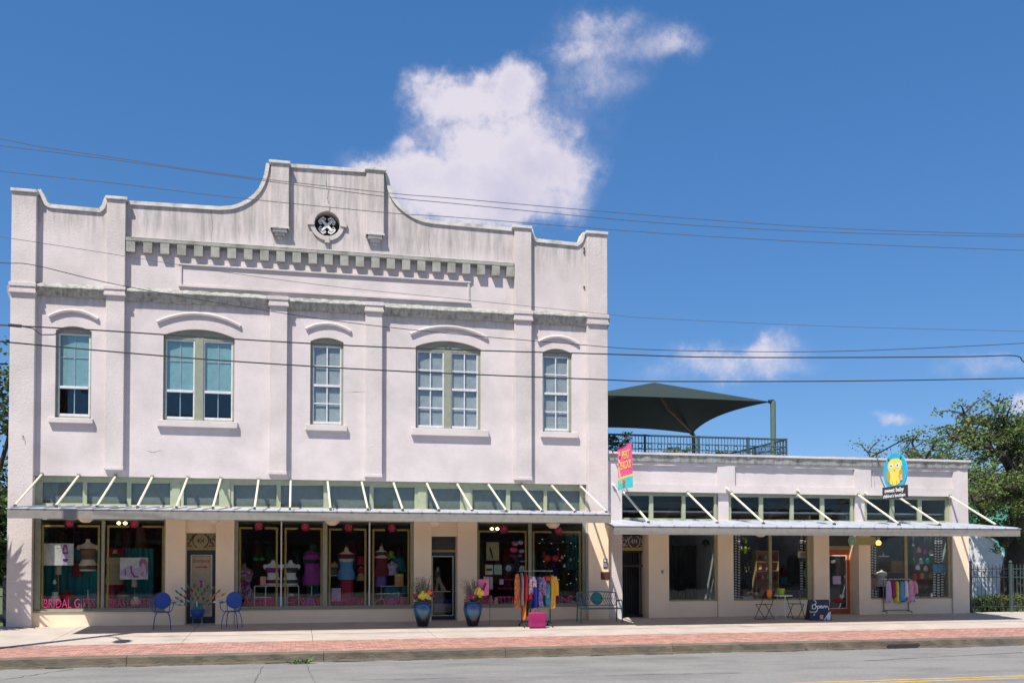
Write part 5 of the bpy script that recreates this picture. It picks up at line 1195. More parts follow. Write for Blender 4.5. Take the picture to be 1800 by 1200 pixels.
# pink suitcase
p = onwalk(944.5,1103.5); w = 29*mpp(p); h = 27*mpp(p)
t = root('pink_suitcase', (0,0,0), 'bright pink hard suitcase standing in front of the clothes rack', 'suitcase')
MB().box(-w/2,w/2,-.09,.0,.02,h).build('shell','magenta',t,bevel=.03); MB().box(-w/2,w/2,.004,.09,.02,h).build('shell','magenta',t,bevel=.03)
MB().tube([(-.07,0,h-.005),(-.07,0,h+.045),(.07,0,h+.045),(.07,0,h-.005)],.011,6).build('handle','maroon',t)
for s_ in (-.15,.15): MB().box(s_-.02,s_+.02,-.015,.02,h-.001,h+.012).build('latch','chrome',t)
for a in (-1,1):
    for b in (-1,1): MB().ball((a*w*.42,b*.06,.012),.016,.016,.014,6,4).build('foot','rubber',t)
finish(t,p,.04)
# teal bench with leaf pattern back
pL, pR = onwalk(1021.5,1096), onwalk(1093.5,1094); w = (pR-pL).length; 
t = root('garden_bench', (0,0,0), 'teal metal garden bench with leaf pattern back beside the iron gate', 'bench')
hw = w/2-.02
for sx in (-1,1):
    MB().tube([(sx*hw,-.22,0),(sx*hw,-.225,.43),(sx*hw,-.22,.62),(sx*hw,-.12,.665),(sx*hw*.985,.12,.65),(sx*hw*.98,.20,.63)],.019,8).build('arm_frame','teal_bench',t)
    MB().tube([(sx*hw*.97,.26,0),(sx*hw*.97,.20,.42),(sx*hw*.96,.25,.66),(sx*hw*.955,.29,.84)],.019,8).build('back_post','teal_bench',t)
MB().tube([(-hw,-.22,.42),(hw,-.22,.42)],.02,8).build('front_rail','teal_bench',t)
for i in range(9): MB().box(-hw+.01,hw-.01,-.195+.045*i,-.165+.045*i,.425,.437).build('seat_slat','teal_bench',t)
def bk(x, f): return (x, .205+.085*f, .50+.36*f+.045*f*(1-(x/hw)**2))
MB().tube([bk(-hw*.96+hw*1.92*i/14,1) for i in range(15)],.018,6).build('top_rail','teal_bench',t)
MB().tube([bk(-hw*.96+hw*1.92*i/8,0) for i in range(9)],.014,6).build('lower_rail','teal_bench',t)
for sx in (-1,1):
    MB().tube([bk(sx*hw*.22,.5),bk(sx*hw*.94,.5)],.010,5).build('leaf_vein','teal_bench',t)
    for i in range(6):
        x = sx*hw*(.28+.115*i)
        for f in (0.02,.96): MB().tube([bk(x,.5),bk(min(abs(x)+hw*.14,hw*.94)*sx,f)],.009,5).build('leaf_rib','teal_bench',t)
pts = [(.235*hw*1.25*cos(2*pi*i/20)*1.0, .5+.46*sin(2*pi*i/20)) for i in range(20)]
MB().extr([bk(x,f) for x,f in pts],(0,.012,0)).build('medallion','medallion',t)
for i in range(7):
    a = pi*i/6; MB().tube([bk(0,.3),bk(.2*hw*cos(a)*1.2,.35+.5*sin(a)*.9)],.012,5).build('medallion_leaf','teal',t)
finish(t,((pL.x+pR.x)/2,(pL.y+pR.y)/2+.22,SL*((pL.y+pR.y)/2+.22)),0)
# black folding chairs and white bistro table
def folding_chair(label):
    t = root('folding_chair', (0,0,0), label, 'chair', 'black folding chairs at the bistro table')
    for sx in (-1,1):
        MB().tube([(sx*.20,-.24,.0),(sx*.20,.10,.45),(sx*.19,.26,.84)],.011,6).build('leg','black_iron',t)
        MB().tube([(sx*.18,.24,.0),(sx*.18,-.18,.45)],.011,6).build('leg','black_iron',t)
    MB().tube([(-.20,-.24,.008),(.20,-.24,.008)],.010,5).build('stretcher','black_iron',t); MB().tube([(-.18,.24,.008),(.18,.24,.008)],.010,5).build('stretcher','black_iron',t)
    for i in range(7): MB().box(-.19,.19,-.18+.053*i,-.14+.053*i,.452,.464).build('seat_slat','black_iron',t)
    for i in range(3): MB().add([(-.19,.185+.04*i,.66+.068*i),(.19,.185+.04*i,.66+.068*i),(.19,.205+.04*i,.715+.068*i),(-.19,.205+.04*i,.715+.068*i),(-.19,.195+.04*i,.656+.068*i),(.19,.195+.04*i,.656+.068*i),(.19,.215+.04*i,.711+.068*i),(-.19,.215+.04*i,.711+.068*i)],[[0,1,2,3],[7,6,5,4],[0,4,5,1],[1,5,6,2],[2,6,7,3],[3,7,4,0]]).build('back_slat','black_iron',t)
    return t
f1 = folding_chair('black folding chair turned sideways, left of the white bistro table'); p = onwalk(1344,1087.5); finish(f1,p,-1.15)
f2 = copy_tree(f1); f2['label'] = 'black folding chair facing the street, right of the white bistro table'; p = onwalk(1405,1087.5); finish(f2,p+Vector((0,.2,.008)),-.08)
p = onwalk(1376,1086); t = root('bistro_table', (0,0,0), 'small white round bistro table between the two black folding chairs', 'table')
MB().lathe([(.29,.69),(.30,.70),(.30,.715),(.29,.72)],n=24).build('tabletop','white',t); 
for i in range(3):
    a = 2*pi*i/3+.5; MB().tube([(.17*cos(a),.17*sin(a),.69),(.10*cos(a),.10*sin(a),.40),(.19*cos(a),.19*sin(a),.0)],.010,6).build('leg','white',t)
finish(t,p); TBL = p.copy()
b = root('flower_pail', (TBL.x-.05,TBL.y,TBL.z+.722), 'lime green pail on the white bistro table', 'pail'); MB().lathe([(.085,0),(.12,.20),(.128,.205),(.12,.21),(.10,.17)],b.location,16).build('pail','lime',b,smooth=True)
b = root('orange_cushion', (f1.location.x+.16,f1.location.y-.02,f1.location.z+.66), 'orange round cushion leaning on the left folding chair back', 'cushion'); MB().ball((b.location.x,b.location.y,b.location.z+.13),.095,.07,.14,12,8).build('cushion','orange',b,smooth=True)
# Open board
p = onwalk(1443,1090); d_ = mpp(p)
t = root('open_board', (0,0,0), 'dark blue A board with white script reading Open by the orange door', 'sign')
w, h = 37*d_, 33*d_
def bl(x, z): return (x+.10*(z/h-.5)*0, .16*z/h, z)
MB().add([(-w/2,0,0),(w/2,0,0),(w/2*.97,.14,h),(-w/2*.93,.14,h),(-w/2,.02,0),(w/2,.02,0),(w/2*.97,.16,h),(-w/2*.93,.16,h)],[[0,1,2,3],[7,6,5,4],[0,4,5,1],[1,5,6,2],[2,6,7,3],[3,7,4,0]]).build('front_panel','navy' if False else nmat('board_blue',(.018,.025,.06),rough=.6),t)
MB().add([(-w/2,.34,0),(w/2,.34,0),(w/2*.97,.165,h),(-w/2*.93,.165,h),(-w/2,.36,0),(w/2,.36,0),(w/2*.97,.185,h),(-w/2*.93,.185,h)],[[0,1,2,3],[7,6,5,4],[0,4,5,1],[1,5,6,2],[2,6,7,3],[3,7,4,0]]).build('rear_panel','brown',t)
def stroke(pts, r=.013, mat='white', name='lettering'):     # pts in board units 0..1
    P = []
    Q = [pts[0]]+list(pts)+[pts[-1]]
    for i in range(1,len(Q)-2):
        for k in range(4):
            u_ = k/4; a,b,c,e = Q[i-1],Q[i],Q[i+1],Q[i+2]; P.append(tuple(.5*(2*b[q]+(-a[q]+c[q])*u_+(2*a[q]-5*b[q]+4*c[q]-e[q])*u_*u_+(-a[q]+3*b[q]-3*c[q]+e[q])*u_**3) for q in (0,1)))
    P.append(pts[-1]); MB().tube([((x-.5)*w,.14*z-.008,z*h) for x,z in P],r,5).build(name,mat,t)
stroke([(.28,.99),(.36,.90),(.34,.80),(.22,.76),(.16,.66),(.20,.57),(.30,.58),(.34,.68),(.30,.78)]); stroke([(.32,.62),(.40,.70),(.40,.56),(.34,.44),(.28,.40)]); stroke([(.40,.68),(.48,.70),(.50,.62),(.42,.59)]); stroke([(.52,.63),(.58,.66),(.60,.71),(.54,.70),(.55,.61),(.63,.61)]); stroke([(.64,.70),(.66,.60),(.72,.70),(.76,.70),(.78,.60),(.84,.70),(.90,.64),(.92,.50)])
stroke([(.02,.46),(.10,.42),(.06,.38)],.010); stroke([(.12,.42),(.22,.40),(.26,.44),(.30,.42)],.010)
stroke([(.20,.25),(.24,.32),(.20,.30)],.012)
MB().prism([((.46-.5)*w,.08*h),((.60-.5)*w,.06*h),((.62-.5)*w,.27*h),((.47-.5)*w,.28*h)],.004,.02).build('pink_picture','peach',t)
MB().prism([((.62-.5)*w,.02*h),((.94-.5)*w,.03*h),((.95-.5)*w,.42*h),((.92-.5)*w,.42*h)],-.002,.055).build('white_picture','mint' if False else 'plaster_white',t); MB().prism([((.66-.5)*w,.03*h),((.80-.5)*w,.03*h),((.76-.5)*w,.17*h)],-.008,-.003).build('blue_picture','turquoise',t)
finish(t,p,-.06)
# baby clothes rack
_p = onwalk(1575,1078); zk = at(1575,1017,_p.y).z
k0,k1,kY,kz = rack(1551.5,1599.5,1079,zk,'small grey clothes rack with baby clothes under the owl sign',castor=False,mat='post_green',dep=.2)
for (px,yt,yb,w_,mt,lb) in ((1561.5,1020,1057,9.5,'lilac','pale grey pink baby sleepsuit, leftmost on the small rack'),(1570,1020,1048,7.5,'magenta','magenta baby dress on the small rack'),(1576.5,1021,1058,6,'yellow','pale yellow baby romper on the small rack'),(1585,1021,1056,9.5,'sky_blue','blue baby suit in the middle of the small rack'),(1592.5,1020,1049,5,'white','white baby top between the blue and pink suits'),(1601.5,1019,1056,11,'print_babypink','pink patterned baby outfit, rightmost on the small rack')):
    garment(px,yt,yb,kY-.02,w_,mt,lb,group='baby clothes on the small rack',sleeve=1 if px>1600 else None,dep=.16,name='baby_garment')

# ================================================================ SIGNS AND WALL FIXTURES
def plaque(name, l, r, yt, yb, mat, label, cat, th=.02):
    x0,x1 = X(l,yt),X(r,yt); z0,z1 = Z((l+r)/2,yb),Z((l+r)/2,yt)
    t = root(name, ((x0+x1)/2,-th/2,z0), label, cat); MB().box(x0,x1,-th,-.001,z0,z1).build('plate',mat,t,bevel=.004); return t,x0,x1,z0,z1
WYP = -PD
def wplaque(name, l, r, yt, yb, mat, label, cat, y=-PD, th=.02):
    a = at(l,yt,y); b = at(r,yb,y); t = root(name, ((a.x+b.x)/2,y,b.z), label, cat); MB().box(a.x,b.x,y-th,y-.001,b.z,a.z).build('plate',mat,t,bevel=.004); return t,a.x,b.x,b.z,a.z
t,x0,x1,z0,z1 = wplaque('history_plaque',1056,1072,1004.5,1018,'plaque','dark red plaque on the white wall above the bench','plaque')
for i in range(4): MB().box(x0+.03,x1-.03,-PD-.024,-PD-.0205,z1-.05-.045*i,z1-.035-.045*i).build('lettering','brown',t)
t,x0,x1,z0,z1 = wplaque('wall_notice',1060.5,1067.5,981,998.5,'charcoal','small grey notice with round emblem on the wall above the red plaque','plaque')
MB().lathe([(.001,0),(.05,0),(.05,.008),(.001,.008)],n=16).build('emblem_disc','poster_grey',t) if False else None
em = MB(); cx = (x0+x1)/2; pts = [(cx+.045*cos(2*pi*i/16),z1-.06+.045*sin(2*pi*i/16)) for i in range(16)]; em.prism(pts,-PD-.03,-PD-.021).build('emblem','poster_grey',t)
for i in range(4): MB().box(x0+.015,x1-.015,-PD-.024,-PD-.0205,z1-.15-.03*i,z1-.14-.03*i).build('lettering','poster_grey',t)
t,x0,x1,z0,z1 = wplaque('door_buzzer',1162.5,1166,1001,1007,'grey','small grey buzzer on the pier right of the iron gate','doorbell',0.0,.03)
MB().ball(((x0+x1)/2,-.033,z0+.04),.012,.01,.012,6,4).build('button','dark',t)
# banner on a pole
BX = X(1085,830,-.35)
def side(px, py, Xc):                                   # point on the plane X = Xc
    d = _fw + _r*((px-900)/FPX) - _u*((py-CY)/FPX); return CAM+d*((Xc-CAM.x)/d.x)
Xb = at(1085,850,-.55).x
a = side(1085.5,788.5,Xb); b_ = side(1111,777,Xb); c_ = side(1113,855,Xb); d_ = side(1086,862,Xb)
t = root('hanging_banner', (Xb,0,a.z), 'pink and turquoise vertical banner with yellow lettering on a black pole', 'banner')
yn, yf = b_.y, a.y
bm_ = MB(); n = 10; zt = lambda f: a.z+(b_.z-a.z)*f
zb = lambda f: d_.z+(c_.z-d_.z)*f
def band(f0, f1, mat, name):
    m_ = MB(); vs = []
    for i in range(n+1):
        f = i/n; y = yf+(yn-yf)*f
        for g in (f0,f1):
            z = zt(f)+(zb(f)-zt(f))*g; vs.append((Xb+.015*sin(f*5+g*3),y,z))
    m_.add(vs,[[2*i,2*i+1,2*i+3,2*i+2] for i in range(n)]); o = m_.build(name,mat,t,fix=False); sd = o.modifiers.new('cloth','SOLIDIFY'); sd.thickness = .006
band(0,.70,'hot_pink','pink_cloth'); band(.70,.745,'yellow','yellow_stripe'); band(.745,1,'turquoise','turquoise_cloth')
W_ = yf-yn
def btext(s, size, f, g, width):
    y = yf+(yn-yf)*f; z = zt(f)+(zb(f)-zt(f))*g
    o = text_obj(s,size,t,(Xb-.022,y,z),'yellow',width=width,rotz=-pi/2,name='lettering')
    o.rotation_euler.x = 0; return o
btext('PERT',.34,.62,.31,W_*.52); btext('PEACOCK',.34,.60,.545,W_*.74)
st = MB()                                              # slim lady figure printed along the left of the banner
def bp(f, g): y = yf+(yn-yf)*f; return (Xb-.02,y,zt(f)+(zb(f)-zt(f))*g)
st.tube([bp(.17,.10),bp(.20,.19),bp(.14,.27),bp(.19,.36),bp(.15,.47)],.026,6).tube([bp(.15,.47),bp(.20,.62),bp(.32,.86)],[.035,.02,.012],6).tube([bp(.15,.47),bp(.19,.70),bp(.24,.88)],[.035,.02,.012],6).build('painted_shape','tan',t)
st = MB()
for i in range(5): st.tube([bp(.38+.02*(i%2),.80+.035*i),bp(.55,.795+.035*i)],.010,4)
st.build('small_lettering','orange',t)
pa = side(1082,793,Xb); pb = side(1112.5,757,Xb)
pa = Vector((Xb,-.05,side(1083,792,Xb).z)); 
MB().tube([(Xb,0,a.z-.05),(Xb,yn-.02,b_.z+.30)],.02,6).build('pole','black_iron',t)
MB().tube([(Xb,yf,a.z+.0),(Xb,yn,b_.z+.0)],.012,5).build('top_rod','black_iron',t)
for f in (.1,.9):
    y = yf+(yn-yf)*f; MB().tube([(Xb,y,zt(f)),(Xb,y,zt(f)+.30*f+.02)],.005,4).build('tie','dark',t)
# second small pole socket below the banner
p = at(1078,852); t2 = root('flag_socket', (p.x,-.05,p.z-.2), 'small white wall bracket with thin rod left of the banner foot', 'bracket'); MB().tube([(p.x,-.0,p.z),(p.x,-.08,p.z)],.05,8).build('socket','plaster_white',t2); MB().tube([(p.x,-.06,p.z),(p.x+.12,-.12,p.z-.22)],.015,5).build('rod','white',t2)
# owl sign
Xo = at(1552,835,-.50).x
e0, e1 = side(1552.5,835,Xo), side(1594.5,835,Xo); cy_ = (e0.y+e1.y)/2; ry_ = abs(e0.y-e1.y)/2
zt_o, zb_o = side(1573,798,Xo).z, side(1573,868,Xo).z
t = root('owl_sign', (Xo,cy_,zb_o), 'oval blue hanging sign with yellow owl over a black name board', 'sign')
Wd = side(1573,798,Xo); oz = (zt_o+zb_o)/2+.06; rz2 = (zt_o-zb_o)/2-.02
def ell(cy, cz, ry, rz, n=32): return [(cy+ry*cos(2*pi*i/n), cz+rz*sin(2*pi*i/n)) for i in range(n)]
def yz(pts, x0, x1, name, mat, par=None): MB().extr([(x0,y,z) for y,z in pts],(x1-x0,0,0)).build(name,mat,par or t)
yz(ell(cy_,oz,ry_,rz2),Xo,Xo+.03,'oval_board','turquoise' if False else nmat('sign_blue',(.03,.42,.62),rough=.5,var=.05))
owlY = nmat('owl_yellow',(.82,.68,.10),rough=.6,var=.05); owlW = nmat('owl_wing',(.42,.36,.06),rough=.6,var=.05)
S_ = ry_; L_ = lambda u, v: (cy_-u*S_, oz+v*rz2)
body = [L_(u,v) for u,v in ((0,.72),(.35,.68),(.55,.52),(.60,.30),(.50,.08),(.44,-.12),(.52,-.35),(.42,-.58),(.12,-.68),(-.15,-.68),(-.42,-.55),(-.55,-.30),(-.46,-.05),(-.48,.12),(-.58,.30),(-.52,.55),(-.33,.68))]
yz(body[::-1],Xo-.012,Xo-.001,'owl_body',owlY)
for s_ in (-1,1):
    yz([L_(s_*u,v) for u,v in ((.60,.15),(.40,.04),(.36,-.25),(.46,-.52),(.62,-.42),(.70,-.1))],Xo-.018,Xo-.0125,'owl_wing',owlW)
    yz([L_(s_*u,v) for u,v in ((.50,.60),(.60,.80),(.40,.66))],Xo-.011,Xo-.001,'owl_ear','dark')
    c0 = L_(s_*.27,.34); yz(ell(c0[0],c0[1],.16*S_,.135*rz2,16),Xo-.020,Xo-.0125,'owl_eye','white'); yz(ell(c0[0],c0[1],.055*S_,.05*rz2,10),Xo-.025,Xo-.0205,'owl_pupil','dark')
    yz([L_(s_*.16-.02,-.45),L_(s_*.16+.02,-.45),L_(s_*.16+.02,-.80),L_(s_*.16-.02,-.80)],Xo-.018,Xo-.0125,'owl_leg',owlW)
yz([L_(-.06,.14),L_(.06,.14),L_(0,.03)],Xo-.018,Xo-.0125,'owl_beak','orange')
yz([L_(.44,-.16),L_(.66,-.14),L_(.66,-.44),L_(.50,-.48)],Xo-.024,Xo-.0185,'owl_tag','peach')
n0, n1 = side(1552.5,860,Xo), side(1594.5,853,Xo); hb = .40
yz([(n0.y,oz-rz2*.72-hb*.0),(n1.y,oz-rz2*.72),(n1.y,oz-rz2*.72-hb),(n0.y,oz-rz2*.72-hb)],Xo-.03,Xo+.03,'name_board','dark')
tw = abs(n0.y-n1.y)
text_obj('sweet baby',.19,t,(Xo-.036,(n0.y+n1.y)/2,oz-rz2*.72-.18),'white',width=tw*.80,rotz=-pi/2,fat=.004); text_obj("children's boutique",.15,t,(Xo-.036,(n0.y+n1.y)/2,oz-rz2*.72-.345),'white',width=tw*.93,rotz=-pi/2,fat=.003)
poA = Vector((Xo,.02,side(1535,800,Xo-.3).z)); 
MB().tube([(Xo,.1,oz+rz2+.02),(Xo,e1.y-.1,oz+rz2+.42)],.025,6).build('bracket_pole','black_iron',t)
for f in (.35,.75):
    y = e0.y+(e1.y-e0.y)*f; zpole = oz+rz2+.02+.40*(y-.1)/(e1.y-.2); MB().tube([(Xo,y,oz+rz2*.75),(Xo,y,zpole)],.006,4).build('hanger','chrome',t)
MB().tube([(Xo,-.02,oz-.2),(Xo,.1,oz+rz2+.02)],.008,4).build('stay','grey',t)
# plank sign hanging over the orange door
a = at(1496,943,-.35); b_ = at(1539,957.5,-.35)
t = root('plank_sign', ((a.x+b_.x)/2,-.35,b_.z), 'olive wooden sign with round emblem hanging beside the orange door', 'sign')
MB().box(a.x,b_.x,-.37,-.34,b_.z,a.z).build('board',nmat('sign_olive',(.34,.31,.12),rough=.7,var=.12),t)
c0 = at(1497.5,950,-.38); MB().prism([(c0.x+.135*cos(2*pi*i/20),c0.z+.135*sin(2*pi*i/20)) for i in range(20)],-.395,-.371).build('emblem_disc','mint',t)
MB().tube(arc(c0.x,c0.z,.10,0,2*pi,18,-.40),.007,4).tube(arc(c0.x,c0.z,.05,.5,4.5,10,-.40),.008,4).build('emblem_print','charcoal',t)
for i in range(2): MB().box(a.x+.22,b_.x-.05,-.374,-.3705,b_.z+.07+.08*i,b_.z+.10+.08*i).build('lettering','khaki',t)
for x in (a.x+.1,b_.x-.1): MB().tube([(x,-.355,a.z),(x,-.355,ZFL+.02)],.005,4).build('chain','black_iron',t)
p = at(1544,954,-.3); t = root('amber_pendant', (p.x,-.3,p.z-.08), 'small lit amber lamp hanging right of the plank sign', 'lamp')
MB().lathe([(.05,-.07),(.09,-.02),(.085,.04),(.04,.09)],p,12).build('shade','amber_lamp',t,smooth=True); MB().lathe([(.045,.09),(.045,.19)],p,10).build('cap','grey',t); MB().tube([(p.x,-.3,p.z+.19),(p.x,-.3,ZFL+.05)],.008,5).build('cord','dark',t)
# camera dome in the left shop of the low building and a lit twin lamp in two windows
for k, (px, py, lb) in enumerate(((214.5,919,'pair of lit spot bulbs inside the wedding window'),(869.5,929,'pair of lit spot bulbs inside the clothes rack window'))):
    p = at(px,py,.75); t = root('spot_lamp', (p.x,.75,p.z-.05), lb, 'lamp', 'lit spot lamps in the windows')
    for s_ in (-.085,.085): MB().ball((p.x+s_,.75,p.z),.052,.05,.042,10,6).build('bulb','bulb',t); 
    MB().box(p.x-.16,p.x+.16,.78,.82,p.z+.0,p.z+.05).build('track','dark',t); MB().tube([(p.x,.8,p.z+.05),(p.x,.8,3.2)],.012,5).build('stem','dark',t)

# weeds in the gutter, small rubbish
def weed(px, py, h, w, label, n, seed, mat='leaf'):
    p = road_pt(px,py); t = root('weed', (p.x,p.y,ZR), label, 'plant', 'weeds along the kerb'); rr = random.Random(seed); m_ = MB()
    for i in range(n):
        a_ = rr.uniform(0,2*pi); q0 = Vector((p.x+rr.uniform(-w,w)*.5,p.y+rr.uniform(-.05,.05),ZR)); L_ = rr.uniform(.4,1)*h; q1 = q0+Vector((cos(a_)*L_*.9,sin(a_)*L_*.4,L_*rr.uniform(.25,.9))); s_ = Vector((-sin(a_),cos(a_),.3))*.016
        m_.add([q0-s_*.3,q0.lerp(q1,.55)+s_,q1,q0.lerp(q1,.55)-s_],[[0,1,2,3]])
    m_.build('foliage',mat,t,fix=False)
weed(527,1166,.22,.4,'green weed tuft growing from the gutter below the kerb crack',70,1); weed(508,1163,.16,.35,'dark dry weed hanging on the kerb beside the green tuft',50,2,'moss'); weed(1430,1142,.10,.5,'low dry weeds along the kerb near the open board',40,3,'dry_grass')
weed(1770,1128,.10,.6,'yellowish grass tuft on the kerb at the right edge',50,4,'leaf_hedge')

# ================================================================ WINDOW DISPLAYS
def torso(px, pyt, pyb, Y, skin, label, parts=(), wf=.42, cat='mannequin', group='mannequin busts in the shop windows', stand=None, finial=None, arms=False):
    a, b = at(px,pyt,Y), at(px,pyb,Y); H = a.z-b.z; x = (a.x+b.x)/2; base = b.z
    fl = ZS if x < 9.3 else ZSL
    t = root('mannequin', (x,Y,fl if stand else base), label, cat, group); w = H*wf*.5
    PR = [(0,.92,.62),(.10,1.0,.70),(.22,.95,.64),(.38,.68,.48),(.50,.72,.52),(.62,.92,.74),(.70,.90,.62),(.78,1.0,.44),(.82,.92,.36),(.85,.52,.32),(.89,.26,.26),(.96,.23,.23),(1,.22,.22)]
    def prof(f):
        for (f0,a0,b0),(f1,a1,b1) in zip(PR,PR[1:]):
            if f0 <= f <= f1: u_ = (f-f0)/(f1-f0); return a0+(a1-a0)*u_, b0+(b1-b0)*u_
        return PR[-1][1:]
    def rings(f0, f1, k, n, bustsplit=True):
        R = []
        for i in range(n+1):
            f = f0+(f1-f0)*i/n; rx, ry = prof(f); ring = []
            for q in range(16):
                an = 2*pi*q/16; yb_ = 0
                if .52 < f < .72 and sin(an) < -.2: yb_ = -.10*w*(1-abs((f-.62)/.10))*(1 if abs(cos(an)) > .25 else .4)
                ring.append((x+w*rx*k*cos(an), Y+w*ry*k*sin(an)+yb_*k, base+H*f))
            R.append(ring)
        return R
    MB().loft(rings(0,1,1,16)).build('torso',skin,t,smooth=True)
    for nm, mt, f0, f1 in parts: MB().loft(rings(f0,f1,1.07,5)).build(nm,mt,t,smooth=True)
    if arms:
        for s_ in (-1,1): MB().ball((x+s_*w*1.02,Y,base+H*.74),w*.26,w*.26,w*.34,8,6).build('shoulder',skin,t,smooth=True)
    if finial: MB().lathe([(.03,0),(.045,.015),(.02,.04),(.03,.065),(.004,.11)],(x,Y,a.z),10).build('finial',finial,t,smooth=True)
    if stand:
        MB().tube([(x,Y,base+.01),(x,Y,fl+.18)],.018,6).build('stand_pole',stand,t)
        for q in range(3):
            an = 2*pi*q/3-.5*pi+.5; MB().tube([(x,Y,fl+.22),(x+.14*cos(an),Y+.14*sin(an),fl+.14),(x+.24*cos(an),Y+.24*sin(an),fl+.01)],.017,6).build('stand_leg',stand,t)
    return t
def skirt(px, pyt, pyb, Y, wt, wb, mat, label):
    a, b = at(px,pyt,Y), at(px,pyb,Y); s_ = mpp(a)*.5; K = 6; R = []
    for i in range(K+1):
        f = i/K; w = (wt+(wb-wt)*f)*s_; R.append([(a.x+w*cos(2*pi*q/24)*(1+.10*f*sin(5*2*pi*q/24)), Y+w*.6*sin(2*pi*q/24)*(1+.10*f*sin(5*2*pi*q/24)), a.z+(b.z-a.z)*f) for q in range(24)])
    o = MB().loft(R).build('skirt',mat,smooth=True); return tag(o,label,'skirt')
def slab(name, l, r, yt, yb, Y, mat, label, cat, group=None, th=.012, border=None):
    a, b = at(l,yt,Y), at(r,yb,Y); t = root(name, ((a.x+b.x)/2,Y,b.z), label, cat, group)
    MB().box(a.x,b.x,Y-th/2,Y+th/2,b.z,a.z).build('board',mat,t)
    return t, a.x, b.x, b.z, a.z, Y-th/2
def fabric(name, l, r, yt, yb, Y, mat, label, cat, amp=.035, waves=7, group=None):
    a, b = at(l,yt,Y), at(r,yb,Y); n = int(waves*8); vs = []
    for i in range(n+1):
        x = a.x+(b.x-a.x)*i/n; y = Y+amp*sin(2*pi*waves*i/n)+amp*.4*sin(2*pi*waves*.37*i/n)
        vs += [(x,y,b.z),(x,y*1+.0,a.z)]
    o = MB().add(vs,[[2*i,2*i+2,2*i+3,2*i+1] for i in range(n)]).build(name,mat,fix=False); sd = o.modifiers.new('cloth','SOLIDIFY'); sd.thickness = .008
    return tag(o,label,cat,group)
def fig(pts, rr_, mat, t, Y, name='painted_shape'): MB().tube([(x,Y,z) for x,z in pts],rr_,6).build(name,mat,t)
# --- bows hanging at the top of every pane
bowl = ['first','second','third','fourth','fifth','sixth','seventh','eighth']
for k, (px, py) in enumerate(((123,919),(236.5,920.5),(455,924.5),(536.5,926),(612.5,927),(689,928),(885,930),(981.5,931.5))):
    p = at(px,py,.155); t = root('red_bow', (p.x,.155,p.z-.14), 'crimson paper flower bow at the top of the %s pane from the left'%bowl[k], 'bow', 'red bows in the shop windows'); m_ = MB()
    for q in range(9):
        b = 2*pi*q/9; d = Vector((cos(b),-.25,sin(b)))*.125; w_ = Vector((-sin(b),0,cos(b)))*.05; c = Vector((p.x,.15,p.z)); m_.add([c,c+d*.6+w_,c+d,c+d*.6-w_],[[0,1,2,3]])
    m_.ball((p.x,.13,p.z),.05,.03,.05,8,5); m_.build('petals','hot_pink' if k<0 else nmat('bow_%d'%k,(.50,.03,.09),rough=.6,var=.1),t,fix=False)
    MB().tube([(p.x-.05,.16,p.z),(p.x-.09,.16,p.z-.15)],.012,4).tube([(p.x+.05,.16,p.z),(p.x+.10,.16,p.z-.15)],.012,4).build('ribbon_tail','crimson',t)
# --- lettering on the glass
GY = .128
def glass_text(parent, s, px, py, wpx, mat='hot_pink'):
    p = at(px,py,GY); s_ = mpp(p); text_obj(s,.36,parent,(p.x,GY-.012,p.z),mat,width=wpx*s_,extr=.0015,fat=-.004)
M['neon_pink'] = nmat('letter_pink',(.60,.03,.17),rough=.5,var=.05)
for (dw,s,px,py,w) in ((D1,'BRIDAL GIFTS',122,1067.5,90),(D1,'BRAS LINGERIE',233,1066.5,82),(D2,'LINGERIE',452,1066,58),(D2,'HOSIERY',534,1065.5,58),(D2,'SWIMWEAR',611,1064.5,58),(D2,'LOUNGE',687,1064,56),(D3,'BRA FITTING',884,1062,76),(D3,'SIZING',984,1061,66)):
    glass_text(dw,s,px,py,w,'neon_pink')
# --- wedding window
fabric('teal_curtain',74,176,962,1070,1.5,'teal','teal curtain behind the left pane of the wedding window','curtain',waves=8)
fabric('teal_curtain',221,270,963,1068,1.5,'teal','teal curtain behind the reclining figure poster','curtain',waves=5)
fabric('pink_drape',186,219,963,1070,1.45,'crimson','dark pink drape behind the beige corset dress form','drape',waves=3)
for k in range(9):                                     # dim clothes hanging at the back of the shop
    garment(80+k*24+(k%3)*4,930,958+(k%4)*3,2.4,15,['teal','brown','charcoal','maroon','moss','charcoal','brown','maroon','charcoal'][k],'dim garment on the back rail of the wedding window, '+['at the far left','above the standing lady poster','left of the corset bust','above the corset bust','left of the middle mullion','above the pink drape','above the dress form','above the reclining lady poster','at the far right'][k],group='clothes on the rail at the back',seed=k,dep=.3)
t,x0,x1,z0,z1,yf = slab('poster',78,129,954.5,993,.36,'poster_grey','wide pale poster with a standing lady in purple print, left wedding pane','poster')
h = z1-z0; w = x1-x0
def pr(pts, mat, lay, cx_=.72, asp=1.0): MB().prism([(x0+w*cx_+h*asp*u_,z0+h*v_) for u_,v_ in pts],yf-.002-.003*lay,yf-.0012-.003*(lay-1)).build('painted_shape',mat,t)
pr([(-.09,.50),(-.11,.62),(-.13,.70),(-.07,.78),(.07,.78),(.13,.70),(.12,.60),(.09,.50),(.10,.34),(.12,.22),(.10,.02),(.01,.02),(0,.16),(-.02,.02),(-.10,.02),(-.12,.22),(-.10,.34)],'lilac',1)
pr([(-.09,.60),(-.11,.80),(-.05,.95),(.04,.96),(.10,.82),(.10,.62),(.05,.72),(.045,.84),(-.04,.84),(-.05,.72)],'purple',2); pr([(-.045,.76),(.045,.76),(.05,.87),(0,.92),(-.05,.87)],'mauve',1.6)
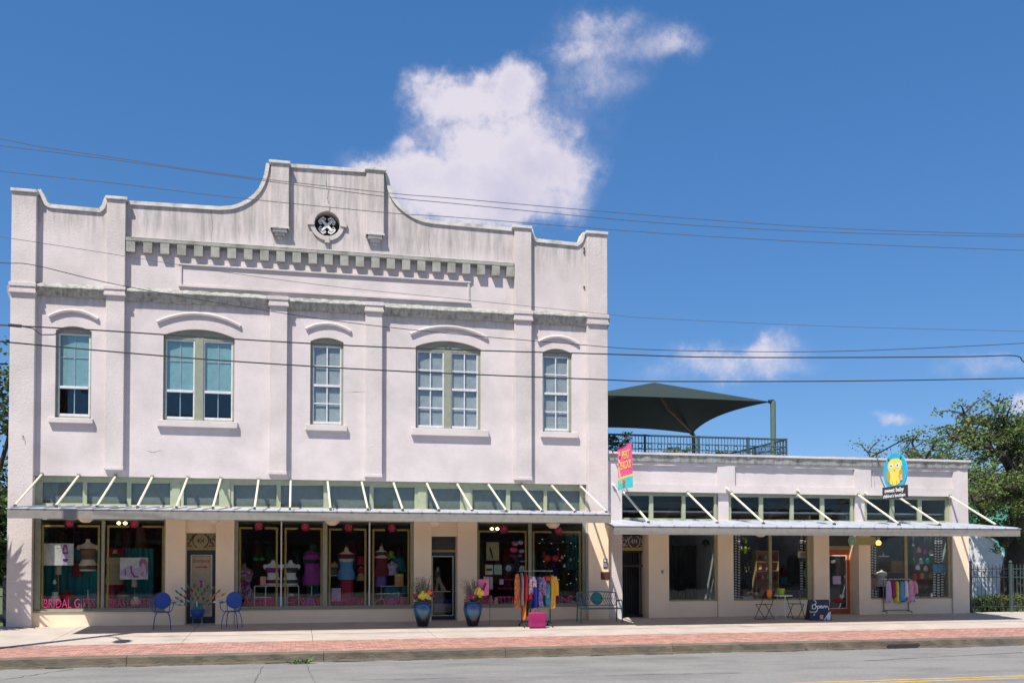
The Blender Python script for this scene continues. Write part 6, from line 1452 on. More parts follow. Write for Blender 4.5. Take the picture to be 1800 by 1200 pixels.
pr([(-.11,.52),(.11,.52),(.115,.64),(.03,.60),(-.03,.60),(-.115,.64)],'purple',3); pr([(-.11,.30),(.11,.30),(.10,.22),(.02,.16),(-.02,.16),(-.10,.22)],'navy',3)
pr([(-.13,.70),(-.17,.50),(-.19,.30),(-.16,.30),(-.12,.52)],'lilac',1.3); pr([(.13,.70),(.17,.52),(.15,.34),(.12,.52)],'lilac',1.3)
pr([(-.1,0),(.35,0),(.0,1),(-.1,1)],'white',.6,.045)  # sunlit corner painted on the poster, edged like the canopy end's shadow
MB().tube([(x0+.30,yf-.003,z0+h*.78),(x0+.36,yf-.003,z0+h*.80),(x0+.45,yf-.003,z0+h*.76),(x0+.55,yf-.003,z0+h*.78)],.006,4).build('lettering','grey',t); MB().tube([(x0+.38,yf-.003,z0+h*.66),(x0+.54,yf-.003,z0+h*.66)],.006,4).build('lettering','grey',t)
t,x0,x1,z0,z1,yf = slab('poster',211,260,979.5,1017.5,.36,'poster_grey','wide pale poster with a reclining lady in purple print, right wedding pane','poster')
h = z1-z0; w = x1-x0
pr([(.02,.20),(.06,.42),(.30,.60),(.52,.66),(.62,.50),(.80,.55),(.90,.60),(.98,.75),(1.14,.70),(1.10,.45),(1.22,.20),(1.10,.06),(.98,.12),(.86,.22),(.70,.08),(.45,.06),(.22,.14)],'lilac',1,0,1.0)
pr([(.86,.56),(.82,.80),(.92,.96),(1.06,.96),(1.20,.80),(1.24,.50),(1.18,.18),(1.12,.44),(1.10,.64),(1.02,.78),(.94,.70),(.93,.58)],'mauve',2,0); pr([(.94,.58),(1.08,.60),(1.10,.74),(1.02,.84),(.93,.76)],'pink',1.5,0)
pr([(.44,.60),(.50,.62),(.54,.36),(.66,.16),(.84,.14),(.84,.09),(.62,.09),(.48,.30)],'purple',3,0); pr([(.20,.46),(.25,.50),(.27,.22),(.22,.18)],'purple',3,0); pr([(.90,.22),(1.02,.40),(1.04,.36),(.96,.12)],'mauve',3,0)
torso(154.5,947,1003,.75,'ivory','ivory mannequin bust in brown lace corset and white briefs, wedding window',[('corset','lace',.36,.70),('briefs','ivory',.16,.24),('briefs','brown',.05,.18)],finial=None,arms=True,wf=.52)
torso(202,966,1027,1.0,'tan','beige dress form with black collar in front of the dark pink drape',[('collar','dark',.78,.90),('corset','khaki',.0,.72)],wf=.50,stand='dark')
skirt(198,1026,1072,1.15,26,38,'crimson','crimson skirt below the beige dress form in the wedding window')
garment(135,986,1012,1.2,15,'maroon','dark red slip hanging beside the corset bust',group=None,cat='slip',dep=.2)
garment(248,926,968,1.8,17,'brown','sheer brown camisole hanging high in the right wedding pane',group=None,cat='camisole',dep=.2)
for px, yt, yb, yz_, lb in ((103,994,1009,1068,'table lamp with small cream shade under the left poster'),(237,1017,1031,1062,'table lamp with small cream shade under the reclining poster')):
    a, b, c = at(px,yt,.9), at(px,yb,.9), at(px,yz_,.9); t = root('table_lamp', (a.x,.9,ZS-.04), lb, 'lamp', 'small shaded lamps in the wedding window'); s_ = 9*mpp(a)
    MB().lathe([(s_*.62,0),(s_*.52,a.z-b.z)],(a.x,.9,b.z),14).build('lamp_shade','shade_cream',t,smooth=True); MB().tube([(a.x,.9,ZS+.02),(a.x,.9,b.z)],.012,6).build('stem','gold',t); MB().lathe([(.09,0),(.08,.03),(.02,.06)],(a.x,.9,ZS-.03),12).build('foot','gold',t)
torso(117,1036,1068,.9,'maroon','dark mannequin bust in red bra, low in the left wedding pane',[('bra','red',.52,.74)],wf=.72)
torso(217,1036,1066,.9,'charcoal','black mannequin bust with grey collar, low in the right wedding pane',[('collar','khaki',.5,.74)],wf=.75)
def vase(px, pyt, pyb, Y, w, mat, label, cat='vase'):
    a, b = at(px,pyt,Y), at(px,pyb,Y); s_ = w*mpp(a)*.5; H = a.z-b.z; o = MB().lathe([(s_*.6,0),(s_,H*.25),(s_*.9,H*.55),(s_*.5,H*.85),(s_*.6,H)],(a.x,Y,b.z),14).build('vase' if cat=='vase' else cat.replace(' ','_'),mat,smooth=True); return tag(o,label,cat)
vase(97,1040,1062,.7,20,'plaster_white','white footed vase with red trim, left wedding pane'); vase(239,1048,1064,.6,20,'ivory','white domed cake stand cover in the right wedding pane','cake dome'); vase(155,1036,1060,.6,5,'tan','slim tan candle standing by the wedding window letters','candle'); vase(96,1018,1026,.7,7,'white','small white box behind the white vase','gift box')
for k, (px, c) in enumerate(((150,'brown'),(158,'tan'),(166,'brown'))): vase(px,1058,1068,.5,8,c,'small lace trinket dish, %s of three by the candle'%['left','middle','right'][k],'trinket dish')
# --- long window, panes one and two
rr = random.Random(77)
dim = ['charcoal','brown','moss','maroon','charcoal','teal','brown','charcoal','maroon','moss','charcoal','brown']
for k in range(12): garment(424+k*25+rr.uniform(-5,5),955+rr.uniform(-8,10),1030+rr.uniform(-14,20),2.6,18,dim[k],'dim '+dim[k]+' garment at the back of the long window, behind '+['the left window edge','the khaki dress form','the green bra','the purple bra bust','the white mullion','the black bra bust','the magenta tunic','the wide middle mullion','the tan corset bust','the crimson skirt','the dark red top','the teal wrap top'][k],group='dim clothes at the back of the long window',seed=k,dep=.3)
torso(480,984,1028,.7,'plaster_white','white bust in purple bra and dark briefs, left of the two on the wire cubes',[('bra','purple',.50,.70),('briefs','maroon',.08,.22)],arms=True,wf=.62)
torso(510.5,984,1028,.7,'plaster_white','white bust in black bra and briefs, right of the two on the wire cubes',[('bra','charcoal',.50,.70),('briefs','charcoal',.08,.22)],arms=True,wf=.62)
a, b = at(447.5,1029,.7), at(525,1069,.7); t = root('wire_cubes', ((a.x+b.x)/2,.7,ZS-.04), 'white wire cube shelf in the long window, carrying two busts', 'shelf'); zb_ = ZS-.03; m_ = MB()
for yy_ in (.52,.88):
    for f in (0,.25,.75,1): x = a.x+(b.x-a.x)*f; m_.tube([(x,yy_,zb_),(x,yy_,a.z-.01)],.012,5)
    for f in (0,.5,1): z = zb_+(a.z-.01-zb_)*f; m_.tube([(a.x,yy_,z),(b.x if f != .5 else a.x+(b.x-a.x)*.38,yy_,z)],.012,5)
for f in (0,.25,.75,1):
    x = a.x+(b.x-a.x)*f; m_.tube([(x,.52,a.z-.01),(x,.88,a.z-.01)],.010,4)
m_.build('frame','white',t); MB().box(a.x,b.x,.52,.88,a.z-.012,a.z-.002).build('top','white',t)
def cube(px0, px1, yt, yb, Y, mat, label, cat='box', d=.25, name='gift_box'):
    a, b = at(px0,yt,Y), at(px1,yb,Y); z0 = max(b.z,(ZS if a.x<9.3 else ZSL)-.03); o = MB().box(a.x,b.x,Y,Y+d,z0,a.z).build(name,mat,bevel=.008); return tag(o,label,cat)
cube(468,484,1048,1069,.6,'magenta','magenta box in the wire cube shelf'); cube(489,497,1048,1069,.6,'sky_blue','blue box in the wire cube shelf'); cube(499,505,1049,1069,.65,'teal','teal box in the wire cube shelf')
cube(449,465,1052,1068,.72,'maroon','dark red folded pile in the lower left wire cube','folded clothes'); 
m = at(515,1047,.68); o = MB().ball((m.x-.05,.68,m.z+.03),.09,.08,.05,10,6).build('slipper','white',smooth=True); tag(o,'white slipper in the upper right wire cube','slipper'); o = MB().ball((m.x+.10,.72,m.z+.03),.09,.08,.05,10,6).build('slipper','green',smooth=True); tag(o,'green slipper in the upper right wire cube','slipper')
slab('card',457.5,467,1012.5,1028,.6,'peach','small pink card with a figure standing on the wire cubes','card')
torso(548,958,1030,.95,'dark','dark dress form wearing a magenta sleeved top',[('top','purple',.04,.84)],wf=.46,stand='chrome')
garment(548,969,1008,.93,25,'magenta' if False else 'purple','magenta tunic draped on the dark dress form',group=None,cat='tunic',dep=.35,hook=False,flare=1.05)
torso(429,990,1052,1.0,'khaki','dress form in patterned khaki top, left edge of the long window',[('top','scarf',.1,.8)],wf=.5,stand='dark')
a = at(455,982,.8); o = MB().ball((a.x-.09,.8,a.z),.085,.06,.07,8,6).ball((a.x+.09,.8,a.z),.085,.06,.07,8,6).tube([(a.x-.15,.8,a.z+.03),(a.x,.8,a.z+.22),(a.x+.15,.8,a.z+.03)],.010,4).build('green_bra','green'); tag(o,'bright green bra hanging in the long window','bra')
vase(545,1047,1069,.55,16,'confetti','purple spotted barrel in the long window','barrel'); vase(532,1050,1069,.6,9,'brown','brown bottle shaped ornament beside the purple barrel','ornament')
# pane three and four
torso(609,962,1018,.8,'ivory','ivory dress form with wooden finial in blue bodice, centre of the third long pane',[('bodice','sky_blue',.0,.66),('top','maroon',.66,.80)],finial='wood',wf=.52,stand='wood')
skirt(609,1000,1052,.8,22,25,'crimson','long crimson skirt on the ivory dress form in the long window')
for s_ in (-1,1): garment(609+s_*12,976,998,.88,8,'dark','black sleeve of the blue bodice, %s side'%('left' if s_<0 else 'right'),group=None,cat='sleeve',dep=.2,hook=False,name='sleeve')
t,x0,x1,z0,z1,yf = slab('white_bag',583,599,1033,1056,.45,'lilac','pale lilac paper bag hanging low in the third long pane','bag'); MB().tube([(x0+.08,yf,z1),(x0+.10,yf,z1+.14),(x1-.10,yf,z1+.14),(x1-.08,yf,z1)],.006,4).build('handle','dark',t)
torso(588,986,1012,.9,'tan','small tan bust in dark corset, left side of the third long pane',[('corset','charcoal',.1,.6)],wf=.6); torso(634,994,1020,1.1,'tan','small tan bust right of the crimson skirt',[('top','crimson',.5,.85)],wf=.6)
garment(634,976,993,1.15,17,'crimson','crimson folded blouse high right in the third long pane',group=None,cat='blouse',dep=.2)
torso(670.5,960,1012,.75,'ivory','ivory dress form with finial in dark red top and black collar, fourth long pane',[('top','maroon',.0,.74),('collar','dark',.74,.82)],finial='wood',wf=.50,stand='tan')
skirt(670,1000,1030,.78,17,19,'violet','dark violet skirt on the dress form in the fourth long pane')
garment(687,967,982,1.0,11,'lime','lime green top in the fourth long pane',group=None,cat='top',dep=.2); garment(698,978,1004,1.05,26,'teal','teal wrap top in the fourth long pane',group=None,cat='top',dep=.25)
torso(689,986,1010,.8,'lilac','pale grey bust with frilled collar in the fourth long pane',[('top','lilac',.3,.75)],wf=.9)
fabric('teal_cloth',676,722,1031,1068,.8,'teal','teal cloth hanging from the glass shelf in the fourth long pane','cloth',waves=5,amp=.02)
t,x0,x1,z0,z1,yf = slab('painted_bag',694,709,1008,1030,.5,'orange','orange painted bag with green top on the glass shelf','bag'); MB().box(x0,x1,yf-.006,yf-.001,z1-.08,z1+.0).build('trim','lime',t); MB().ball(((x0+x1)/2,yf-.004,(z0+z1)/2),.10,.004,.07,8,6).build('print','tan',t)
for l, r, y, nm in ((669,724,1029,'upper'),(660,724,1042,'lower')):
    a, b = at(l,y,.6), at(r,y,.6); o = MB().box(a.x,b.x,.45,.75,a.z-.012,a.z).build('glass_shelf','glass'); tag(o,'%s glass shelf in the fourth long pane'%nm,'shelf'); 
    e = MB().box(a.x,b.x,.44,.449,a.z-.014,a.z+.002).build('shelf_edge','chrome'); e.parent = o; e.location = e.location-o.location
cube(704,719,1049,1068,.5,'tan','patterned tan gift bag at the right end of the long window','gift bag',.2); cube(689,697,1052,1068,.5,'violet','violet gift box beside the tan gift bag'); cube(681,688,1054,1068,.55,'hot_pink','small pink gift box beside the violet one')
# --- door contents
t,x0,x1,z0,z1,yf = slab('door_panel',337.2,371,977,1080.5,YD+.045,'shade_cream','cream paper panel behind the glass of the left teal door','panel'); p = at(354,988,YD)
text_obj('Entrance',.15,t,(p.x,YD+.018-.0+.012,p.z),'red',width=(x1-x0)*.82,fat=.001)
p = at(354,996,YD); MB().prism([(p.x-.18,p.z-.012),(p.x+.08,p.z-.012),(p.x+.08,p.z-.035),(p.x+.17,p.z),(p.x+.08,p.z+.035),(p.x+.08,p.z+.012),(p.x-.18,p.z+.012)],YD+.026,YD+.034).build('arrow','red',t)
p = at(353,1022,YD); MB().prism([(p.x+.09*q[0],p.z+.09*q[1]) for q in ((0,-1),(.9,.1),(.8,.7),(.3,.8),(0,.5),(-.3,.8),(-.8,.7),(-.9,.1))],YD+.024,YD+.034).build('heart_print','lilac',t); MB().prism([(p.x+.05*q[0],p.z+.05*q[1]) for q in ((0,-1),(.9,.3),(.8,.9),(-.8,.9),(-.9,.3))],YD+.018,YD+.023).build('heart_print','purple',t)
t,x0,x1,z0,z1,yf = slab('lady_cutout',762,792,1038,1039.3,YD+.07,'ivory','pale cut out of a lady in a long gown inside the dark door','cutout')
def dp(px,py): p = at(px,py,YD+.07); return (p.x,p.z)
MB().prism([dp(*q) for q in ((769,1000),(772,997),(772,1008),(774,1016),(779,1027),(785,1037),(776,1037),(771,1024),(769,1037),(765,1037),(767,1020),(764,1008),(766,1004))],YD+.06,YD+.072).build('gown','khaki',t); MB().prism([dp(*q) for q in ((764,1006),(771,1003),(772,1013),(767,1017),(765,1013))],YD+.055,YD+.059).build('bodice','charcoal',t); p = at(769.5,998.5,YD+.06); MB().ball((p.x,YD+.06,p.z),.045,.02,.06,8,6).build('head','tan',t)
for k,(yt,c) in enumerate(((1052,'navy'),(1060,'lilac'),(1068,'grey'))):
    a,b = at(763,yt,YD+.5), at(793,yt+8,YD+.5); o = MB().box(a.x,b.x,YD+.45,YD+.7,b.z,a.z).build('folded_cloth',c,bevel=.02); tag(o,['dark blue','pale lilac','grey'][k]+' folded cloth stacked low behind the dark glass door','folded clothes')
# --- right window of the main building
for k in range(9): garment(848+k*21+rr.uniform(-4,4),958+rr.uniform(-8,10),1036+rr.uniform(-14,16),2.4,16,['charcoal','brown','maroon','charcoal','teal','charcoal','navy','brown','teal'][k],'dim garment at the back of the clothes rack window, behind '+['the small cream poster','the mint poster','the round mirror','the white globe','the middle mullion','the red bra','the pale ornaments','the fairy lights','the teal drape'][k],group='dim clothes at the back of the right window',seed=k,dep=.3)
t,x0,x1,z0,z1,yf = slab('poster',855,877,952.5,984.5,.36,'khaki','olive yellow poster with a slim dark figure in the right window','poster'); fig([(x0+.11,z0+.40),(x0+.13,z0+.30),(x0+.20,z0+.07)],[.02,.03,.02],'dark',t,yf); fig([(x0+.24,z0+.30),(x0+.32,z0+.33)],.010,'orange',t,yf)
t,x0,x1,z0,z1,yf = slab('poster',853,866.5,992,1009.5,.36,'yellow','small cream and yellow poster with dark pictures in the right window','poster'); MB().box(x0+.07,x1-.01,yf-.004,yf-.001,z0+.0,z1-.0).build('print','poster_grey',t); MB().box(x0+.03,x1-.03,yf-.008,yf-.005,z0+.12,z0+.19).build('print','charcoal',t)
t,x0,x1,z0,z1,yf = slab('poster',868.5,882,992,1009,.36,'mint','small mint green poster in the right window','poster'); fig([(x0+.05,z0+.18),(x0+.12,z0+.16),(x0+.18,z0+.10)],.006,'green',t,yf)
slab('notice',850,866,1013,1035,.36,'poster_grey','white paper notice low in the right window behind the pink flag','notice'); slab('notice',878,885,1017.5,1026.5,.36,'lilac','small pale notice on the dark shelf of the right window','notice')
a = at(894,998,.8); t = root('round_mirror', (a.x,.8,a.z-.18), 'round silver mirror with dark rim in the right window', 'mirror'); ringmb(a.x,a.z,.10,.18,.78,.82).build('rim','dark',t); MB().prism([(a.x+.105*cos(2*pi*i/20),a.z+.105*sin(2*pi*i/20)) for i in range(20)],.80,.81).build('glass','chrome',t)
a = at(917.5,998,.6); o = MB().ball((a.x,.6,a.z),.085,.085,.085,12,8).build('white_globe','plaster_white',smooth=True); tag(o,'white globe beside the round mirror in the right window','globe')
for k,(px,py,w_,h_,c) in enumerate(((905,955,12,9,'scarf'),(915,953,10,8,'lilac'),(903,966,14,9,'hot_pink'),(917,968,10,7,'lilac'),(901,977,13,8,'magenta'),(914,976,8,5,'mauve'),(918,986,12,3,'lilac'))):
    a = at(px,py,.7); s_ = mpp(a)*.5; o = MB().ball((a.x,.7,a.z),w_*s_,.07,h_*s_,10,6).build('silk_flower',c,smooth=True); tag(o,['purple print silk bloom at the top','pale lilac silk bloom at the top right','hot pink silk bloom at the left','lilac silk bloom at the right','magenta silk bloom lower left','mauve silk bloom lower right','thin lilac silk bloom at the bottom'][k]+' of the spray in the right window','silk flower','silk flowers in the right window')
a = at(969,981,.7); o = MB().ball((a.x-.13,.7,a.z),.12,.08,.11,10,6).ball((a.x+.13,.7,a.z),.12,.08,.11,10,6).tube([(a.x-.24,.7,a.z+.05),(a.x-.22,.7,a.z+.22)],.012,4).tube([(a.x+.24,.7,a.z+.05),(a.x+.22,.7,a.z+.22)],.012,4).build('red_bra','red'); tag(o,'bright red bra hanging in the right hand pane of the right window','bra')
cube(875,906,1033,1035,.8,'magenta','upper magenta shelf board in the right window','shelf',.35,'shelf_board'); cube(874,906,1050,1052.5,.8,'magenta','lower magenta shelf board in the right window','shelf',.35,'shelf_board'); cube(883,906,1017,1019,.8,'magenta','topmost thin magenta shelf board in the right window','shelf',.35,'shelf_board')
for k,(px,c) in enumerate(((862,'poster_grey'),(872,'cream'),(893,'charcoal'),(901,'brown'))): vase(px,1046+(k%2)*3,1066,.5,9,c,['grey figurine','cream box shaped jar','dark round jar','brown jar'][k]+' low in the left half of the right window','jar')
fl = root('fairy_lights', (at(1000,990,.9).x,.9,ZS), 'strand of tiny lights on a dark tree in the right window', 'lights'); P = []
for k in range(26):
    px, py = rr.uniform(948,1020), rr.uniform(945,1050); a = at(px,py,.9+rr.uniform(-.2,.3)); P.append(a); MB().ball(a,.012,.012,.012,5,4).build('bulb','sparkle',fl)
MB().tube(sorted(P,key=lambda v:-v.z),.004,3).build('wire','dark',fl)
leaves([at(rr.uniform(950,1020),rr.uniform(950,1050),1.05) for _ in range(60)],'leaf_dark','foliage',fl,.09,6,.14,5)
for k,(px,py,c) in enumerate(((988,979,'ivory'),(1003,983,'ivory'),(992,994,'white'),(1012,948,'teal'),(1008,962,'teal'))):
    a = at(px,py,.7); o = MB().ball((a.x,.7,a.z),.045,.045,.06,8,6).build('glass_ornament',c,smooth=True); tag(o,['pale ornament left of centre','pale ornament right of centre','white square ornament lower down','upper teal ornament','lower teal ornament'][k]+' hanging in the right hand pane of the right window','ornament','ornaments in the right window')
fabric('teal_drape',996,1022,938,1000,1.6,'teal','dark teal drape at the right end of the right window','drape',waves=4)
cube(985,1003,1058,1066,.45,'violet','violet jewellery box low at the right end of the right window','jewellery box'); cube(1004,1012,1056,1066,.45,'cream','cream bag low at the right end of the right window','bag')

# ---------------------------------------------------------------- low building windows
def ribbon(l, r, yt, yb, label, cols=2, sq=4.6, Y=.30):  # hanging strip of alternating discs
    t = root('disc_garland', (at((l+r)/2,yb,Y).x,Y,at(l,yb,Y).z), label, 'garland', 'black and white garlands in the baby shop'); m_ = MB(); d_ = MB(); n = int((yb-yt)/sq); s_ = (at(l,yt,Y)-CAM).length/FPX
    a, b = at(l,yt,Y), at(r,yb,Y); MB().box(a.x,b.x,Y+.004,Y+.008,b.z,a.z).build('backing','dark',t)
    for i in range(n):
        for c in range(cols):
            px = l+(r-l)*(c+.5)/cols; p = at(px,yt+(i+.5)*sq+(sq*.25 if c%2 else 0),Y); w_ = (r-l)/cols*.40*s_; h_ = sq*.30*s_
            m_.prism([(p.x+w_*cos(2*pi*q/8),p.z+h_*sin(2*pi*q/8)) for q in range(8)],Y-.006,Y+.002)
    m_.build('disc','poster_grey',t)
ribbon(1290.5,1302,938,1054,'black and white disc garland at the left edge of the toy shelf window'); ribbon(1405,1420,938,973,'black and white disc garland, upper right of the toy shelf window'); ribbon(1405,1421,986,1040,'black and white disc garland, lower right of the toy shelf window')
ribbon(1530.8,1541,958,1012,'black and white disc garland, upper left of the baby clothes window'); ribbon(1531,1543,1035,1054,'black and white disc garland, lower left of the baby clothes window'); ribbon(1642,1657,938,992,'black and white disc garland, upper right of the baby clothes window',3); ribbon(1639,1660,1006,1052,'black and white disc garland, lower right of the baby clothes window',3)
# pink backed toy shelf
a, b = at(1330,968,1.0), at(1368.5,1046,1.0); t = root('toy_shelf', ((a.x+b.x)/2,1.0,ZSL-.03), 'open wooden toy shelf with pink back panel in the window', 'shelf'); zb_ = ZSL-.03
MB().box(a.x,b.x,1.28,1.30,zb_,a.z).build('back_panel','pinkshelf',t); MB().box(a.x-.02,a.x,1.0,1.30,zb_,a.z).build('side_panel','tan',t); MB().box(b.x,b.x+.02,1.0,1.30,zb_,a.z).build('side_panel','tan',t)
for py in (968,986.5,1003,1023.5,1045): z = at(1350,py,1.0).z; MB().box(a.x,b.x,1.0,1.279,z-.015,z+.01).build('shelf','tan',t)
toys = [(1336,979,5,'charcoal','dark round toy on the top shelf, left'),(1346,980,6,'mint','green toy shoe on the top shelf'),(1359,979,5,'crimson','red book on the top shelf'),(1336,996,7,'peach','pink box on the second shelf, left'),(1349,997,7,'grey','grey bag on the second shelf'),(1362,996,5,'maroon','dark red toy on the second shelf'),(1335,1014,6,'red','red toy on the third shelf, left'),(1341,1014,5,'poster_grey','white owl figure on the third shelf, left of its pair'),(1350,1014,5,'poster_grey','white owl figure on the third shelf, right of its pair'),(1362,1014,6,'crimson','crimson book on the third shelf'),(1336,1036,7,'brown','brown picture book on the bottom shelf'),(1350,1036,9,'pinkshelf','pink basket on the bottom shelf')]
for px,py,w_,c,lb in toys:
    p = at(px,py,1.12); s_ = w_*mpp(p)*.5; o = MB().lathe([(s_*.8,-s_*1.1),(s_,-s_*.3),(s_*.7,s_*.4),(s_*.75,s_*.8),(s_*.3,s_*1.2)],p,10,1,.7).build('toy',c,smooth=True); tag(o,lb+' of the pink backed shelf','toy','toys on the pink backed shelf')
for k,(px,py,w_,h_,c,lb) in enumerate(((1293,967,6,13,'lime','lime green slipper at the left edge, on the garland'),(1310,966,7,13,'lime','lime green slipper right of the garland'),(1302,963,6,8,'peach','coral slipper between the lime ones'),(1317,966,5,9,'charcoal','dark slipper right of the lime ones'),(1311,950,5,9,'lime','small lime slipper hanging above'),(1306,946,7,6,'mauve','mauve slipper hanging highest'))):
    p = at(px,py,.42); s_ = mpp(p)*.5; o = MB().ball(p,w_*s_,.05,h_*s_,10,7).build('baby_slipper',c,smooth=True); tag(o,lb+' in the toy shelf window','slipper','slippers hung in the window')
for (px,yt,yb,w_,c,lb) in ((1313,986,1010,17,'print_blackwhite','black spotted bag hanging left of the toy shelf'),(1308.5,1018,1034,11,'dark','black bag hanging low left of the toy shelf')):
    p = at(px,yt,.8); q = at(px,yb,.8); s_ = w_*mpp(p)*.5; t = root('hanging_bag', (p.x,.8,q.z), lb, 'bag'); MB().lathe([(s_*.8,0),(s_,.08),(s_*.9,(p.z-q.z)*.8),(s_*.6,p.z-q.z)],(p.x,.8,q.z),12,1,.5).build('bag',c,t,smooth=True); MB().tube([(p.x-s_*.5,.8,p.z),(p.x,.8,p.z+.16),(p.x+s_*.5,.8,p.z)],.010,4).build('strap','dark',t)
t,x0,x1,z0,z1,yf = slab('picture_card',1402.5,1419,968,979,.27,'cream','cream bear face card between the two right garlands','card'); MB().ball(((x0+x1)/2,yf-.005,(z0+z1)/2-.01),.10,.004,.07,10,6).build('print','tan',t)
p = at(1418,1007,.27); o = MB().prism([(p.x+.11*cos(2*pi*i/18),p.z+.17*sin(2*pi*i/18)) for i in range(18)],.262,.275).build('round_sign','mint'); tag(o,'mint green oval card at the right side of the toy shelf window','card')
cube(1306,1324,1048,1058,.5,'poster_grey','white flat box on the floor of the toy shelf window'); vase(1295,1050,1060,.45,11,'magenta','magenta bowl in the lower left corner of the toy shelf window','bowl')
for k,(px,py,c) in enumerate(((1315,1042,'tan'),(1322,1041,'orange'),(1329,1043,'cream'))): p = at(px,py,.6); o = MB().ball(p,.07,.06,.06,8,6).build('soft_toy',c,smooth=True); tag(o,['tan','orange','cream'][k]+' soft toy lying left of the toy shelf','soft toy','soft toys on the window floor')
a, b = at(1372,1034,.9), at(1428,1054,.9); t = root('display_basket', ((a.x+b.x)/2,.9,ZSL-.03), 'dark lace covered basket in the lower right of the toy shelf window', 'basket'); MB().lathe([((b.x-a.x)*.45,0),((b.x-a.x)*.5,.22),((b.x-a.x)*.42,.25)],((a.x+b.x)/2,.9,ZSL-.03),18,1,.5).build('basket','print_blackwhite',t,smooth=True); MB().tube([((a.x+b.x)/2+(b.x-a.x)*.42*cos(pi*i/10),.9,ZSL+.2+.16*sin(pi*i/10)) for i in range(11)],.014,5).build('handle','khaki',t)
a = at(1372,1000,1.3)
for k,(px,py,w_,h_,c,lb) in enumerate(((1377,1004,6,16,'maroon','dark red doll'),(1378,1018,7,12,'teal','teal doll dress'),(1394,1000,14,50,'charcoal','dark dress'))): garment(px,py-h_*.5,py+h_*.5,1.5,w_*1.6,c,lb+' hanging in the dark right half of the toy shelf window',group=None,cat='dress',dep=.2)
# left shop of the low building: grey fittings
a, b = at(1236,984,2.6), at(1256,1056,2.6); t = root('drawer_cabinet', ((a.x+b.x)/2,2.6,0), 'grey drawer cabinet inside the empty looking shop right of the gate', 'cabinet'); MB().box(a.x,b.x,2.6,3.1,0,a.z).build('carcass','interior_grey',t)
for py in (998,1024,1050): z = at(1246,py,2.6).z; MB().box(a.x+.04,b.x-.04,2.575,2.599,z-.02,z+.02).build('handle','dark',t)
fabric('dark_curtain',1182,1232,958,1060,2.2,'charcoal','dark pleated curtain inside the shop right of the gate','curtain',waves=7,amp=.05)
p = at(1240,953,1.0); t = root('hanging_lamp', (p.x,1.0,p.z-.1), 'dark bell shaped lamp hanging inside the shop right of the gate', 'lamp'); MB().lathe([(.13,-.08),(.12,.02),(.05,.10)],p,14).build('shade','dark',t,smooth=True); MB().tube([(p.x,1.0,p.z+.1),(p.x,1.0,3.3)],.008,4).build('cord','dark',t); MB().ball((p.x,1.0,p.z-.10),.05,.05,.06,8,5).build('bulb','brown',t)
# orange door contents
def dcard(l, r, yt, yb, mat, lb, oval=False):
    a, b = at(l,yt,YL+.012), at(r,yb,YL+.012)
    if oval: cx,cz = (a.x+b.x)/2,(a.z+b.z)/2; o = MB().prism([(cx+(b.x-a.x)/2*cos(2*pi*i/20),cz+(a.z-b.z)/2*sin(2*pi*i/20)) for i in range(20)],YL+.010,YL+.016).build('door_sticker',mat)
    else: o = MB().box(a.x,b.x,YL+.010,YL+.016,b.z,a.z).build('door_sticker',mat)
    return tag(o,lb,'sticker')
dcard(1461,1468,984,989,'poster_grey','small white sticker high on the glass of the orange door'); dcard(1464,1478,1012,1026,'lilac','pale square notice at the middle of the orange door'); dcard(1476,1484,1044,1050,'poster_grey','small white sticker low right on the orange door'); dcard(1463,1483,1051,1060,'crimson','red oval sticker low on the glass of the orange door',True)
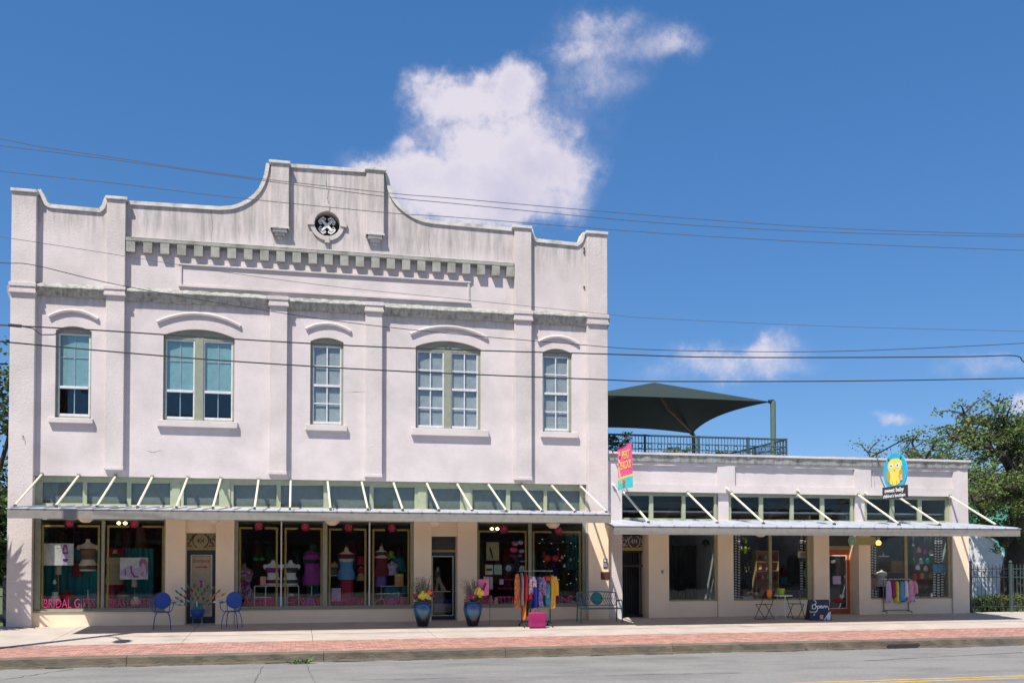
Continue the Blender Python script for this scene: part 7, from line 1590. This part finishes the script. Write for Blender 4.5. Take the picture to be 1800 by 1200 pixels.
# baby clothes window
bibs = [(1615,966,'pink','pale pink'),(1626,968,'mauve','mauve'),(1637,971,'poster_grey','pale grey'),(1606,988,'green','mid green'),(1619,986,'mint','grey green'),(1631,986,'turquoise','turquoise'),(1613,996,'plaster_white','white left'),(1627,998,'ivory','ivory'),(1608,1013,'red','red'),(1621,1011,'orange','orange'),(1637,1010,'yellow','pale yellow'),(1605,957,'white','tiny white')]
for k,(px,py,c,nm) in enumerate(bibs):
    p = at(px,py,.55); s_ = (4.3 if k<11 else 2.2)*mpp(p); t = root('baby_hat', (p.x,.55,p.z-s_), nm+' knitted baby hat hanging in the right pane of the baby clothes window', 'baby hat', 'baby hats hung in the window'); MB()._ball((p.x,.55,p.z),s_,s_*.6,s_*1.1,10,7) if False else MB().lathe([(s_*.95,-s_),(s_*1.0,-s_*.6),(s_*.9,.2*s_),(s_*.5,s_*.85),(s_*.1,s_*1.05)],p,12,1,.5).build('hat',c,t,smooth=True); MB().tube([(p.x,.55,p.z+s_),(p.x,.55,2.95)],.003,3).build('thread','grey',t)
torso(1549,1000,1030,.8,'white','white shirted child mannequin at the left of the baby clothes window',[('shirt','white',.0,.84)],wf=.75)
cube(1543,1554,1030,1054,.75,'dark','black trousers of the child mannequin','trousers',.12,'trousers'); cube(1531,1540,1016,1034,.7,'pinkshelf','brown crate at the left edge of the baby clothes window','crate',.3,'crate'); cube(1567,1590,986,1004,1.4,'tan','tan cardboard box on the back shelf of the baby clothes window','box',.3,'cardboard_box')
a,b = at(1560,1004,1.35), at(1596,1006,1.35); o = MB().box(a.x,b.x,1.3,1.75,b.z,a.z).build('wall_shelf','grey'); tag(o,'grey back shelf under the cardboard box','shelf')
p = at(1553,977,.6); o = MB().box(p.x-.20,p.x+.20,.58,.62,p.z-.02,p.z+.02).prism([(p.x-.03,p.z),(p.x+.03,p.z),(p.x+.0,p.z+.16)],.585,.615).build('toy_plane','poster_grey'); tag(o,'pale toy aeroplane hanging left in the baby clothes window','toy')
t = fabric('blue_scarf',1640,1664,991,1006,.26,'sky_blue','bright blue cloth tied round the right garland','cloth',waves=4,amp=.02)
cube(1608,1642,1018,1042,1.0,'dark','dark toy chest right of the baby clothes rack','chest',.4,'toy_chest'); 
for k,(px,c) in enumerate(((1612,'poster_grey'),(1626,'tan'),(1633,'grey'))): p = at(px,1050,.5); o = MB().ball((p.x,.5,ZSL+.03),.10,.08,.05,8,6).build('soft_toy',c,smooth=True); tag(o,['pale','tan','grey'][k]+' soft toy lying at the floor of the baby clothes window','soft toy','soft toys in the baby clothes window')
a, b = at(1600,940,1.8), at(1640,1050,1.8); 
fabric('blue_grey_curtain',1604,1642,942,1048,2.4,'interior_grey','blue grey curtain at the back of the baby clothes window','curtain',waves=6)
